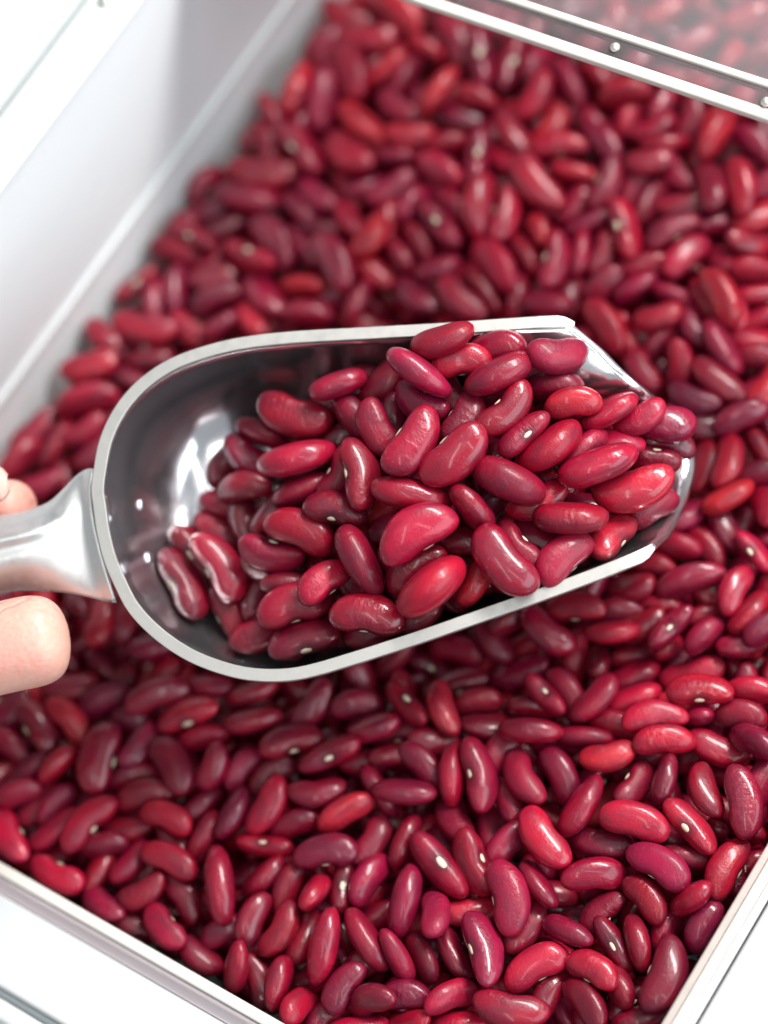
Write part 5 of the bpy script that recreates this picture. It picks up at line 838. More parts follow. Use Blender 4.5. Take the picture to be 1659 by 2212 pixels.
    -1927,7882,-300,1480,-301,2184,9641,1402,680,494,3,0, 604,-163,1383,63,66,-9969,-784,1693,791,623,2,1, 1492,-5624,-649,5359,4282,7276,-43,1368,680,491,0,0,
    -888,-4751,-770,6433,2894,2147,-6755,1628,790,623,0,0, 3449,-4808,-675,6041,6425,3171,3488,1639,733,552,3,0, -1984,-4284,-759,9413,1412,-2959,-809,1641,756,577,1,0,
    -2586,-3768,-645,8827,-1636,2948,3274,1527,746,594,0,0, -310,-3814,-718,5873,5292,5332,-3012,1584,775,567,3,0, 607,-2941,-735,942,-2669,2584,9236,1511,680,528,3,0,
    2853,-2925,-661,4217,-1420,-1086,-8890,1473,680,519,3,0, -237,3718,-653,3080,886,-9250,-2043,1638,827,633,0,0, -3539,4568,-646,4211,405,-492,9048,1668,780,591,1,0,
    -3074,4732,-649,7094,-750,6088,3471,1623,737,566,3,0, 2921,4686,-695,4917,-8413,2012,-1000,1642,769,611,4,0, -4351,5154,-655,1772,2538,7534,-5801,1525,689,512,1,0,
    2552,5581,-679,2916,7513,-3237,-4956,1488,731,536,2,0, -2559,5994,-718,2487,-5908,5075,-5759,1699,832,616,5,0, -4332,6915,-813,2187,9589,-745,-1647,1371,680,534,2,0,
    -1085,7059,-682,1559,8692,4428,1552,1423,680,527,1,0, -452,8333,-799,9527,-2243,-2046,-135,1388,680,505,4,0, 942,-5371,-959,5873,818,-5500,-5881,1541,746,576,5,0,
    -66,-4433,-889,6724,2277,5456,4454,1425,680,523,1,0, 4960,-2526,-928,5549,7485,2813,2296,1492,720,555,5,0, 793,-1472,-958,2230,1864,-9275,-2353,1408,680,509,1,0,
    -1981,2285,-856,6204,6701,-1465,-3802,1651,806,600,1,0, -2755,3765,-827,5866,5788,3719,4274,1587,728,534,0,0, 1259,5139,-980,3986,-8342,-3269,1958,1641,727,553,1,0,
    1761,5939,-905,3290,8315,3633,-2616,1599,756,561,1,0, -3425,6484,-774,7657,-1362,-5841,-2324,1648,840,664,3,0, 686,6536,-944,7511,2860,-4066,-4345,1561,748,579,5,0,
    3127,1427,-459,3350,6654,6598,-982,1695,838,620,3,0, 1970,2782,-626,5552,-3654,-6037,4403,1474,693,533,0,0, -2432,3677,-591,2356,-7551,588,-6090,1663,751,581,1,0,
    113,-1408,1016,761,3418,-8485,3967,1500,701,507,2,1, 659,-1174,1142,9848,544,-684,-1500,1691,855,669,0,1, 1320,-1011,956,356,9853,-612,1552,1495,736,552,1,1,
    2172,1074,1550,351,-6735,4952,5477,1451,696,536,1,1, 2935,2518,-186,6595,2706,3178,6252,1427,700,543,0,0, -4534,-5588,-815,1588,6217,7062,2994,1492,752,595,5,0,
    -4251,-5783,-719,8590,-1057,4977,576,1518,696,524,1,0, -3573,-5619,-740,2556,-6095,-6419,-3887,1658,838,636,1,0, -3135,-5764,-785,4309,7010,1618,-5448,1361,680,504,1,0,
    -2850,-5700,-744,7341,5850,-1421,-3142,1354,687,519,3,0, 2520,-5722,-672,5073,655,-8410,-1760,1360,680,494,1,0, 2998,-5676,-695,9733,293,-1154,1962,1559,778,569,0,0,
    3473,-5630,-695,2262,-6910,4204,5428,1439,680,521,4,0, 3897,-5626,-693,8173,1605,4754,-2835,1393,680,529,0,0, 4390,-5653,-911,8337,-3206,265,4489,1379,680,514,1,0,
    4913,-5593,-768,8843,4484,453,1218,1654,808,588,3,0, 5488,-5749,-694,1261,8277,-659,5428,1626,797,595,2,0, -5225,-5247,-673,179,-8557,974,5078,1419,680,525,3,0,
    -4935,-5321,-708,5668,-3297,3906,-6462,1512,762,578,4,0, -4280,-5320,-847,4129,2041,3831,8007,1488,743,586,1,0, -3850,-5208,-762,2535,27,8581,4466,1430,690,542,0,0,
    -3309,-5217,-678,2440,3720,-3892,-8066,1403,680,503,4,0, -3064,-5270,-718,3494,-2528,8064,-4046,1600,775,586,5,0, -1956,-5203,-647,6265,5681,-5297,-650,1554,757,593,2,0,
    -927,-5129,-643,3788,-2,-9248,-364,1437,695,517,1,0, 1788,-5139,-667,4304,1184,-8272,3412,1538,681,531,0,0, 3252,-5286,-661,634,3394,4621,8168,1554,724,522,4,0,
    4061,-5170,-707,2578,-9190,2367,-1814,1375,680,499,1,0, 4590,-5277,-663,6484,2751,-6910,1623,1684,791,587,5,0, 5055,-5257,-869,366,2009,359,9783,1523,754,566,0,0,
    5549,-5175,-765,5961,-598,1579,-7850,1697,827,635,3,0, -5118,-4812,-741,1561,7784,5413,-2768,1439,681,514,3,0, -4492,-4784,-780,3773,7760,2504,4389,1692,786,580,3,0,
    -4157,-4731,-769,2236,5425,-6548,-4765,1415,715,555,5,0, -3623,-4820,-709,5284,-5822,-6159,508,1540,711,547,0,0, -2692,-4684,-660,2703,-4032,7494,-4503,1366,680,537,0,0,
    -1749,-4883,-652,5229,4906,-5222,-4618,1446,680,501,4,0, -1321,-4727,-610,1316,1320,9663,-1773,1435,680,500,1,0, -284,-4703,-651,6334,4437,-6063,1852,1430,720,556,1,0,
    1553,-4851,-653,6388,6099,2217,-4134,1574,740,543,2,0, 3991,-4728,-729,1523,9700,1256,-1415,1459,680,532,3,0, 4317,-4762,-555,7292,-5025,-2751,3742,1576,729,546,0,0,
    5229,-4763,-761,2508,8734,0,-4175,1503,734,565,1,0, -5071,-4366,-718,4729,-8348,2157,-1814,1482,728,546,0,0, -4804,-4188,-766,355,4013,-1004,-9097,1533,729,580,5,0,
    -4481,-4278,-709,7382,-1291,-4997,-4345,1575,767,558,0,0, -3891,-4196,-691,5639,5067,-4141,-5037,1351,683,529,1,0, -1064,-4282,-658,2676,5046,-3000,-7640,1494,735,537,3,0,
    2804,-4207,-782,6468,7528,1116,491,1464,746,553,5,0, 3681,-4312,-665,3847,-1499,-8369,-3594,1594,794,589,2,0, 5476,-4373,-668,6694,-424,7382,715,1657,743,542,3,0,
    -5063,-3964,-721,7471,1195,5944,2723,1467,711,523,2,0, -4593,-3675,-761,750,7283,-6803,326,1520,741,540,3,0, -4210,-3915,-696,151,-8908,622,-4499,1593,711,539,5,0,
    -3545,-3908,-649,2477,-7548,-5230,-3089,1496,708,562,3,0, -3244,-3853,-675,5224,3839,5355,5413,1565,717,526,5,0, 103,-3823,-638,4161,46,-526,9078,1575,696,511,0,0,
    3392,-3787,-646,2200,3652,-4943,-7575,1525,704,527,4,0, 4365,-3726,-672,5901,-374,1452,7933,1536,699,514,0,0, 4689,-3861,-700,7063,4189,-3697,-4347,1437,684,521,3,0,
    -4877,-3358,-767,6190,4498,3652,5302,1642,793,579,5,0, -4320,-3397,-754,5545,2204,-492,8010,1545,685,518,3,0, -3915,-3297,-716,8787,3341,3411,-4,1402,680,498,5,0,
    -3472,-3404,-703,8946,2396,-2390,2918,1591,736,588,4,0, -1938,-3375,-776,2321,-2182,6148,7215,1438,680,506,1,0, -968,-3335,-646,7987,4995,3301,-604,1541,726,538,0,0,
    2375,-3301,-816,2441,8580,-4139,-1812,1422,680,495,3,0, 2675,-3366,-679,1815,8694,3372,-3122,1668,836,634,2,0, -5034,-2928,-671,1712,4140,-8693,-2091,1462,732,561,5,0,
    -4617,-2886,-727,4177,6090,-3798,-5572,1374,680,496,0,0, -4091,-3084,-709,5419,2767,-6549,4483,1671,842,615,5,0, -3639,-3002,-719,4630,464,8373,2871,1474,741,583,3,0,
    -4962,-2353,-727,2439,9172,2609,-1768,1368,680,512,3,0, -4366,-2322,-670,9835,1227,1277,360,1493,716,551,5,0, -3844,-2411,-702,3827,7330,-5567,789,1418,680,532,0,0,
    -3453,-2387,-566,2714,4661,-7622,3580,1657,760,553,2,0, -2932,-2298,-819,5755,7123,-3923,865,1669,831,613,4,0, -1993,-2399,-761,1593,-657,5928,7867,1472,680,501,1,0,
    -1062,-2436,-676,8433,-247,1075,-5260,1604,721,520,3,0, -674,-2394,-681,80,-4528,-7470,-4868,1566,789,582,1,0, 2336,-2504,-639,1469,4575,1676,8608,1454,734,544,4,0,
    -5009,-1820,-716,3699,7312,5731,44,1435,713,549,2,0, -4582,-1822,-707,7988,5190,-718,2956,1458,741,571,4,0, -4104,-1976,-674,734,-3373,-116,-9385,1568,749,598,2,0,
    -3701,-1984,-682,4785,3810,-65,7911,1668,804,610,0,0, -3156,-1944,-645,5166,-3353,-2195,7567,1608,723,577,1,0, -2730,-1886,-689,8926,3362,-2680,1358,1665,828,654,5,0,
    -2311,-2141,-682,1704,189,-8362,-5209,1661,819,643,5,0, -1850,-1971,-689,4504,6725,-4747,-3458,1575,788,582,5,0, -1353,-1860,-735,9475,-1915,581,2496,1689,816,643,5,0,
    -901,-1906,-700,4367,6646,2135,5674,1530,766,604,5,0, -218,-1867,-665,7280,5908,-2757,2121,1450,716,565,1,0, 2051,-1786,-691,8434,-3563,-3657,1670,1574,702,556,1,0,
    2958,-1882,-656,7650,5116,2340,-3134,1440,680,512,0,0, 3451,-1942,-662,6504,6375,308,-4119,1587,798,614,1,0, 4924,-1968,-808,6690,-3472,979,-6499,1683,792,593,5,0,
    -4447,-1449,-657,2289,-9699,449,-701,1606,730,543,3,0, -3887,-1401,-659,2206,7552,5334,3106,1687,822,649,4,0, -3334,-1469,-710,7291,5888,2342,-2586,1666,785,597,3,0,
    -2782,-1552,-696,3904,8704,2956,-517,1471,699,504,5,0, -2426,-1650,-652,4906,3486,-5631,5663,1699,764,570,0,0, -1960,-1417,-802,3469,-499,-1925,-9166,1524,726,548,0,0,
    -1552,-1501,-680,1138,170,-9916,-585,1373,680,521,0,0, -1075,-1481,-699,2734,7406,5631,-2443,1425,681,534,0,0, -583,-1467,-709,9859,260,1200,-1139,1435,683,496,1,0,
    -30,-1464,-728,3291,-8344,-4137,1561,1514,740,587,5,0, 407,-1409,-731,2165,3155,-9221,-576,1390,680,495,0,0, 1791,-1563,-668,408,-9460,242,-3208,1359,680,498,3,0,
    2804,-1511,-624,8586,2751,930,-4224,1518,750,560,4,0, -4110,-1182,-772,113,3405,-1303,9311,1437,680,509,0,0, -3588,-891,-667,9209,1270,3544,-1011,1436,680,505,0,0,
    -3091,-1101,-668,262,-666,-7155,-6949,1672,738,552,4,0, -2615,-929,-747,1692,2946,2163,9153,1371,680,544,0,0, -2303,-1046,-666,1175,-2555,-362,-9590,1527,720,563,3,0,
    -1826,-1012,-690,6770,4257,-5693,-1907,1632,775,618,5,0, -1247,-839,-734,1242,3961,3101,8553,1491,704,555,1,0, -827,-1133,-651,944,621,-3139,-9427,1593,754,600,4,0,
    -276,-1062,-774,8102,1317,3250,4697,1517,759,588,5,0, 114,-944,-753,5088,2681,1579,-8027,1351,680,539,4,0, 571,-914,-711,4132,5780,7034,197,1557,754,587,1,0,
    2989,-951,-647,3667,-4273,-5081,-6518,1555,703,540,1,0, 3915,-953,-685,4036,-8624,-371,3034,1529,745,581,0,0, 5717,-1016,-643,7608,5641,-2522,-1984,1580,747,576,3,0,
    -4274,-589,-654,4092,-3909,-7967,-2123,1368,680,496,1,0, -3905,-661,-753,6075,6177,-3154,-3872,1374,680,526,2,0, -3387,-560,-673,8848,-507,1359,-4427,1440,680,504,1,0,
    -3021,-519,-793,7391,2463,-3172,5408,1594,779,564,3,0, -2361,-552,-703,4498,747,4419,-7725,1560,766,586,0,0, -2005,-539,-728,6717,5884,3903,2243,1645,774,568,5,0,
    -1533,-511,-722,2407,-277,6163,-7493,1467,680,507,5,0, -1074,-477,-599,5154,3458,2677,-7369,1652,795,600,0,0, -591,-500,-747,9784,1853,-913,-95,1518,724,575,0,0,
    -70,-510,-707,2180,-7685,5814,1547,1435,710,547,5,0, 488,-503,-686,8066,-130,-3845,-4487,1488,733,578,2,0, 820,-590,-665,6465,-2853,1601,6892,1356,680,525,0,0,
    1712,-526,-742,595,-6972,7144,60,1472,696,552,0,0, 3663,-552,-712,3789,5680,7303,213,1476,734,553,5,0, 5024,-551,-797,3537,-7066,-6127,123,1383,696,538,0,0,
    5637,-538,-769,1507,-6872,-6968,-1394,1427,680,496,0,0, -4474,-92,-719,7959,-218,3191,5140,1634,742,555,1,0, -3617,66,-726,2252,6168,-7204,-2233,1407,680,541,3,0,
    -3177,-105,-581,3227,2239,1156,-9124,1438,703,522,0,0, -2629,-34,-670,2467,-4347,-478,8648,1411,689,543,3,0, -2144,51,-718,2892,5191,4175,6874,1643,736,556,3,0,
    -1686,-121,-711,6871,6821,-1638,-1893,1554,788,617,0,0, -1342,54,-707,1146,540,1777,9759,1643,728,558,2,0, -857,-239,-662,2093,-2180,5857,7521,1681,763,575,0,0,
    -276,50,-703,1437,-7880,4454,4000,1531,743,566,0,0, 89,-63,-715,5838,-581,3237,7423,1614,722,571,3,0, 533,-42,-726,3138,9005,-769,2911,1487,680,509,5,0,
    1053,-156,-702,5831,1363,-1504,7867,1520,737,531,5,0, 1523,-21,-753,9063,2571,2427,2315,1559,691,516,0,0, 1991,-53,-740,1494,-724,-9782,-1247,1434,680,531,0,0,
    2402,-33,-659,859,7662,-5888,-2427,1360,680,520,0,0, 5748,-103,-705,564,-988,-5070,8544,1545,730,580,0,0, -4867,273,-653,867,5623,-6945,-4404,1606,776,604,3,0,
    -3955,439,-642,2548,4585,-6783,-5145,1526,770,559,3,0, -3315,477,-786,6733,-2362,-3492,-6074,1535,680,490,1,0, -2944,425,-736,1190,5184,-8408,1007,1584,753,576,1,0,
    -2538,439,-644,2203,5748,6783,4012,1545,785,588,5,0, -1991,389,-807,3113,499,1682,9340,1574,768,606,1,0, -1447,437,-668,8309,2216,-4619,-2172,1453,710,549,5,0,
    -1067,410,-690,4119,1890,2800,8463,1699,753,599,2,0, -655,460,-665,1319,-7648,6206,-1124,1650,742,554,0,0, -137,416,-663,2168,9476,-2297,-485,1523,734,585,3,0,
    354,362,-742,4907,3179,-6238,-5188,1576,725,572,3,0, 857,334,-758,2585,9600,-985,433,1555,756,546,0,0, 1370,417,-693,4228,4653,-6741,-3877,1622,755,603,5,0,
    1816,304,-657,858,2028,8498,4789,1453,719,565,0,0, 2236,391,-723,4710,4585,2314,7172,1412,713,530,1,0, 3231,367,-646,7814,-4389,-3995,1928,1497,751,547,5,0,
    5531,314,-758,2276,-1598,5235,8053,1487,732,584,0,0, 5870,444,-845,3856,-8094,2677,-3529,1498,680,533,1,0, -3401,809,-718,6642,3065,-5556,-3953,1452,733,533,3,0,
    -3139,1002,-667,7799,-1863,-5903,926,1489,680,543,0,0, -2499,898,-681,2450,3126,7937,4608,1529,773,591,1,0, -2145,810,-656,2873,-4151,-5463,6684,1410,680,501,5,0,
    -1679,848,-787,1961,2870,-8224,-4503,1533,680,524,1,0, -1319,908,-664,9349,2047,1819,2258,1471,711,563,3,0, -820,909,-780,312,3260,-6708,-6654,1637,774,616,5,0,
    -323,843,-655,2465,3496,-8461,3181,1663,810,619,1,0, 98,830,-666,7326,1239,-3114,5924,1379,680,490,0,0, 537,1010,-712,8358,-1950,4530,2411,1378,680,528,1,0,
    1005,928,-670,4269,-8973,-1120,23,1583,778,595,0,0, 1596,944,-697,6840,4433,2021,-5429,1684,822,628,0,0, 1912,765,-610,869,-5700,-5170,-6326,1498,725,529,0,0,
    2388,811,-662,3701,-7352,5608,-894,1465,680,498,0,0, 2940,912,-744,1564,3473,2359,-8940,1612,786,598,0,0, 3444,868,-655,8123,3650,4489,731,1465,680,515,1,0,
    4884,881,-646,2431,7424,4168,4648,1609,777,595,1,0, 5254,917,-668,272,6226,-158,7819,1621,779,580,4,0, 5743,956,-738,2439,-1316,-7772,-5649,1602,739,552,1,0,
    -2964,1402,-666,2197,5397,7590,2906,1431,680,528,4,0, -2455,1421,-723,3434,-6961,2375,5840,1589,804,585,0,0, -2128,1424,-716,7268,5402,2046,3715,1675,833,642,3,0,
    -1455,1309,-644,474,8515,4782,-2096,1534,775,615,1,0, -1047,1400,-780,8759,-49,-2820,3914,1537,777,620,0,0, -533,1313,-696,953,155,4326,-8964,1457,703,555,1,0,
    -40,1359,-705,3261,4485,4506,6996,1596,780,617,1,0, 365,1427,-743,3459,2463,7370,-5258,1355,680,521,3,0, 726,1357,-698,2584,5674,7579,1920,1414,711,540,0,0,
    1285,1453,-745,2041,6296,7190,2121,1628,805,630,0,0, 1660,1262,-691,5729,4316,-1939,6692,1588,708,521,5,0, 2384,1303,-709,184,-8793,4704,-725,1367,680,520,1,0,
    2608,1414,-673,1791,-5967,-930,-7767,1419,692,510,3,0, 3122,1351,-714,2021,8230,-4662,2541,1445,707,525,1,0, 4652,1346,-714,387,9458,3126,789,1539,739,586,4,0,
    5191,1199,-655,3840,-3194,6867,5281,1509,683,541,5,0, 5511,1390,-822,8518,1848,4375,-2212,1500,755,569,3,0, 5985,1349,-785,2193,6979,-6477,2129,1694,812,637,5,0,
    -4576,1723,-648,5926,7878,-210,-1666,1375,680,508,1,0, -1707,1715,-623,5322,4614,-6156,-3534,1629,822,643,1,0, -1201,1803,-776,587,-7428,-5695,-3470,1353,680,498,0,0,
    -794,1718,-736,8511,3403,-3934,706,1440,714,527,1,0, -268,1840,-707,8184,-404,5201,2409,1448,680,543,1,0, 148,1851,-706,7465,-481,-4837,-4544,1480,731,543,1,0,
    537,1751,-704,1585,1746,-6125,-7545,1609,767,572,4,0, 1015,1823,-707,2701,5016,-3898,-7235,1669,816,643,0,0, 1537,1809,-779,8251,-1432,-325,-5456,1700,818,603,0,0,
    2099,1785,-692,9451,816,-319,3147,1485,698,557,5,0, 2556,1792,-715,2388,-4270,8721,-58,1379,680,501,5,0, 2926,1788,-733,2680,3347,-8855,-1792,1639,749,571,0,0,
    4321,1998,-673,3942,7366,3047,-4573,1484,693,534,0,0, 4925,1805,-685,3886,-1948,-4691,-7688,1604,769,578,2,0, 5317,1809,-673,4216,-3266,-4623,-7084,1383,684,521,1,0,
    5742,1751,-752,268,2510,-6393,-7263,1476,680,521,0,0, -3340,2297,-649,1873,2490,9414,-1290,1366,694,549,5,0, -1548,2287,-805,8379,-758,-1334,-5238,1363,680,501,4,0,
    -944,2212,-588,7016,-78,-3645,6123,1699,785,622,1,0, -505,2275,-715,3015,2807,-956,9062,1633,772,602,0,0, -157,2183,-690,3049,1022,-9392,-1206,1479,738,545,1,0,
    335,2165,-725,4221,3679,7274,3967,1527,742,592,0,0, 799,2285,-648,2518,-5544,-7900,-715,1414,702,511,2,0, 1290,2325,-685,684,1951,2659,-9416,1574,713,537,0,0,
    1772,2390,-666,6455,1428,-1506,7350,1451,680,543,1,0, 2260,2198,-705,6998,6562,-1051,-2619,1530,738,560,3,0, 2662,2282,-698,2536,8950,-3216,1766,1564,770,571,0,0,
    3268,2352,-697,43,3444,4375,8306,1451,680,505,3,0, 4214,2351,-661,903,-9405,3236,503,1417,680,516,5,0, 4723,2154,-807,1264,9315,-2516,2302,1527,691,500,5,0,
    5100,2381,-845,392,-765,4869,8692,1557,762,570,5,0, 5520,2205,-666,4149,7331,2437,-4807,1483,720,553,0,0, 6010,2279,-769,4124,6660,-5103,-3550,1418,713,522,3,0,
    -2221,2915,-704,5201,1743,5824,6000,1569,767,567,5,0, 192,2707,-611,9403,-1780,1376,-2553,1634,812,628,1,0, 582,2813,-743,3034,-1255,2946,8974,1350,683,493,0,0,
    1117,2718,-702,9474,680,671,3056,1463,692,553,1,0, 2473,2689,-685,4150,-4794,-2034,7460,1459,681,544,0,0, 2954,2789,-635,393,-277,-9536,-2972,1588,793,615,2,0,
    3879,2847,-714,2138,-4941,8415,449,1458,680,516,1,0, 4341,2750,-846,9091,2633,2939,-1339,1620,787,577,0,0, 4825,2779,-782,524,3609,6993,6148,1363,680,491,1,0,
    5195,2827,-753,1491,8404,-2370,-4640,1559,771,583,1,0, 5866,2824,-730,3825,7456,3042,4530,1430,716,526,2,0, -2908,3199,-645,1675,7182,-3521,-5764,1474,739,573,3,0,
    -1529,3246,-712,5537,3105,6498,4181,1495,717,541,1,0, -1056,3232,-700,7075,-6845,-268,-1737,1538,687,537,3,0, 379,3179,-746,549,9757,2121,-2,1488,693,500,5,0,
    783,3093,-652,2949,-618,-664,-9512,1476,680,503,3,0, 3163,3254,-655,3141,5124,-3906,-6973,1599,718,518,4,0, 4174,3174,-760,1131,4731,4351,7577,1694,748,557,5,0,
    4703,3335,-781,4603,5804,1163,-6616,1585,798,585,3,0, 5061,3219,-830,3188,-2926,3515,-8302,1650,772,597,1,0, 5491,3196,-715,2031,3964,4348,7827,1480,689,514,3,0,
    2791,3716,-627,5768,4814,6015,2716,1528,765,558,0,0, 3434,3659,-682,6916,-1383,6445,2953,1462,715,564,0,0, 3900,3872,-748,4105,-8883,-2012,447,1573,802,595,5,0,
    4338,3689,-723,613,5447,2744,7901,1649,809,608,2,0, 4843,3749,-468,5171,-3254,-840,-7872,1540,778,618,0,0, 5412,3788,-733,206,789,-7778,-6233,1677,781,613,5,0,
    -2523,4289,-647,8103,2123,-4974,2258,1499,754,554,4,0, -117,4230,-812,8359,-365,2802,4704,1442,680,493,4,0, 2306,4159,-649,843,2777,-6647,-6884,1532,746,560,0,0,
    2696,4133,-672,1510,-6325,4214,6321,1562,688,516,3,0, 3154,4317,-711,6520,7017,2738,-866,1356,680,514,0,0, 3706,4202,-747,1439,-9453,2101,2039,1572,733,541,3,0,
    4270,4170,-808,2064,3559,6952,5895,1551,716,569,0,0, 4627,4210,-730,8293,3146,1080,-4491,1532,770,577,0,0, 5070,4277,-669,7216,4324,5305,-1044,1442,680,501,0,0,
    -4462,4485,-654,1335,1421,-8906,-4109,1547,725,566,2,0, -1202,4671,-640,4177,7957,-4250,1081,1524,680,522,3,0, -818,4659,-692,1244,3823,5656,7201,1522,739,563,0,0,
    86,4526,-708,7787,-6006,1677,689,1612,731,542,1,0, 3486,4761,-762,2029,-9643,1613,-539,1552,762,578,3,0, 3959,4751,-788,5283,5784,4370,4419,1506,680,495,4,0,
    4406,4706,-873,1571,7520,6039,2124,1606,783,576,4,0, 4715,4675,-763,4686,-4431,-7328,2172,1643,767,557,4,0, -2851,5114,-697,188,-5970,-7416,-3055,1421,680,497,2,0,
    -2498,5092,-691,4677,6037,6441,431,1655,730,530,1,0, 289,5063,-824,7697,3486,-1089,-5237,1654,777,566,5,0, 1288,5221,-655,5406,5448,4508,4558,1442,680,541,1,0,
    3169,5205,-684,3829,-3881,-7803,-3065,1550,715,559,3,0, 3589,5077,-691,6555,874,-6931,-2869,1553,787,597,0,0, 4224,5138,-721,2722,5592,7694,1454,1473,723,535,5,0,
    4677,5180,-761,6826,7003,-1884,905,1497,758,554,0,0, -4037,5648,-679,7182,6744,910,1452,1506,686,502,3,0, -3138,5491,-646,4003,5518,489,7300,1523,691,536,3,0,
    -2245,5642,-704,8537,4360,2807,477,1399,689,540,2,0, -1666,5607,-766,5392,564,1529,8262,1440,726,549,3,0, -1234,5538,-642,2363,491,-2804,9290,1472,736,549,0,0,
    -744,5525,-731,6452,-3470,2009,-6504,1695,813,619,1,0, 668,5597,-660,7339,4056,-2362,-4910,1567,741,578,5,0, 3048,5520,-712,5802,7370,3271,1147,1507,708,559,4,0,
    3475,5551,-786,4159,4335,-7953,-811,1616,750,575,0,0, 3939,5566,-781,234,2125,-6191,-7557,1360,680,542,4,0, 4419,5656,-773,6654,798,1108,7339,1362,680,530,0,0,
    -4424,5936,-793,1854,3673,6054,6814,1445,722,556,4,0, -1904,6039,-667,9757,1936,755,698,1468,680,491,0,0, -150,6075,-652,6543,6481,3888,-282,1698,835,624,2,0,
    1796,6096,-739,8379,-3452,-1775,-3838,1529,770,562,3,0, 2411,6021,-651,1725,4306,-6940,-5506,1417,680,492,0,0, 2815,6035,-750,4634,4066,-1236,7776,1429,689,533,3,0,
    3146,6041,-827,3069,2093,6422,6705,1454,717,541,0,0, 3742,6001,-865,4025,4159,8117,781,1626,827,638,0,0, 4240,6116,-775,2176,-4016,8036,-3815,1567,773,565,0,0,
    -3679,6463,-657,4344,3396,-5461,-6306,1405,680,494,0,0, -2694,6522,-551,836,2479,-652,-9630,1402,713,531,1,0, 528,6597,-645,7566,-6063,-2275,906,1449,725,529,1,0,
    2023,6520,-662,8809,3600,-1860,2446,1485,680,542,0,0, 2475,6405,-741,3630,-842,-6799,-6315,1577,780,606,3,0, 3050,6676,-712,1368,5564,-3226,-7534,1580,778,591,0,0,
    3515,6458,-749,8517,-4814,414,-2029,1599,790,626,0,0, 4001,6585,-751,7097,-2498,-4915,4386,1615,760,547,0,0, -2952,6965,-686,5580,-3274,-2453,7220,1408,680,511,1,0,
    -2030,6996,-651,4876,2104,8379,1258,1379,680,506,1,0, 1257,6894,-672,9820,1446,829,884,1523,760,569,0,0, 1773,7032,-706,8676,1666,-4317,1823,1434,714,527,3,0,
    2306,6933,-717,2759,-4552,8386,-1156,1370,684,518,2,0, 2726,7018,-763,1910,7995,-3947,-4106,1585,761,590,0,0, 3256,6979,-838,2700,-1040,2246,9305,1654,769,559,0,0,
    3658,7162,-651,4040,-7226,820,5550,1526,680,529,1,0, -4178,7529,-671,780,-9852,-185,-1518,1694,825,600,4,0, -3573,7462,-693,5703,945,3014,7583,1686,833,659,1,0,
    -2610,7436,-661,3133,-3688,-8748,240,1441,704,559,2,0, 2031,7402,-691,4891,5567,2560,6208,1682,794,585,3,0, 2466,7439,-821,4545,8842,939,-532,1439,712,540,1,0,
    2937,7337,-660,5823,3476,6360,-3682,1503,699,526,0,0, 3467,7407,-763,430,2660,-2155,-9386,1474,680,520,1,0, -4267,7945,-796,3319,-1650,-7989,4737,1554,769,607,0,0,
    -3863,8093,-853,9428,1689,-683,-2793,1370,680,520,0,0, -3386,7941,-677,7687,1541,-3994,-4752,1578,770,573,4,0, -2910,7864,-738,2010,2722,5335,7752,1496,680,520,1,0,
    -2556,7901,-713,2513,4035,8581,1940,1647,737,546,1,0, -1540,7936,-687,2555,-770,9607,-763,1550,739,584,2,0, 1300,7965,-785,6339,4489,2485,5787,1542,785,602,5,0,
    1733,7949,-738,2151,-1252,-9439,-2169,1559,772,598,1,0, 2286,7979,-793,4701,-2740,6984,-4650,1647,756,583,0,0, 2714,7994,-810,32,-3198,8544,4095,1541,751,565,3,0,
    3285,7938,-849,8256,-1280,-1117,5382,1442,730,572,4,0, -4041,8512,-750,2054,-5029,-5585,-6269,1360,680,539,3,0, -3574,8643,-748,7030,6103,3534,-914,1667,744,578,4,0,
    -3071,8405,-723,1281,8957,-192,4254,1608,815,643,5,0, -2713,8396,-801,911,-3070,4800,8167,1472,714,523,1,0, -2274,8427,-731,4731,1622,-2744,-8213,1464,711,515,1,0,
    -1867,8374,-685,975,7080,6040,3528,1501,735,582,3,0, -1163,8354,-654,2892,5767,-4327,-6297,1463,705,556,0,0, -871,8500,-720,6637,4246,2724,5523,1609,779,620,2,0,
    952,8463,-711,2996,333,-1903,9343,1468,680,492,0,0, 1671,8509,-673,2175,1785,-9398,-1942,1551,708,523,1,0, 2198,8315,-692,6231,5524,4777,2800,1508,680,512,0,0,
    2566,8426,-845,5704,3475,1873,7203,1376,680,522,2,0, 3084,8535,-754,8041,2004,-2227,-5136,1602,796,592,5,0, -4352,8889,-803,6835,1899,2256,6677,1561,698,507,0,0,
    -3875,8869,-805,8474,-2236,2933,3820,1408,704,551,4,0, -3488,8915,-724,4058,-1405,-6134,-6629,1404,680,502,1,0, -2849,8875,-766,3784,-9111,-884,-1376,1458,680,497,0,0,
    -2469,8971,-924,695,-1193,9349,3270,1627,727,561,0,0, -1975,8888,-831,3139,6050,-4522,-5753,1627,793,609,5,0, -1461,8820,-606,2857,7692,-1545,5503,1516,759,604,5,0,
    -1031,8924,-842,2046,6924,-6616,-2026,1375,681,516,0,0, -646,8962,-640,695,1893,9462,2532,1600,744,580,0,0, 977,8845,-738,4406,7743,-3339,-3079,1670,746,596,1,0,
    1232,8858,-660,7777,-330,5213,3498,1568,768,579,5,0, 1744,8851,-810,3077,-129,-6445,-6998,1486,711,556,4,0, 2328,8918,-732,875,4470,-1437,-8786,1561,781,577,3,0,
    2731,8993,-820,8770,3712,-499,3010,1618,735,542,3,0, -4076,9545,-693,2427,3416,3736,-8275,1547,714,567,0,0, -3618,9245,-772,4224,7055,5691,4,1594,713,535,3,0,
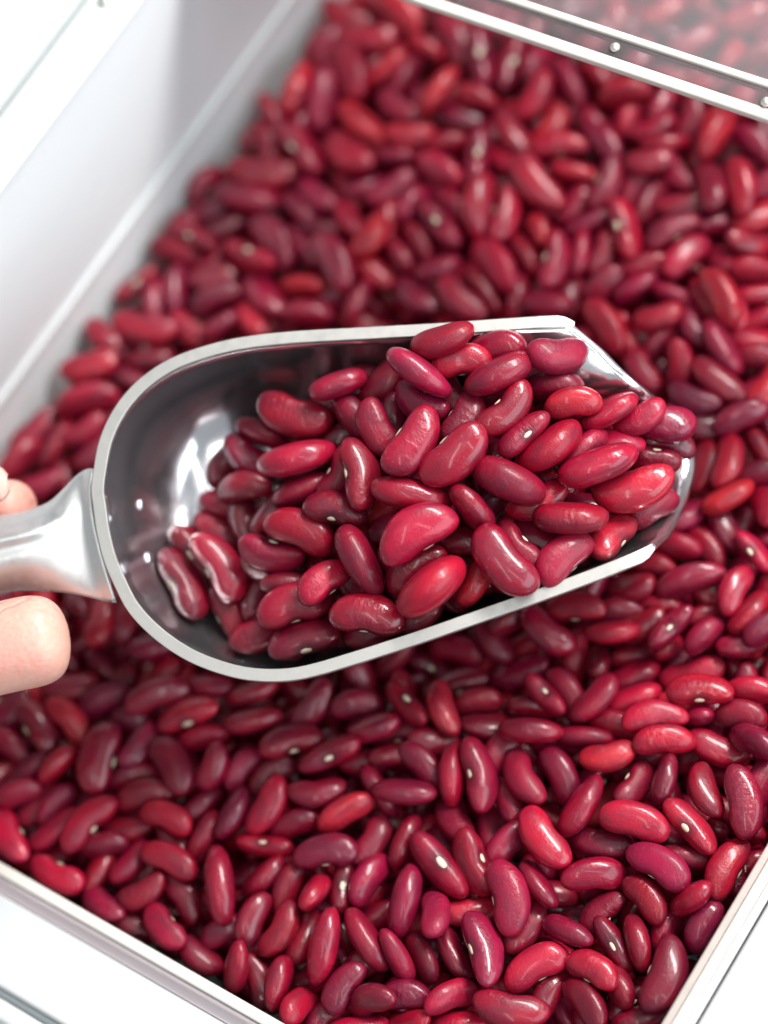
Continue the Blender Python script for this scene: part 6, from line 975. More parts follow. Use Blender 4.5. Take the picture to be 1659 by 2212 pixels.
    -3288,9423,-702,6868,1108,-1157,-7090,1499,706,559,1,0, -2765,9484,-777,8902,4282,592,-1439,1531,780,576,3,0, -2135,9319,-750,5491,7936,2294,1268,1361,680,503,4,0,
    -1711,9311,-685,8159,-2836,3312,3797,1521,683,524,2,0, -1296,9289,-754,3884,-3172,-4379,-7461,1391,685,542,3,0, -797,9451,-848,5691,3319,679,-7493,1413,717,560,5,0,
    -272,9323,-721,7608,-4502,-3094,3504,1484,730,582,1,0, 110,9446,-762,171,4098,-1626,-8974,1465,741,571,1,0, 765,9317,-716,1453,1647,-6881,-6916,1647,771,607,2,0,
    1177,9252,-664,227,3477,-3204,8809,1644,772,567,3,0, 1734,9438,-695,5241,-1531,7657,3400,1651,798,613,1,0, 2090,9393,-728,6401,3613,2007,-6476,1581,744,594,0,0,
    2558,9454,-808,9682,1512,-1151,-1630,1350,680,518,0,0, -3791,9907,-668,1333,4403,-4911,-7397,1509,749,542,0,0, -3479,9906,-660,4031,7678,4619,1860,1389,680,494,1,0,
    -2970,9784,-847,572,-9818,-1277,-1286,1360,680,512,2,0, -2372,9978,-673,4392,2586,7093,4869,1519,703,525,5,0, -2123,10013,-796,7425,1525,2343,-6087,1631,745,593,1,0,
    -1466,9726,-654,1795,-5615,2424,7705,1602,786,567,2,0, -1032,9932,-673,8756,-190,4617,-1408,1397,680,505,5,0, -505,9820,-730,2369,4716,-1280,-8397,1409,680,491,3,0,
    -214,9838,-825,6699,4670,1179,5650,1681,777,563,3,0, 377,9843,-733,3056,7647,2034,5295,1457,719,562,5,0, 886,9915,-809,7589,6085,2314,-163,1626,805,604,3,0,
    1204,9842,-710,7516,4869,750,4386,1436,696,501,0,0, 1780,9855,-870,5396,-5311,1045,-6449,1522,689,547,3,0, 2318,9988,-704,4809,-7510,-2323,-3883,1517,699,549,3,0,
    -1691,10378,-758,4260,-1762,8865,-394,1536,772,618,3,0, -1363,10189,-815,1728,-7893,5465,-2201,1584,724,538,5,0, -903,10238,-844,2377,9313,-2522,-1120,1561,747,586,0,0,
    -415,10269,-775,2479,6057,4910,5750,1530,746,559,0,0, 132,10309,-887,4450,3819,6317,5070,1655,831,658,4,0, 557,10402,-816,8587,3494,2901,2374,1389,704,532,4,0,
    1062,10203,-763,5033,8170,-826,2689,1441,680,501,4,0, 1482,10280,-793,7124,-1608,-4894,4765,1463,715,564,5,0, 1961,10352,-788,1114,-4908,7383,-4490,1695,811,627,4,0,
    2556,10298,-747,3792,3969,8234,1438,1382,680,510,5,0, -653,10718,-679,5636,6015,4463,3484,1535,780,595,1,0, -122,10779,-734,7454,-6619,-374,692,1538,750,598,0,0,
    339,10616,-708,4380,8308,3087,-1508,1361,680,524,5,0, 829,10828,-843,490,9517,-2202,-2084,1478,739,573,0,0, 1233,10705,-655,889,-6047,-2459,-7523,1571,698,530,1,0,
    1903,10735,-757,3437,2614,-4557,-7784,1644,736,531,4,0, 975,11416,-707,1671,-5461,6770,4643,1496,692,539,3,0, 1623,11382,-648,4585,990,8499,2400,1481,680,525,5,0,
    1951,11266,-723,1736,-2749,7232,6093,1482,703,551,0,0, 1884,11600,-688,8938,-314,-3909,2178,1514,680,499,3,0, -2681,-5542,-871,2908,-5717,-7005,-3129,1672,791,619,3,0,
    -2246,-5624,-824,6862,6516,1533,-2848,1391,680,539,5,0, 2046,-5672,-917,5059,8097,2853,840,1625,744,555,3,0, 2447,-5584,-894,3869,3791,-7062,-4559,1568,695,508,1,0,
    2937,-5617,-982,7332,1043,-1706,-6500,1361,680,534,0,0, -3521,-5265,-1023,1308,2652,-9416,-1611,1610,807,611,0,0, -2892,-5253,-916,2235,8812,2837,3051,1533,683,502,0,0,
    -2370,-5303,-893,2134,718,9659,1275,1688,784,610,5,0, -1933,-5155,-1081,1877,-697,7132,-6718,1524,777,597,3,0, -1421,-5177,-910,7489,-3868,3628,-3973,1363,680,503,3,0,
    -534,-5164,-999,4509,2113,-6799,-5383,1358,680,537,1,0, 1315,-5324,-955,3229,2613,-4505,-7903,1531,703,529,2,0, 1706,-5261,-904,1441,7761,3304,-5174,1472,736,566,5,0,
    2277,-5333,-783,6102,-2985,4546,5761,1636,774,600,5,0, 2793,-5255,-757,198,-5610,-3894,7303,1688,808,643,1,0, 3227,-5350,-982,4078,5872,-6544,-2463,1615,768,591,0,0,
    3663,-5220,-989,6203,792,749,-7768,1445,680,518,2,0, 4188,-5267,-927,4345,-64,-1986,-8785,1432,680,498,3,0, -3779,-4787,-983,8181,4219,831,3819,1691,824,654,3,0,
    -3068,-4728,-896,6955,2619,-1864,-6426,1679,788,578,1,0, -2720,-4801,-1018,2338,-3770,8959,-239,1613,820,629,3,0, -2260,-4794,-951,6260,-2863,3579,-6309,1396,680,505,0,0,
    -1595,-4776,-925,5402,8111,1464,1698,1430,692,514,1,0, -1181,-4748,-925,6034,5184,6017,708,1596,753,559,2,0, -795,-4642,-1009,7111,3315,1307,-6062,1661,788,589,1,0,
    170,-4757,-1027,7134,6417,2567,1160,1460,726,554,1,0, 538,-4743,-856,2645,5218,-5571,-5894,1667,848,663,0,0, 997,-4737,-1071,278,2291,-9036,-3609,1506,698,531,2,0,
    1518,-4686,-1062,6239,5598,2273,4958,1658,797,637,1,0, 1975,-4778,-1012,2088,1775,-216,9615,1474,680,491,0,0, 2431,-4862,-984,754,8358,4337,-3282,1610,735,581,5,0,
    2872,-4823,-1032,5771,1797,3340,7233,1419,723,547,5,0, 3922,-4830,-948,871,4090,9062,626,1445,719,525,1,0, 4411,-4854,-834,5397,4382,7186,171,1649,756,590,3,0,
    4890,-4891,-987,1446,-245,221,9889,1582,749,541,1,0, -4283,-4362,-925,3741,-8543,-3592,344,1584,775,596,4,0, -3837,-4251,-1024,5923,-2060,2242,-7459,1614,759,600,2,0,
    -3506,-4369,-868,3946,7922,646,-4609,1498,713,543,5,0, -2830,-4311,-899,4697,-2764,8384,-23,1587,758,573,3,0, -2533,-4236,-914,6758,5547,-2765,-3989,1399,683,528,2,0,
    -1883,-4351,-981,9302,-1807,-2928,1276,1412,680,544,1,0, -1500,-4389,-957,2633,2660,-4586,-8060,1605,748,595,1,0, -949,-4176,-916,4219,-7899,-4030,-1888,1382,682,539,0,0,
    452,-4285,-964,3486,8875,1740,2460,1682,769,590,0,0, 902,-4360,-995,5292,-1759,5211,6461,1687,844,640,3,0, 1310,-4478,-852,5815,4961,-6444,235,1376,680,527,5,0,
    1808,-4137,-881,861,-2665,-7427,-6083,1491,741,535,1,0, 2306,-4372,-906,5405,3879,-5715,-4804,1690,769,578,2,0, 2835,-4364,-985,4717,-1668,3191,8049,1468,705,554,0,0,
    3190,-4337,-1005,5980,3103,-3293,-6616,1534,749,544,0,0, 3687,-4148,-951,2050,1125,-8247,-5150,1352,685,517,0,0, 4149,-4325,-928,7283,4279,826,5288,1520,736,554,0,0,
    4639,-4416,-977,1715,-9428,2849,-231,1422,698,552,3,0, 5683,-4175,-841,4684,5557,-1866,-6610,1513,713,549,2,0, -4049,-3799,-907,5383,-1540,6756,-4797,1512,717,538,5,0,
    -3604,-3765,-839,8120,5374,2068,-957,1372,680,530,4,0, -3044,-3916,-902,8393,4202,-3127,1456,1526,687,538,5,0, -2696,-3791,-937,6908,6926,-988,-1823,1514,693,552,3,0,
    -1619,-3969,-945,724,242,-4483,-8906,1561,744,556,1,0, -1192,-3783,-773,4009,4821,6456,4359,1451,693,542,4,0, -750,-3840,-877,1665,-443,-8233,5408,1489,757,565,0,0,
    116,-3891,-983,6967,-1076,-3211,-6324,1373,680,514,1,0, 1446,-3803,-1074,1734,5879,-7866,-739,1687,801,633,5,0, 1892,-3926,-935,7128,6678,467,-2093,1450,722,529,1,0,
    2456,-3848,-999,1344,4190,7478,-4971,1697,848,622,0,0, 3071,-3832,-985,785,-2644,9412,1950,1456,731,530,0,0, 3555,-3882,-837,6068,4565,6487,507,1642,759,604,4,0,
    3791,-3818,-726,686,-5821,-59,-8102,1455,680,523,1,0, 4307,-3873,-908,6338,7332,2260,-980,1665,771,572,3,0, -4828,-3376,-1049,378,-3281,-9433,327,1637,745,566,1,0,
    -4343,-3377,-989,504,-7844,5797,2150,1436,710,521,0,0, -3900,-3427,-1010,261,-2813,-3773,-8819,1408,680,544,1,0, -3389,-3412,-1030,2599,1491,5316,7922,1487,704,546,1,0,
    -2845,-3369,-1017,1384,2666,9076,2934,1612,750,596,1,0, -2454,-3175,-901,5420,5656,-1515,-6028,1502,724,570,0,0, -1874,-3411,-1050,2220,8588,3987,2328,1567,696,553,1,0,
    -1498,-3414,-901,7217,537,-1224,6792,1400,680,501,2,0, -1097,-3359,-903,3641,2989,5060,7226,1467,680,534,0,0, -121,-3527,-909,5381,7694,-3318,-910,1357,680,521,0,0,
    1782,-3441,-968,1792,8366,-5165,346,1596,759,568,0,0, 2255,-3362,-1000,3890,5780,-7104,-995,1362,694,546,4,0, 2611,-3239,-1036,1892,-4153,-8468,2733,1405,680,521,4,0,
    3260,-3432,-956,6910,5959,-4078,-340,1472,705,516,1,0, 3595,-3355,-1000,3062,8509,-614,-4224,1664,764,586,3,0, 4164,-3281,-1006,7995,5686,1901,-371,1665,784,584,4,0,
    4584,-3503,-1022,4021,9003,1662,-65,1682,758,586,0,0, -5143,-2809,-893,4988,-3805,5957,-5015,1515,720,539,0,0, -4477,-2836,-937,8414,2502,-4721,810,1530,723,566,5,0,
    -3963,-2852,-829,8105,-1159,-5471,-1741,1545,699,513,0,0, -3461,-2824,-1021,5659,7044,1684,3940,1363,680,522,5,0, -3221,-2959,-992,2985,-2899,3733,-8291,1613,779,605,1,0,
    -2656,-2873,-989,2864,-9339,-1512,1517,1651,775,560,0,0, -1730,-2749,-954,1838,-8575,-4805,33,1459,680,500,5,0, -1255,-2857,-1011,2347,9218,2591,1673,1571,746,560,3,0,
    -830,-2924,-905,8936,1885,3366,2295,1647,823,637,2,0, 87,-2857,-938,7595,5360,1817,3205,1506,742,564,5,0, 663,-2959,-996,2930,9118,1842,2210,1381,680,538,0,0,
    2988,-3021,-951,4267,-68,8527,3012,1616,789,622,3,0, 3517,-2844,-1064,3270,4612,7226,3978,1500,764,590,0,0, 4966,-2835,-951,1607,3315,-5694,-7349,1507,685,500,3,0,
    -4907,-2447,-968,6085,-6829,1446,-3774,1471,680,510,1,0, -4409,-2517,-940,2653,2308,7930,4975,1669,812,649,0,0, -3896,-2535,-969,2696,901,6328,7203,1692,860,674,2,0,
    -3472,-2458,-886,6849,-2471,4173,5438,1608,760,601,0,0, -2953,-2541,-871,1050,1233,5826,7965,1615,739,537,2,0, -2464,-2246,-1007,2668,-9113,2531,1852,1617,746,542,0,0,
    -2014,-2518,-1011,4942,8506,1588,-835,1482,680,538,5,0, -1443,-2420,-1069,2914,4687,3425,7603,1598,750,540,3,0, -996,-2371,-964,2221,763,-5666,-7898,1543,744,570,0,0,
    -98,-2434,-977,1821,9073,-3755,-516,1358,680,525,3,0, 1250,-2315,-1028,7337,5830,-3136,-1530,1522,704,551,0,0, 1772,-2369,-978,4586,1137,6773,5639,1635,820,641,5,0,
    2234,-2411,-890,5806,-5524,-4507,3933,1405,680,522,2,0, 2753,-2472,-964,5666,-7946,1522,-1563,1643,808,583,2,0, 3296,-2495,-855,3502,544,7549,5518,1466,684,507,3,0,
    3644,-2421,-974,2488,9312,-2418,-1119,1524,680,532,1,0, 4542,-2308,-940,1586,-6077,6941,3520,1654,825,642,4,0, 5516,-2530,-1008,4138,1232,914,-8974,1443,718,526,1,0,
    -5061,-1980,-908,6405,-1080,-2553,-7162,1381,691,499,0,0, -4646,-2015,-1080,93,-9835,-1638,-757,1647,796,633,3,0, -4176,-1889,-924,5344,3388,2673,7268,1606,740,564,3,0,
    -3637,-1838,-978,5895,240,4988,-6349,1680,843,660,0,0, -3207,-1889,-992,3258,880,-9319,-1332,1607,786,602,1,0, -2722,-1852,-1009,7205,268,-3134,6180,1503,721,529,0,0,
    -2250,-1912,-886,7842,6091,557,1043,1376,697,553,0,0, -1788,-1997,-1048,5861,-946,-930,-7993,1660,761,599,0,0, -1294,-1990,-961,6628,-1266,1665,7190,1650,742,552,3,0,
    -654,-1882,-791,7275,1062,-6502,-1917,1589,763,600,4,0, -355,-2066,-953,6092,7916,354,308,1645,757,555,0,0, 129,-1942,-935,4592,7896,-2483,-3225,1411,702,532,0,0,
    489,-1932,-966,2033,8460,-4900,-535,1361,680,518,0,0, 1541,-1910,-999,4033,8288,2667,2815,1596,757,575,5,0, 2087,-2030,-943,6219,4721,6040,1598,1674,781,609,0,0,
    2495,-2025,-905,736,3977,4057,8197,1613,747,591,0,0, 2956,-1900,-1024,8005,-1003,2455,-5374,1412,680,491,5,0, 3346,-1995,-994,7727,4486,2805,3507,1426,680,521,3,0,
    3871,-1925,-912,126,2963,6976,6522,1370,680,534,0,0, 4319,-1960,-828,3613,5435,-7319,1958,1451,680,504,5,0, 4828,-2017,-1038,3138,7611,-5564,-1125,1356,680,529,1,0,
    5269,-1948,-981,7901,1817,-596,-5823,1427,680,537,3,0, -4744,-1447,-955,1639,6006,7647,1661,1570,705,521,0,0, -4366,-1388,-944,6235,5409,3667,4291,1423,680,534,0,0,
    -3876,-1459,-986,1466,-9444,-1743,-2371,1572,799,587,0,0, -3433,-1458,-1062,2963,4613,6059,5764,1461,680,540,1,0, -3029,-1272,-990,7350,6487,-1154,-1598,1697,815,639,3,0,
    -2390,-1426,-935,135,-4522,6105,6501,1581,706,544,1,0, -1899,-1458,-1075,2318,-609,-2484,-9385,1628,826,620,4,0, -1557,-1489,-906,8486,975,1472,4987,1506,701,524,0,0,
    -1039,-1544,-955,8479,-4812,-77,-2225,1418,683,541,1,0, -591,-1522,-984,1730,2669,6249,7130,1605,740,541,1,0, -210,-1401,-980,1801,597,-721,9792,1496,734,557,0,0,
    438,-1427,-1003,9635,1051,2430,395,1406,682,520,3,0, 1205,-1415,-980,7602,3257,3691,4239,1468,709,547,3,0, 1835,-1436,-936,1940,4784,5737,6360,1596,797,603,5,0,
    2286,-1558,-885,3126,-3444,1421,8737,1408,680,502,0,0, 2628,-1511,-926,4573,2053,650,-8629,1682,781,619,3,0, 3185,-1409,-958,8388,5334,-411,1009,1376,680,529,1,0,
    4126,-1515,-992,9556,-746,1069,2642,1652,732,580,5,0, -4507,-994,-813,4304,5822,5997,3409,1400,680,505,5,0, -4053,-927,-938,3643,-2617,-7721,-4503,1677,756,563,1,0,
    -3611,-1111,-828,5482,5999,-5764,853,1357,680,533,2,0, -3129,-910,-898,7085,5565,-3201,2930,1467,680,520,4,0, -2669,-1040,-991,4084,2174,3473,8157,1559,752,589,0,0,
    -2151,-1001,-1004,8646,-1004,603,-4886,1493,698,512,5,0, -1610,-999,-776,6232,-1703,7632,-144,1472,711,528,0,0, -1360,-973,-972,5952,6611,-1842,-4179,1693,761,588,0,0,
    -776,-969,-950,5753,6496,-3327,-3693,1654,794,575,5,0, -473,-958,-943,5066,1019,-5029,6928,1357,685,502,0,0, 212,-839,-928,1015,-8091,-4875,-3122,1591,710,521,5,0,
    740,-980,-914,2258,8949,1632,3487,1656,800,640,5,0, 1535,-961,-952,4394,8848,-824,1316,1539,692,536,5,0, 2070,-1217,-881,820,-7705,4786,-4129,1670,803,634,1,0,
    2404,-928,-1034,5710,737,1223,-8084,1604,783,614,4,0, 2861,-1094,-792,6619,6945,-2590,-1120,1492,724,523,3,0, 3318,-964,-909,5787,2818,-7146,-2740,1482,702,518,3,0,
    3915,-1073,-1004,2120,-3409,-9158,125,1383,680,533,1,0, 5404,-1134,-1009,1806,-1050,9347,-2875,1512,749,573,1,0, 5906,-953,-890,5134,4376,-2646,-6892,1536,728,555,5,0,
    -4824,-512,-932,6357,418,-12,7708,1386,702,548,0,0, -4315,-492,-909,5971,4737,-178,6471,1427,709,539,0,0, -3735,-494,-757,5809,6351,-2410,-4485,1412,680,537,3,0,
    -3512,-473,-958,2428,3679,7497,4936,1559,793,577,0,0, -2846,-417,-951,7976,4594,-2795,-2732,1438,724,569,4,0, -2536,-409,-891,8,-5533,-3707,-7459,1411,680,507,3,0,
    -1956,-547,-1062,9598,-787,1570,-2191,1687,853,638,0,0, -1504,-480,-1011,7705,4905,-1614,-3738,1393,680,530,0,0, -1084,-569,-1046,622,-6116,6748,4083,1411,680,491,1,0,
    -594,-580,-999,2259,-1294,-28,9655,1565,717,541,3,0, -135,-454,-965,9144,3114,388,-2557,1644,807,595,0,0, 370,-568,-1142,1135,7198,6646,1654,1664,841,648,0,0,
    895,-547,-1004,2289,9427,-2358,-575,1626,804,594,3,0, 1393,-573,-902,1999,6104,7647,-517,1529,710,563,0,0, 2248,-561,-1009,2045,3578,-6634,-6246,1399,693,518,1,0,
    2725,-592,-950,4230,3194,4108,7418,1550,714,545,1,0, 3240,-535,-1028,992,-817,9371,-3246,1447,706,531,4,0, 3557,-760,-922,913,8486,1627,-4951,1400,680,531,1,0,
    4067,-609,-972,991,364,-9693,2219,1659,846,654,1,0, 4569,-479,-1002,5181,-4986,4468,-5323,1384,686,516,3,0, 5047,-406,-993,237,-1165,3037,-9453,1624,764,554,0,0,
    5585,-504,-1006,8161,2118,-497,5353,1490,754,592,0,0, -4602,-88,-933,2841,7906,-5215,-1491,1444,691,514,2,0, -4071,-83,-852,4178,-1839,8820,1169,1695,764,600,2,0,
    -3432,-76,-962,1537,3391,9181,1357,1645,791,604,2,0, -3026,-47,-792,7984,-5176,1179,-2842,1424,680,519,1,0, -2515,-59,-870,257,4080,-2589,-8751,1387,680,493,0,0,
    -2311,-183,-927,986,6246,-4199,6510,1461,720,574,3,0, -1713,-56,-1006,1239,-466,9532,2718,1481,680,519,0,0, -1246,-79,-973,5725,-5431,-4189,4492,1542,687,504,0,0,
    -763,-12,-847,2023,-2152,5738,7639,1539,723,537,2,0, -430,-103,-1072,1587,-2942,4269,-8402,1609,787,627,3,0, 107,-143,-943,2619,6714,-6794,1376,1491,682,498,3,0,
    676,-201,-804,7282,-3516,-3841,-4456,1396,707,541,0,0, 1065,66,-964,9226,2441,2758,1147,1362,680,538,1,0, 1403,-69,-956,2875,-1760,-9385,-750,1394,680,499,5,0,
    1921,-96,-970,1207,-9522,-2484,1305,1370,680,529,0,0, 2443,-24,-971,2688,3328,-4301,-7950,1549,754,573,0,0, 2916,-248,-923,3507,-397,2332,9061,1571,694,554,1,0,
    3315,47,-929,1192,6045,-5819,-5308,1465,734,531,3,0, 3860,-52,-1027,8138,2991,-1263,-4820,1639,805,599,0,0, 4381,-84,-981,3161,8211,2886,3777,1417,680,507,3,0,
    5345,87,-961,4324,-9014,218,-92,1638,796,633,4,0, -4900,588,-790,4641,5028,-1470,7143,1632,725,559,4,0, -4305,401,-1006,9402,-1499,400,-3031,1648,736,535,5,0,
    -3830,350,-943,5737,4051,6435,3045,1466,702,520,0,0, -3348,362,-980,1172,-958,3607,9203,1481,729,535,4,0, -2892,256,-1022,4395,8254,1683,3120,1633,783,597,0,0,
    -2407,356,-932,2079,5630,6843,4143,1534,726,548,0,0, -1957,424,-1054,9762,-272,-357,2122,1492,726,537,1,0, -1468,301,-990,275,2831,-4626,-8397,1657,806,607,0,0,
    -990,437,-1007,324,8686,2508,4262,1369,680,520,2,0, -567,358,-985,7023,6651,1469,2073,1680,804,581,0,0, -206,288,-919,2479,1207,-8271,-4898,1567,725,570,5,0,
    304,419,-1012,1929,8134,-5402,-971,1402,690,508,2,0, 768,312,-997,2443,8053,5345,-784,1551,694,505,0,0, 1379,352,-1015,1391,1017,6589,7322,1668,801,605,3,0,
    1833,467,-873,2107,170,7909,5743,1435,682,533,0,0, 2309,440,-1015,464,4064,-8559,-3165,1474,680,517,3,0, 2668,471,-870,3704,758,-7652,-5211,1478,723,525,5,0,
    3245,455,-976,1298,-4869,8342,2239,1672,834,641,0,0, 4122,316,-1032,1433,-2102,-9606,1116,1443,696,540,3,0, 4686,348,-996,3151,7266,-6059,-752,1359,690,501,3,0,
    -4599,841,-864,1012,-1206,-8766,-4548,1551,698,518,4,0, -3627,723,-964,2797,5995,7299,-1719,1392,680,505,5,0, -2999,814,-710,40,-5673,4351,6992,1370,680,491,3,0,
    -2827,871,-990,1009,-5353,-8219,-1668,1521,758,571,3,0, -2180,935,-1019,7215,5141,1347,4439,1688,763,553,4,0, -1795,850,-1025,1770,-1737,2166,-9442,1622,738,562,0,0,
    -1252,875,-986,8979,1773,2534,3132,1478,704,518,2,0, -698,778,-1025,4367,-3394,39,8331,1517,772,612,0,0, -316,826,-980,3474,1439,4390,8160,1645,779,570,1,0,
    177,875,-888,3749,-409,8837,2771,1404,680,523,1,0, 535,847,-967,1828,-3366,-7160,5837,1545,765,552,4,0, 1025,737,-901,3481,4230,8261,-1322,1496,761,563,2,0,
    1397,870,-1030,7906,3203,3468,3899,1562,698,543,5,0, 2166,878,-939,2199,7435,4667,4256,1550,789,604,0,0, 2522,867,-846,5043,196,8296,2390,1648,732,536,0,0,
    3079,812,-950,5027,-5103,-410,6966,1384,680,490,2,0, 4424,920,-893,8750,2264,-3589,-2329,1491,757,606,0,0, 4835,945,-948,9371,2912,-1917,175,1496,713,518,0,0,
    -4781,1254,-968,5869,6183,-4447,-2748,1502,689,549,1,0, -4467,1407,-1033,6563,954,2858,6918,1546,748,580,0,0, -3408,1473,-871,7230,-4434,-4677,2488,1649,764,552,3,0,
    -3067,1213,-1075,9464,3071,1002,12,1387,685,525,1,0, -2600,1185,-924,7259,5820,-425,-3641,1524,724,547,4,0, -1830,1435,-939,263,-2359,4642,8533,1477,683,507,2,0,
    -1562,1261,-933,3949,699,-6354,-6599,1625,757,594,0,0, -958,1351,-1031,2165,4477,8517,1651,1416,720,546,0,0, -526,1390,-966,586,-3228,-8216,-4662,1555,742,592,3,0,
    -53,1460,-970,6276,1522,-1069,7560,1424,698,512,1,0, 367,1212,-729,4980,-6490,2611,5124,1433,680,540,4,0, 840,1296,-916,8991,900,-2196,-3678,1536,741,578,5,0,
    1253,1302,-1007,298,-9825,904,-1599,1493,696,506,0,0, 1785,1418,-940,4627,1933,7924,3473,1357,680,504,3,0, 2160,1365,-999,4386,-2217,-8180,2987,1368,680,537,0,0,
    2613,1239,-993,3377,9117,-1293,-1951,1445,698,558,3,0, 3127,1305,-991,6049,-1193,-3046,-7260,1663,811,607,0,0, 4159,1346,-933,3665,1541,-1270,-9087,1408,710,561,0,0,
    4593,1479,-941,5362,-666,4617,-7035,1529,704,523,0,0, 4922,1451,-992,2845,4250,-6828,-5218,1619,806,627,3,0, -4648,1864,-916,3774,122,-1046,-9201,1609,740,573,0,0,
    -4166,1826,-978,4085,6527,-5227,-3659,1362,680,536,0,0, -3069,1710,-997,7775,-3237,2418,-4818,1515,772,560,4,0, -2793,1762,-922,5919,-3021,1095,-7391,1400,680,509,2,0,
    -2219,1879,-1025,9303,3624,-363,436,1492,694,543,0,0, -1604,1741,-917,9022,-2452,-3462,-781,1373,680,501,0,0, -1263,1928,-977,3394,-7607,-5453,-939,1466,719,538,3,0,
    -782,1950,-950,5648,-2052,-4835,6365,1443,715,544,3,0, -468,1804,-877,5563,5773,-5722,-1728,1678,842,640,4,0, 149,1824,-1043,45,-2743,2879,9175,1377,680,513,5,0,
    613,1834,-999,960,4545,-8258,-3200,1448,715,524,5,0, 1123,1852,-1006,7286,2822,-137,-6240,1560,702,509,4,0, 1466,1782,-1029,829,7232,6751,-1198,1579,708,565,1,0,
    1948,1810,-967,2311,-6071,7452,1507,1475,710,514,2,0, 2405,1794,-995,9123,3465,1881,1111,1470,697,545,5,0, 2920,1787,-999,2424,1191,-9628,50,1432,680,517,0,0,
    3847,1809,-981,8825,3990,-1637,-1875,1645,734,544,0,0, -4285,2296,-765,901,-8322,1113,-5357,1642,759,572,0,0, -3710,2225,-907,4341,4757,7553,-1214,1479,680,541,0,0,
    -3299,2336,-918,4777,1521,-3263,-8014,1355,680,493,5,0, -2445,2375,-1005,5025,-2647,4251,-7047,1653,788,626,3,0, -1512,2325,-1056,1635,6790,7154,-197,1684,757,574,4,0,
    -1201,2373,-833,7418,-69,6699,319,1418,714,522,3,0, -726,2384,-934,6468,7197,1192,-2225,1543,785,617,1,0, -206,2372,-941,502,-4478,-5923,-6679,1387,680,492,3,0,
    315,2250,-1050,1106,9181,-3728,770,1393,680,528,3,0, 690,2371,-933,8349,1664,4695,2343,1677,798,622,4,0, 1405,2273,-980,7760,5852,-1304,1957,1433,726,550,2,0,
    1862,2343,-989,7029,5308,-2231,-4175,1563,735,532,5,0, 2330,2284,-1030,1913,5819,-7723,-1685,1572,770,588,1,0, 2734,2247,-956,501,7005,-6583,2709,1566,784,568,3,0,
    3187,2215,-935,3386,476,-7423,5763,1599,732,529,0,0, 4126,2203,-945,7530,2178,-325,6201,1469,716,526,1,0, -4623,2729,-969,8366,197,2420,4911,1660,730,568,2,0,
    -4063,2772,-954,4693,6363,-6114,-331,1586,724,532,3,0, -3731,2672,-766,1185,5740,-4938,6423,1388,680,518,1,0, -3270,2779,-945,3106,1448,-6586,-6700,1644,741,540,0,0,
    -2671,2770,-927,2195,-3402,8904,2082,1651,747,571,0,0, -2052,2679,-924,1276,-4042,-5943,6835,1431,680,522,5,0, -799,2752,-1043,2078,3888,-4783,-7595,1587,796,595,1,0,
    -283,2823,-1032,120,3627,-7975,-4821,1686,857,671,4,0, 133,2725,-951,6718,5106,4889,2210,1674,838,645,0,0, 589,2698,-940,3318,9056,2293,1316,1610,709,527,1,0,
    1091,2810,-972,5709,4324,-555,6957,1622,757,552,0,0, 1379,2671,-989,2824,-2228,2654,-8945,1676,794,589,3,0, 1936,2747,-1021,3878,3637,5677,6285,1680,820,649,1,0,
    2533,2758,-990,2119,3191,9151,-1259,1501,719,521,2,0, 2933,2794,-908,5259,-704,-3791,7581,1575,714,531,5,0, 3890,2686,-1041,9448,2405,-569,-2151,1571,762,595,2,0,
    -4247,3198,-827,298,-2323,2924,9272,1500,736,560,5,0, -3908,3186,-986,8463,-514,-754,-5248,1601,814,609,0,0, -3430,3201,-887,466,3151,8326,4532,1371,680,497,1,0,
    -3035,3306,-887,2323,4251,-2722,8314,1589,791,613,3,0, -2040,3351,-956,3124,-7375,5906,987,1537,701,553,2,0, -1470,3192,-994,883,9666,2321,-637,1453,709,526,0,0,
    -1074,3026,-811,6000,7934,387,-944,1421,680,542,0,0, -681,3254,-965,6455,6602,225,-3834,1563,714,547,5,0, -168,3252,-884,1051,-611,-8752,-4683,1405,690,537,5,0,
    414,3226,-1029,1749,3382,8854,2666,1630,799,580,3,0, 1142,3220,-958,8041,5516,1459,1668,1599,765,564,0,0, 1640,3204,-972,532,-3284,5334,-7777,1632,738,576,3,0,
    2717,3231,-926,25,1208,-9284,-3515,1588,749,578,3,0, 3247,3125,-1079,157,3440,-9385,-258,1648,803,579,4,0, 3708,3277,-922,7565,-471,-1140,-6423,1544,703,510,0,0,
    4047,3163,-1058,7308,265,3915,5586,1678,787,614,0,0, -4717,3760,-967,4252,5343,-5615,-4674,1699,755,592,5,0, -3537,3741,-955,3652,9269,236,-829,1436,680,490,0,0,
    -3085,3643,-934,1520,4816,-5217,-6876,1638,742,549,3,0, -2196,3736,-931,4507,-904,5202,-7198,1483,736,534,0,0, -708,3858,-911,8014,5082,-2957,1095,1669,771,568,0,0,
    97,3654,-1038,3922,609,-5406,-7418,1560,754,589,2,0, 573,3555,-974,2862,2097,-8616,3629,1413,682,521,0,0, 1160,3756,-958,4806,-5964,5980,-2360,1485,722,543,0,0,
    1705,3721,-829,1463,7513,2729,5828,1640,819,622,1,0, 1948,3704,-1016,5682,1062,3793,7225,1368,680,510,0,0, 2472,3718,-1051,2164,-2444,605,-9433,1593,761,573,5,0,
    2971,3539,-936,428,72,-7160,6967,1695,818,629,0,0, 3921,3692,-1040,693,2750,9441,-1678,1687,808,632,0,0, -4329,4190,-945,64,-5803,8132,429,1518,717,573,0,0,
    -3814,4116,-908,1406,1639,9282,3030,1473,688,530,1,0, -3414,4251,-993,5151,3608,2437,7384,1548,748,583,0,0, -2983,4166,-967,3163,8330,4539,65,1530,690,523,2,0,
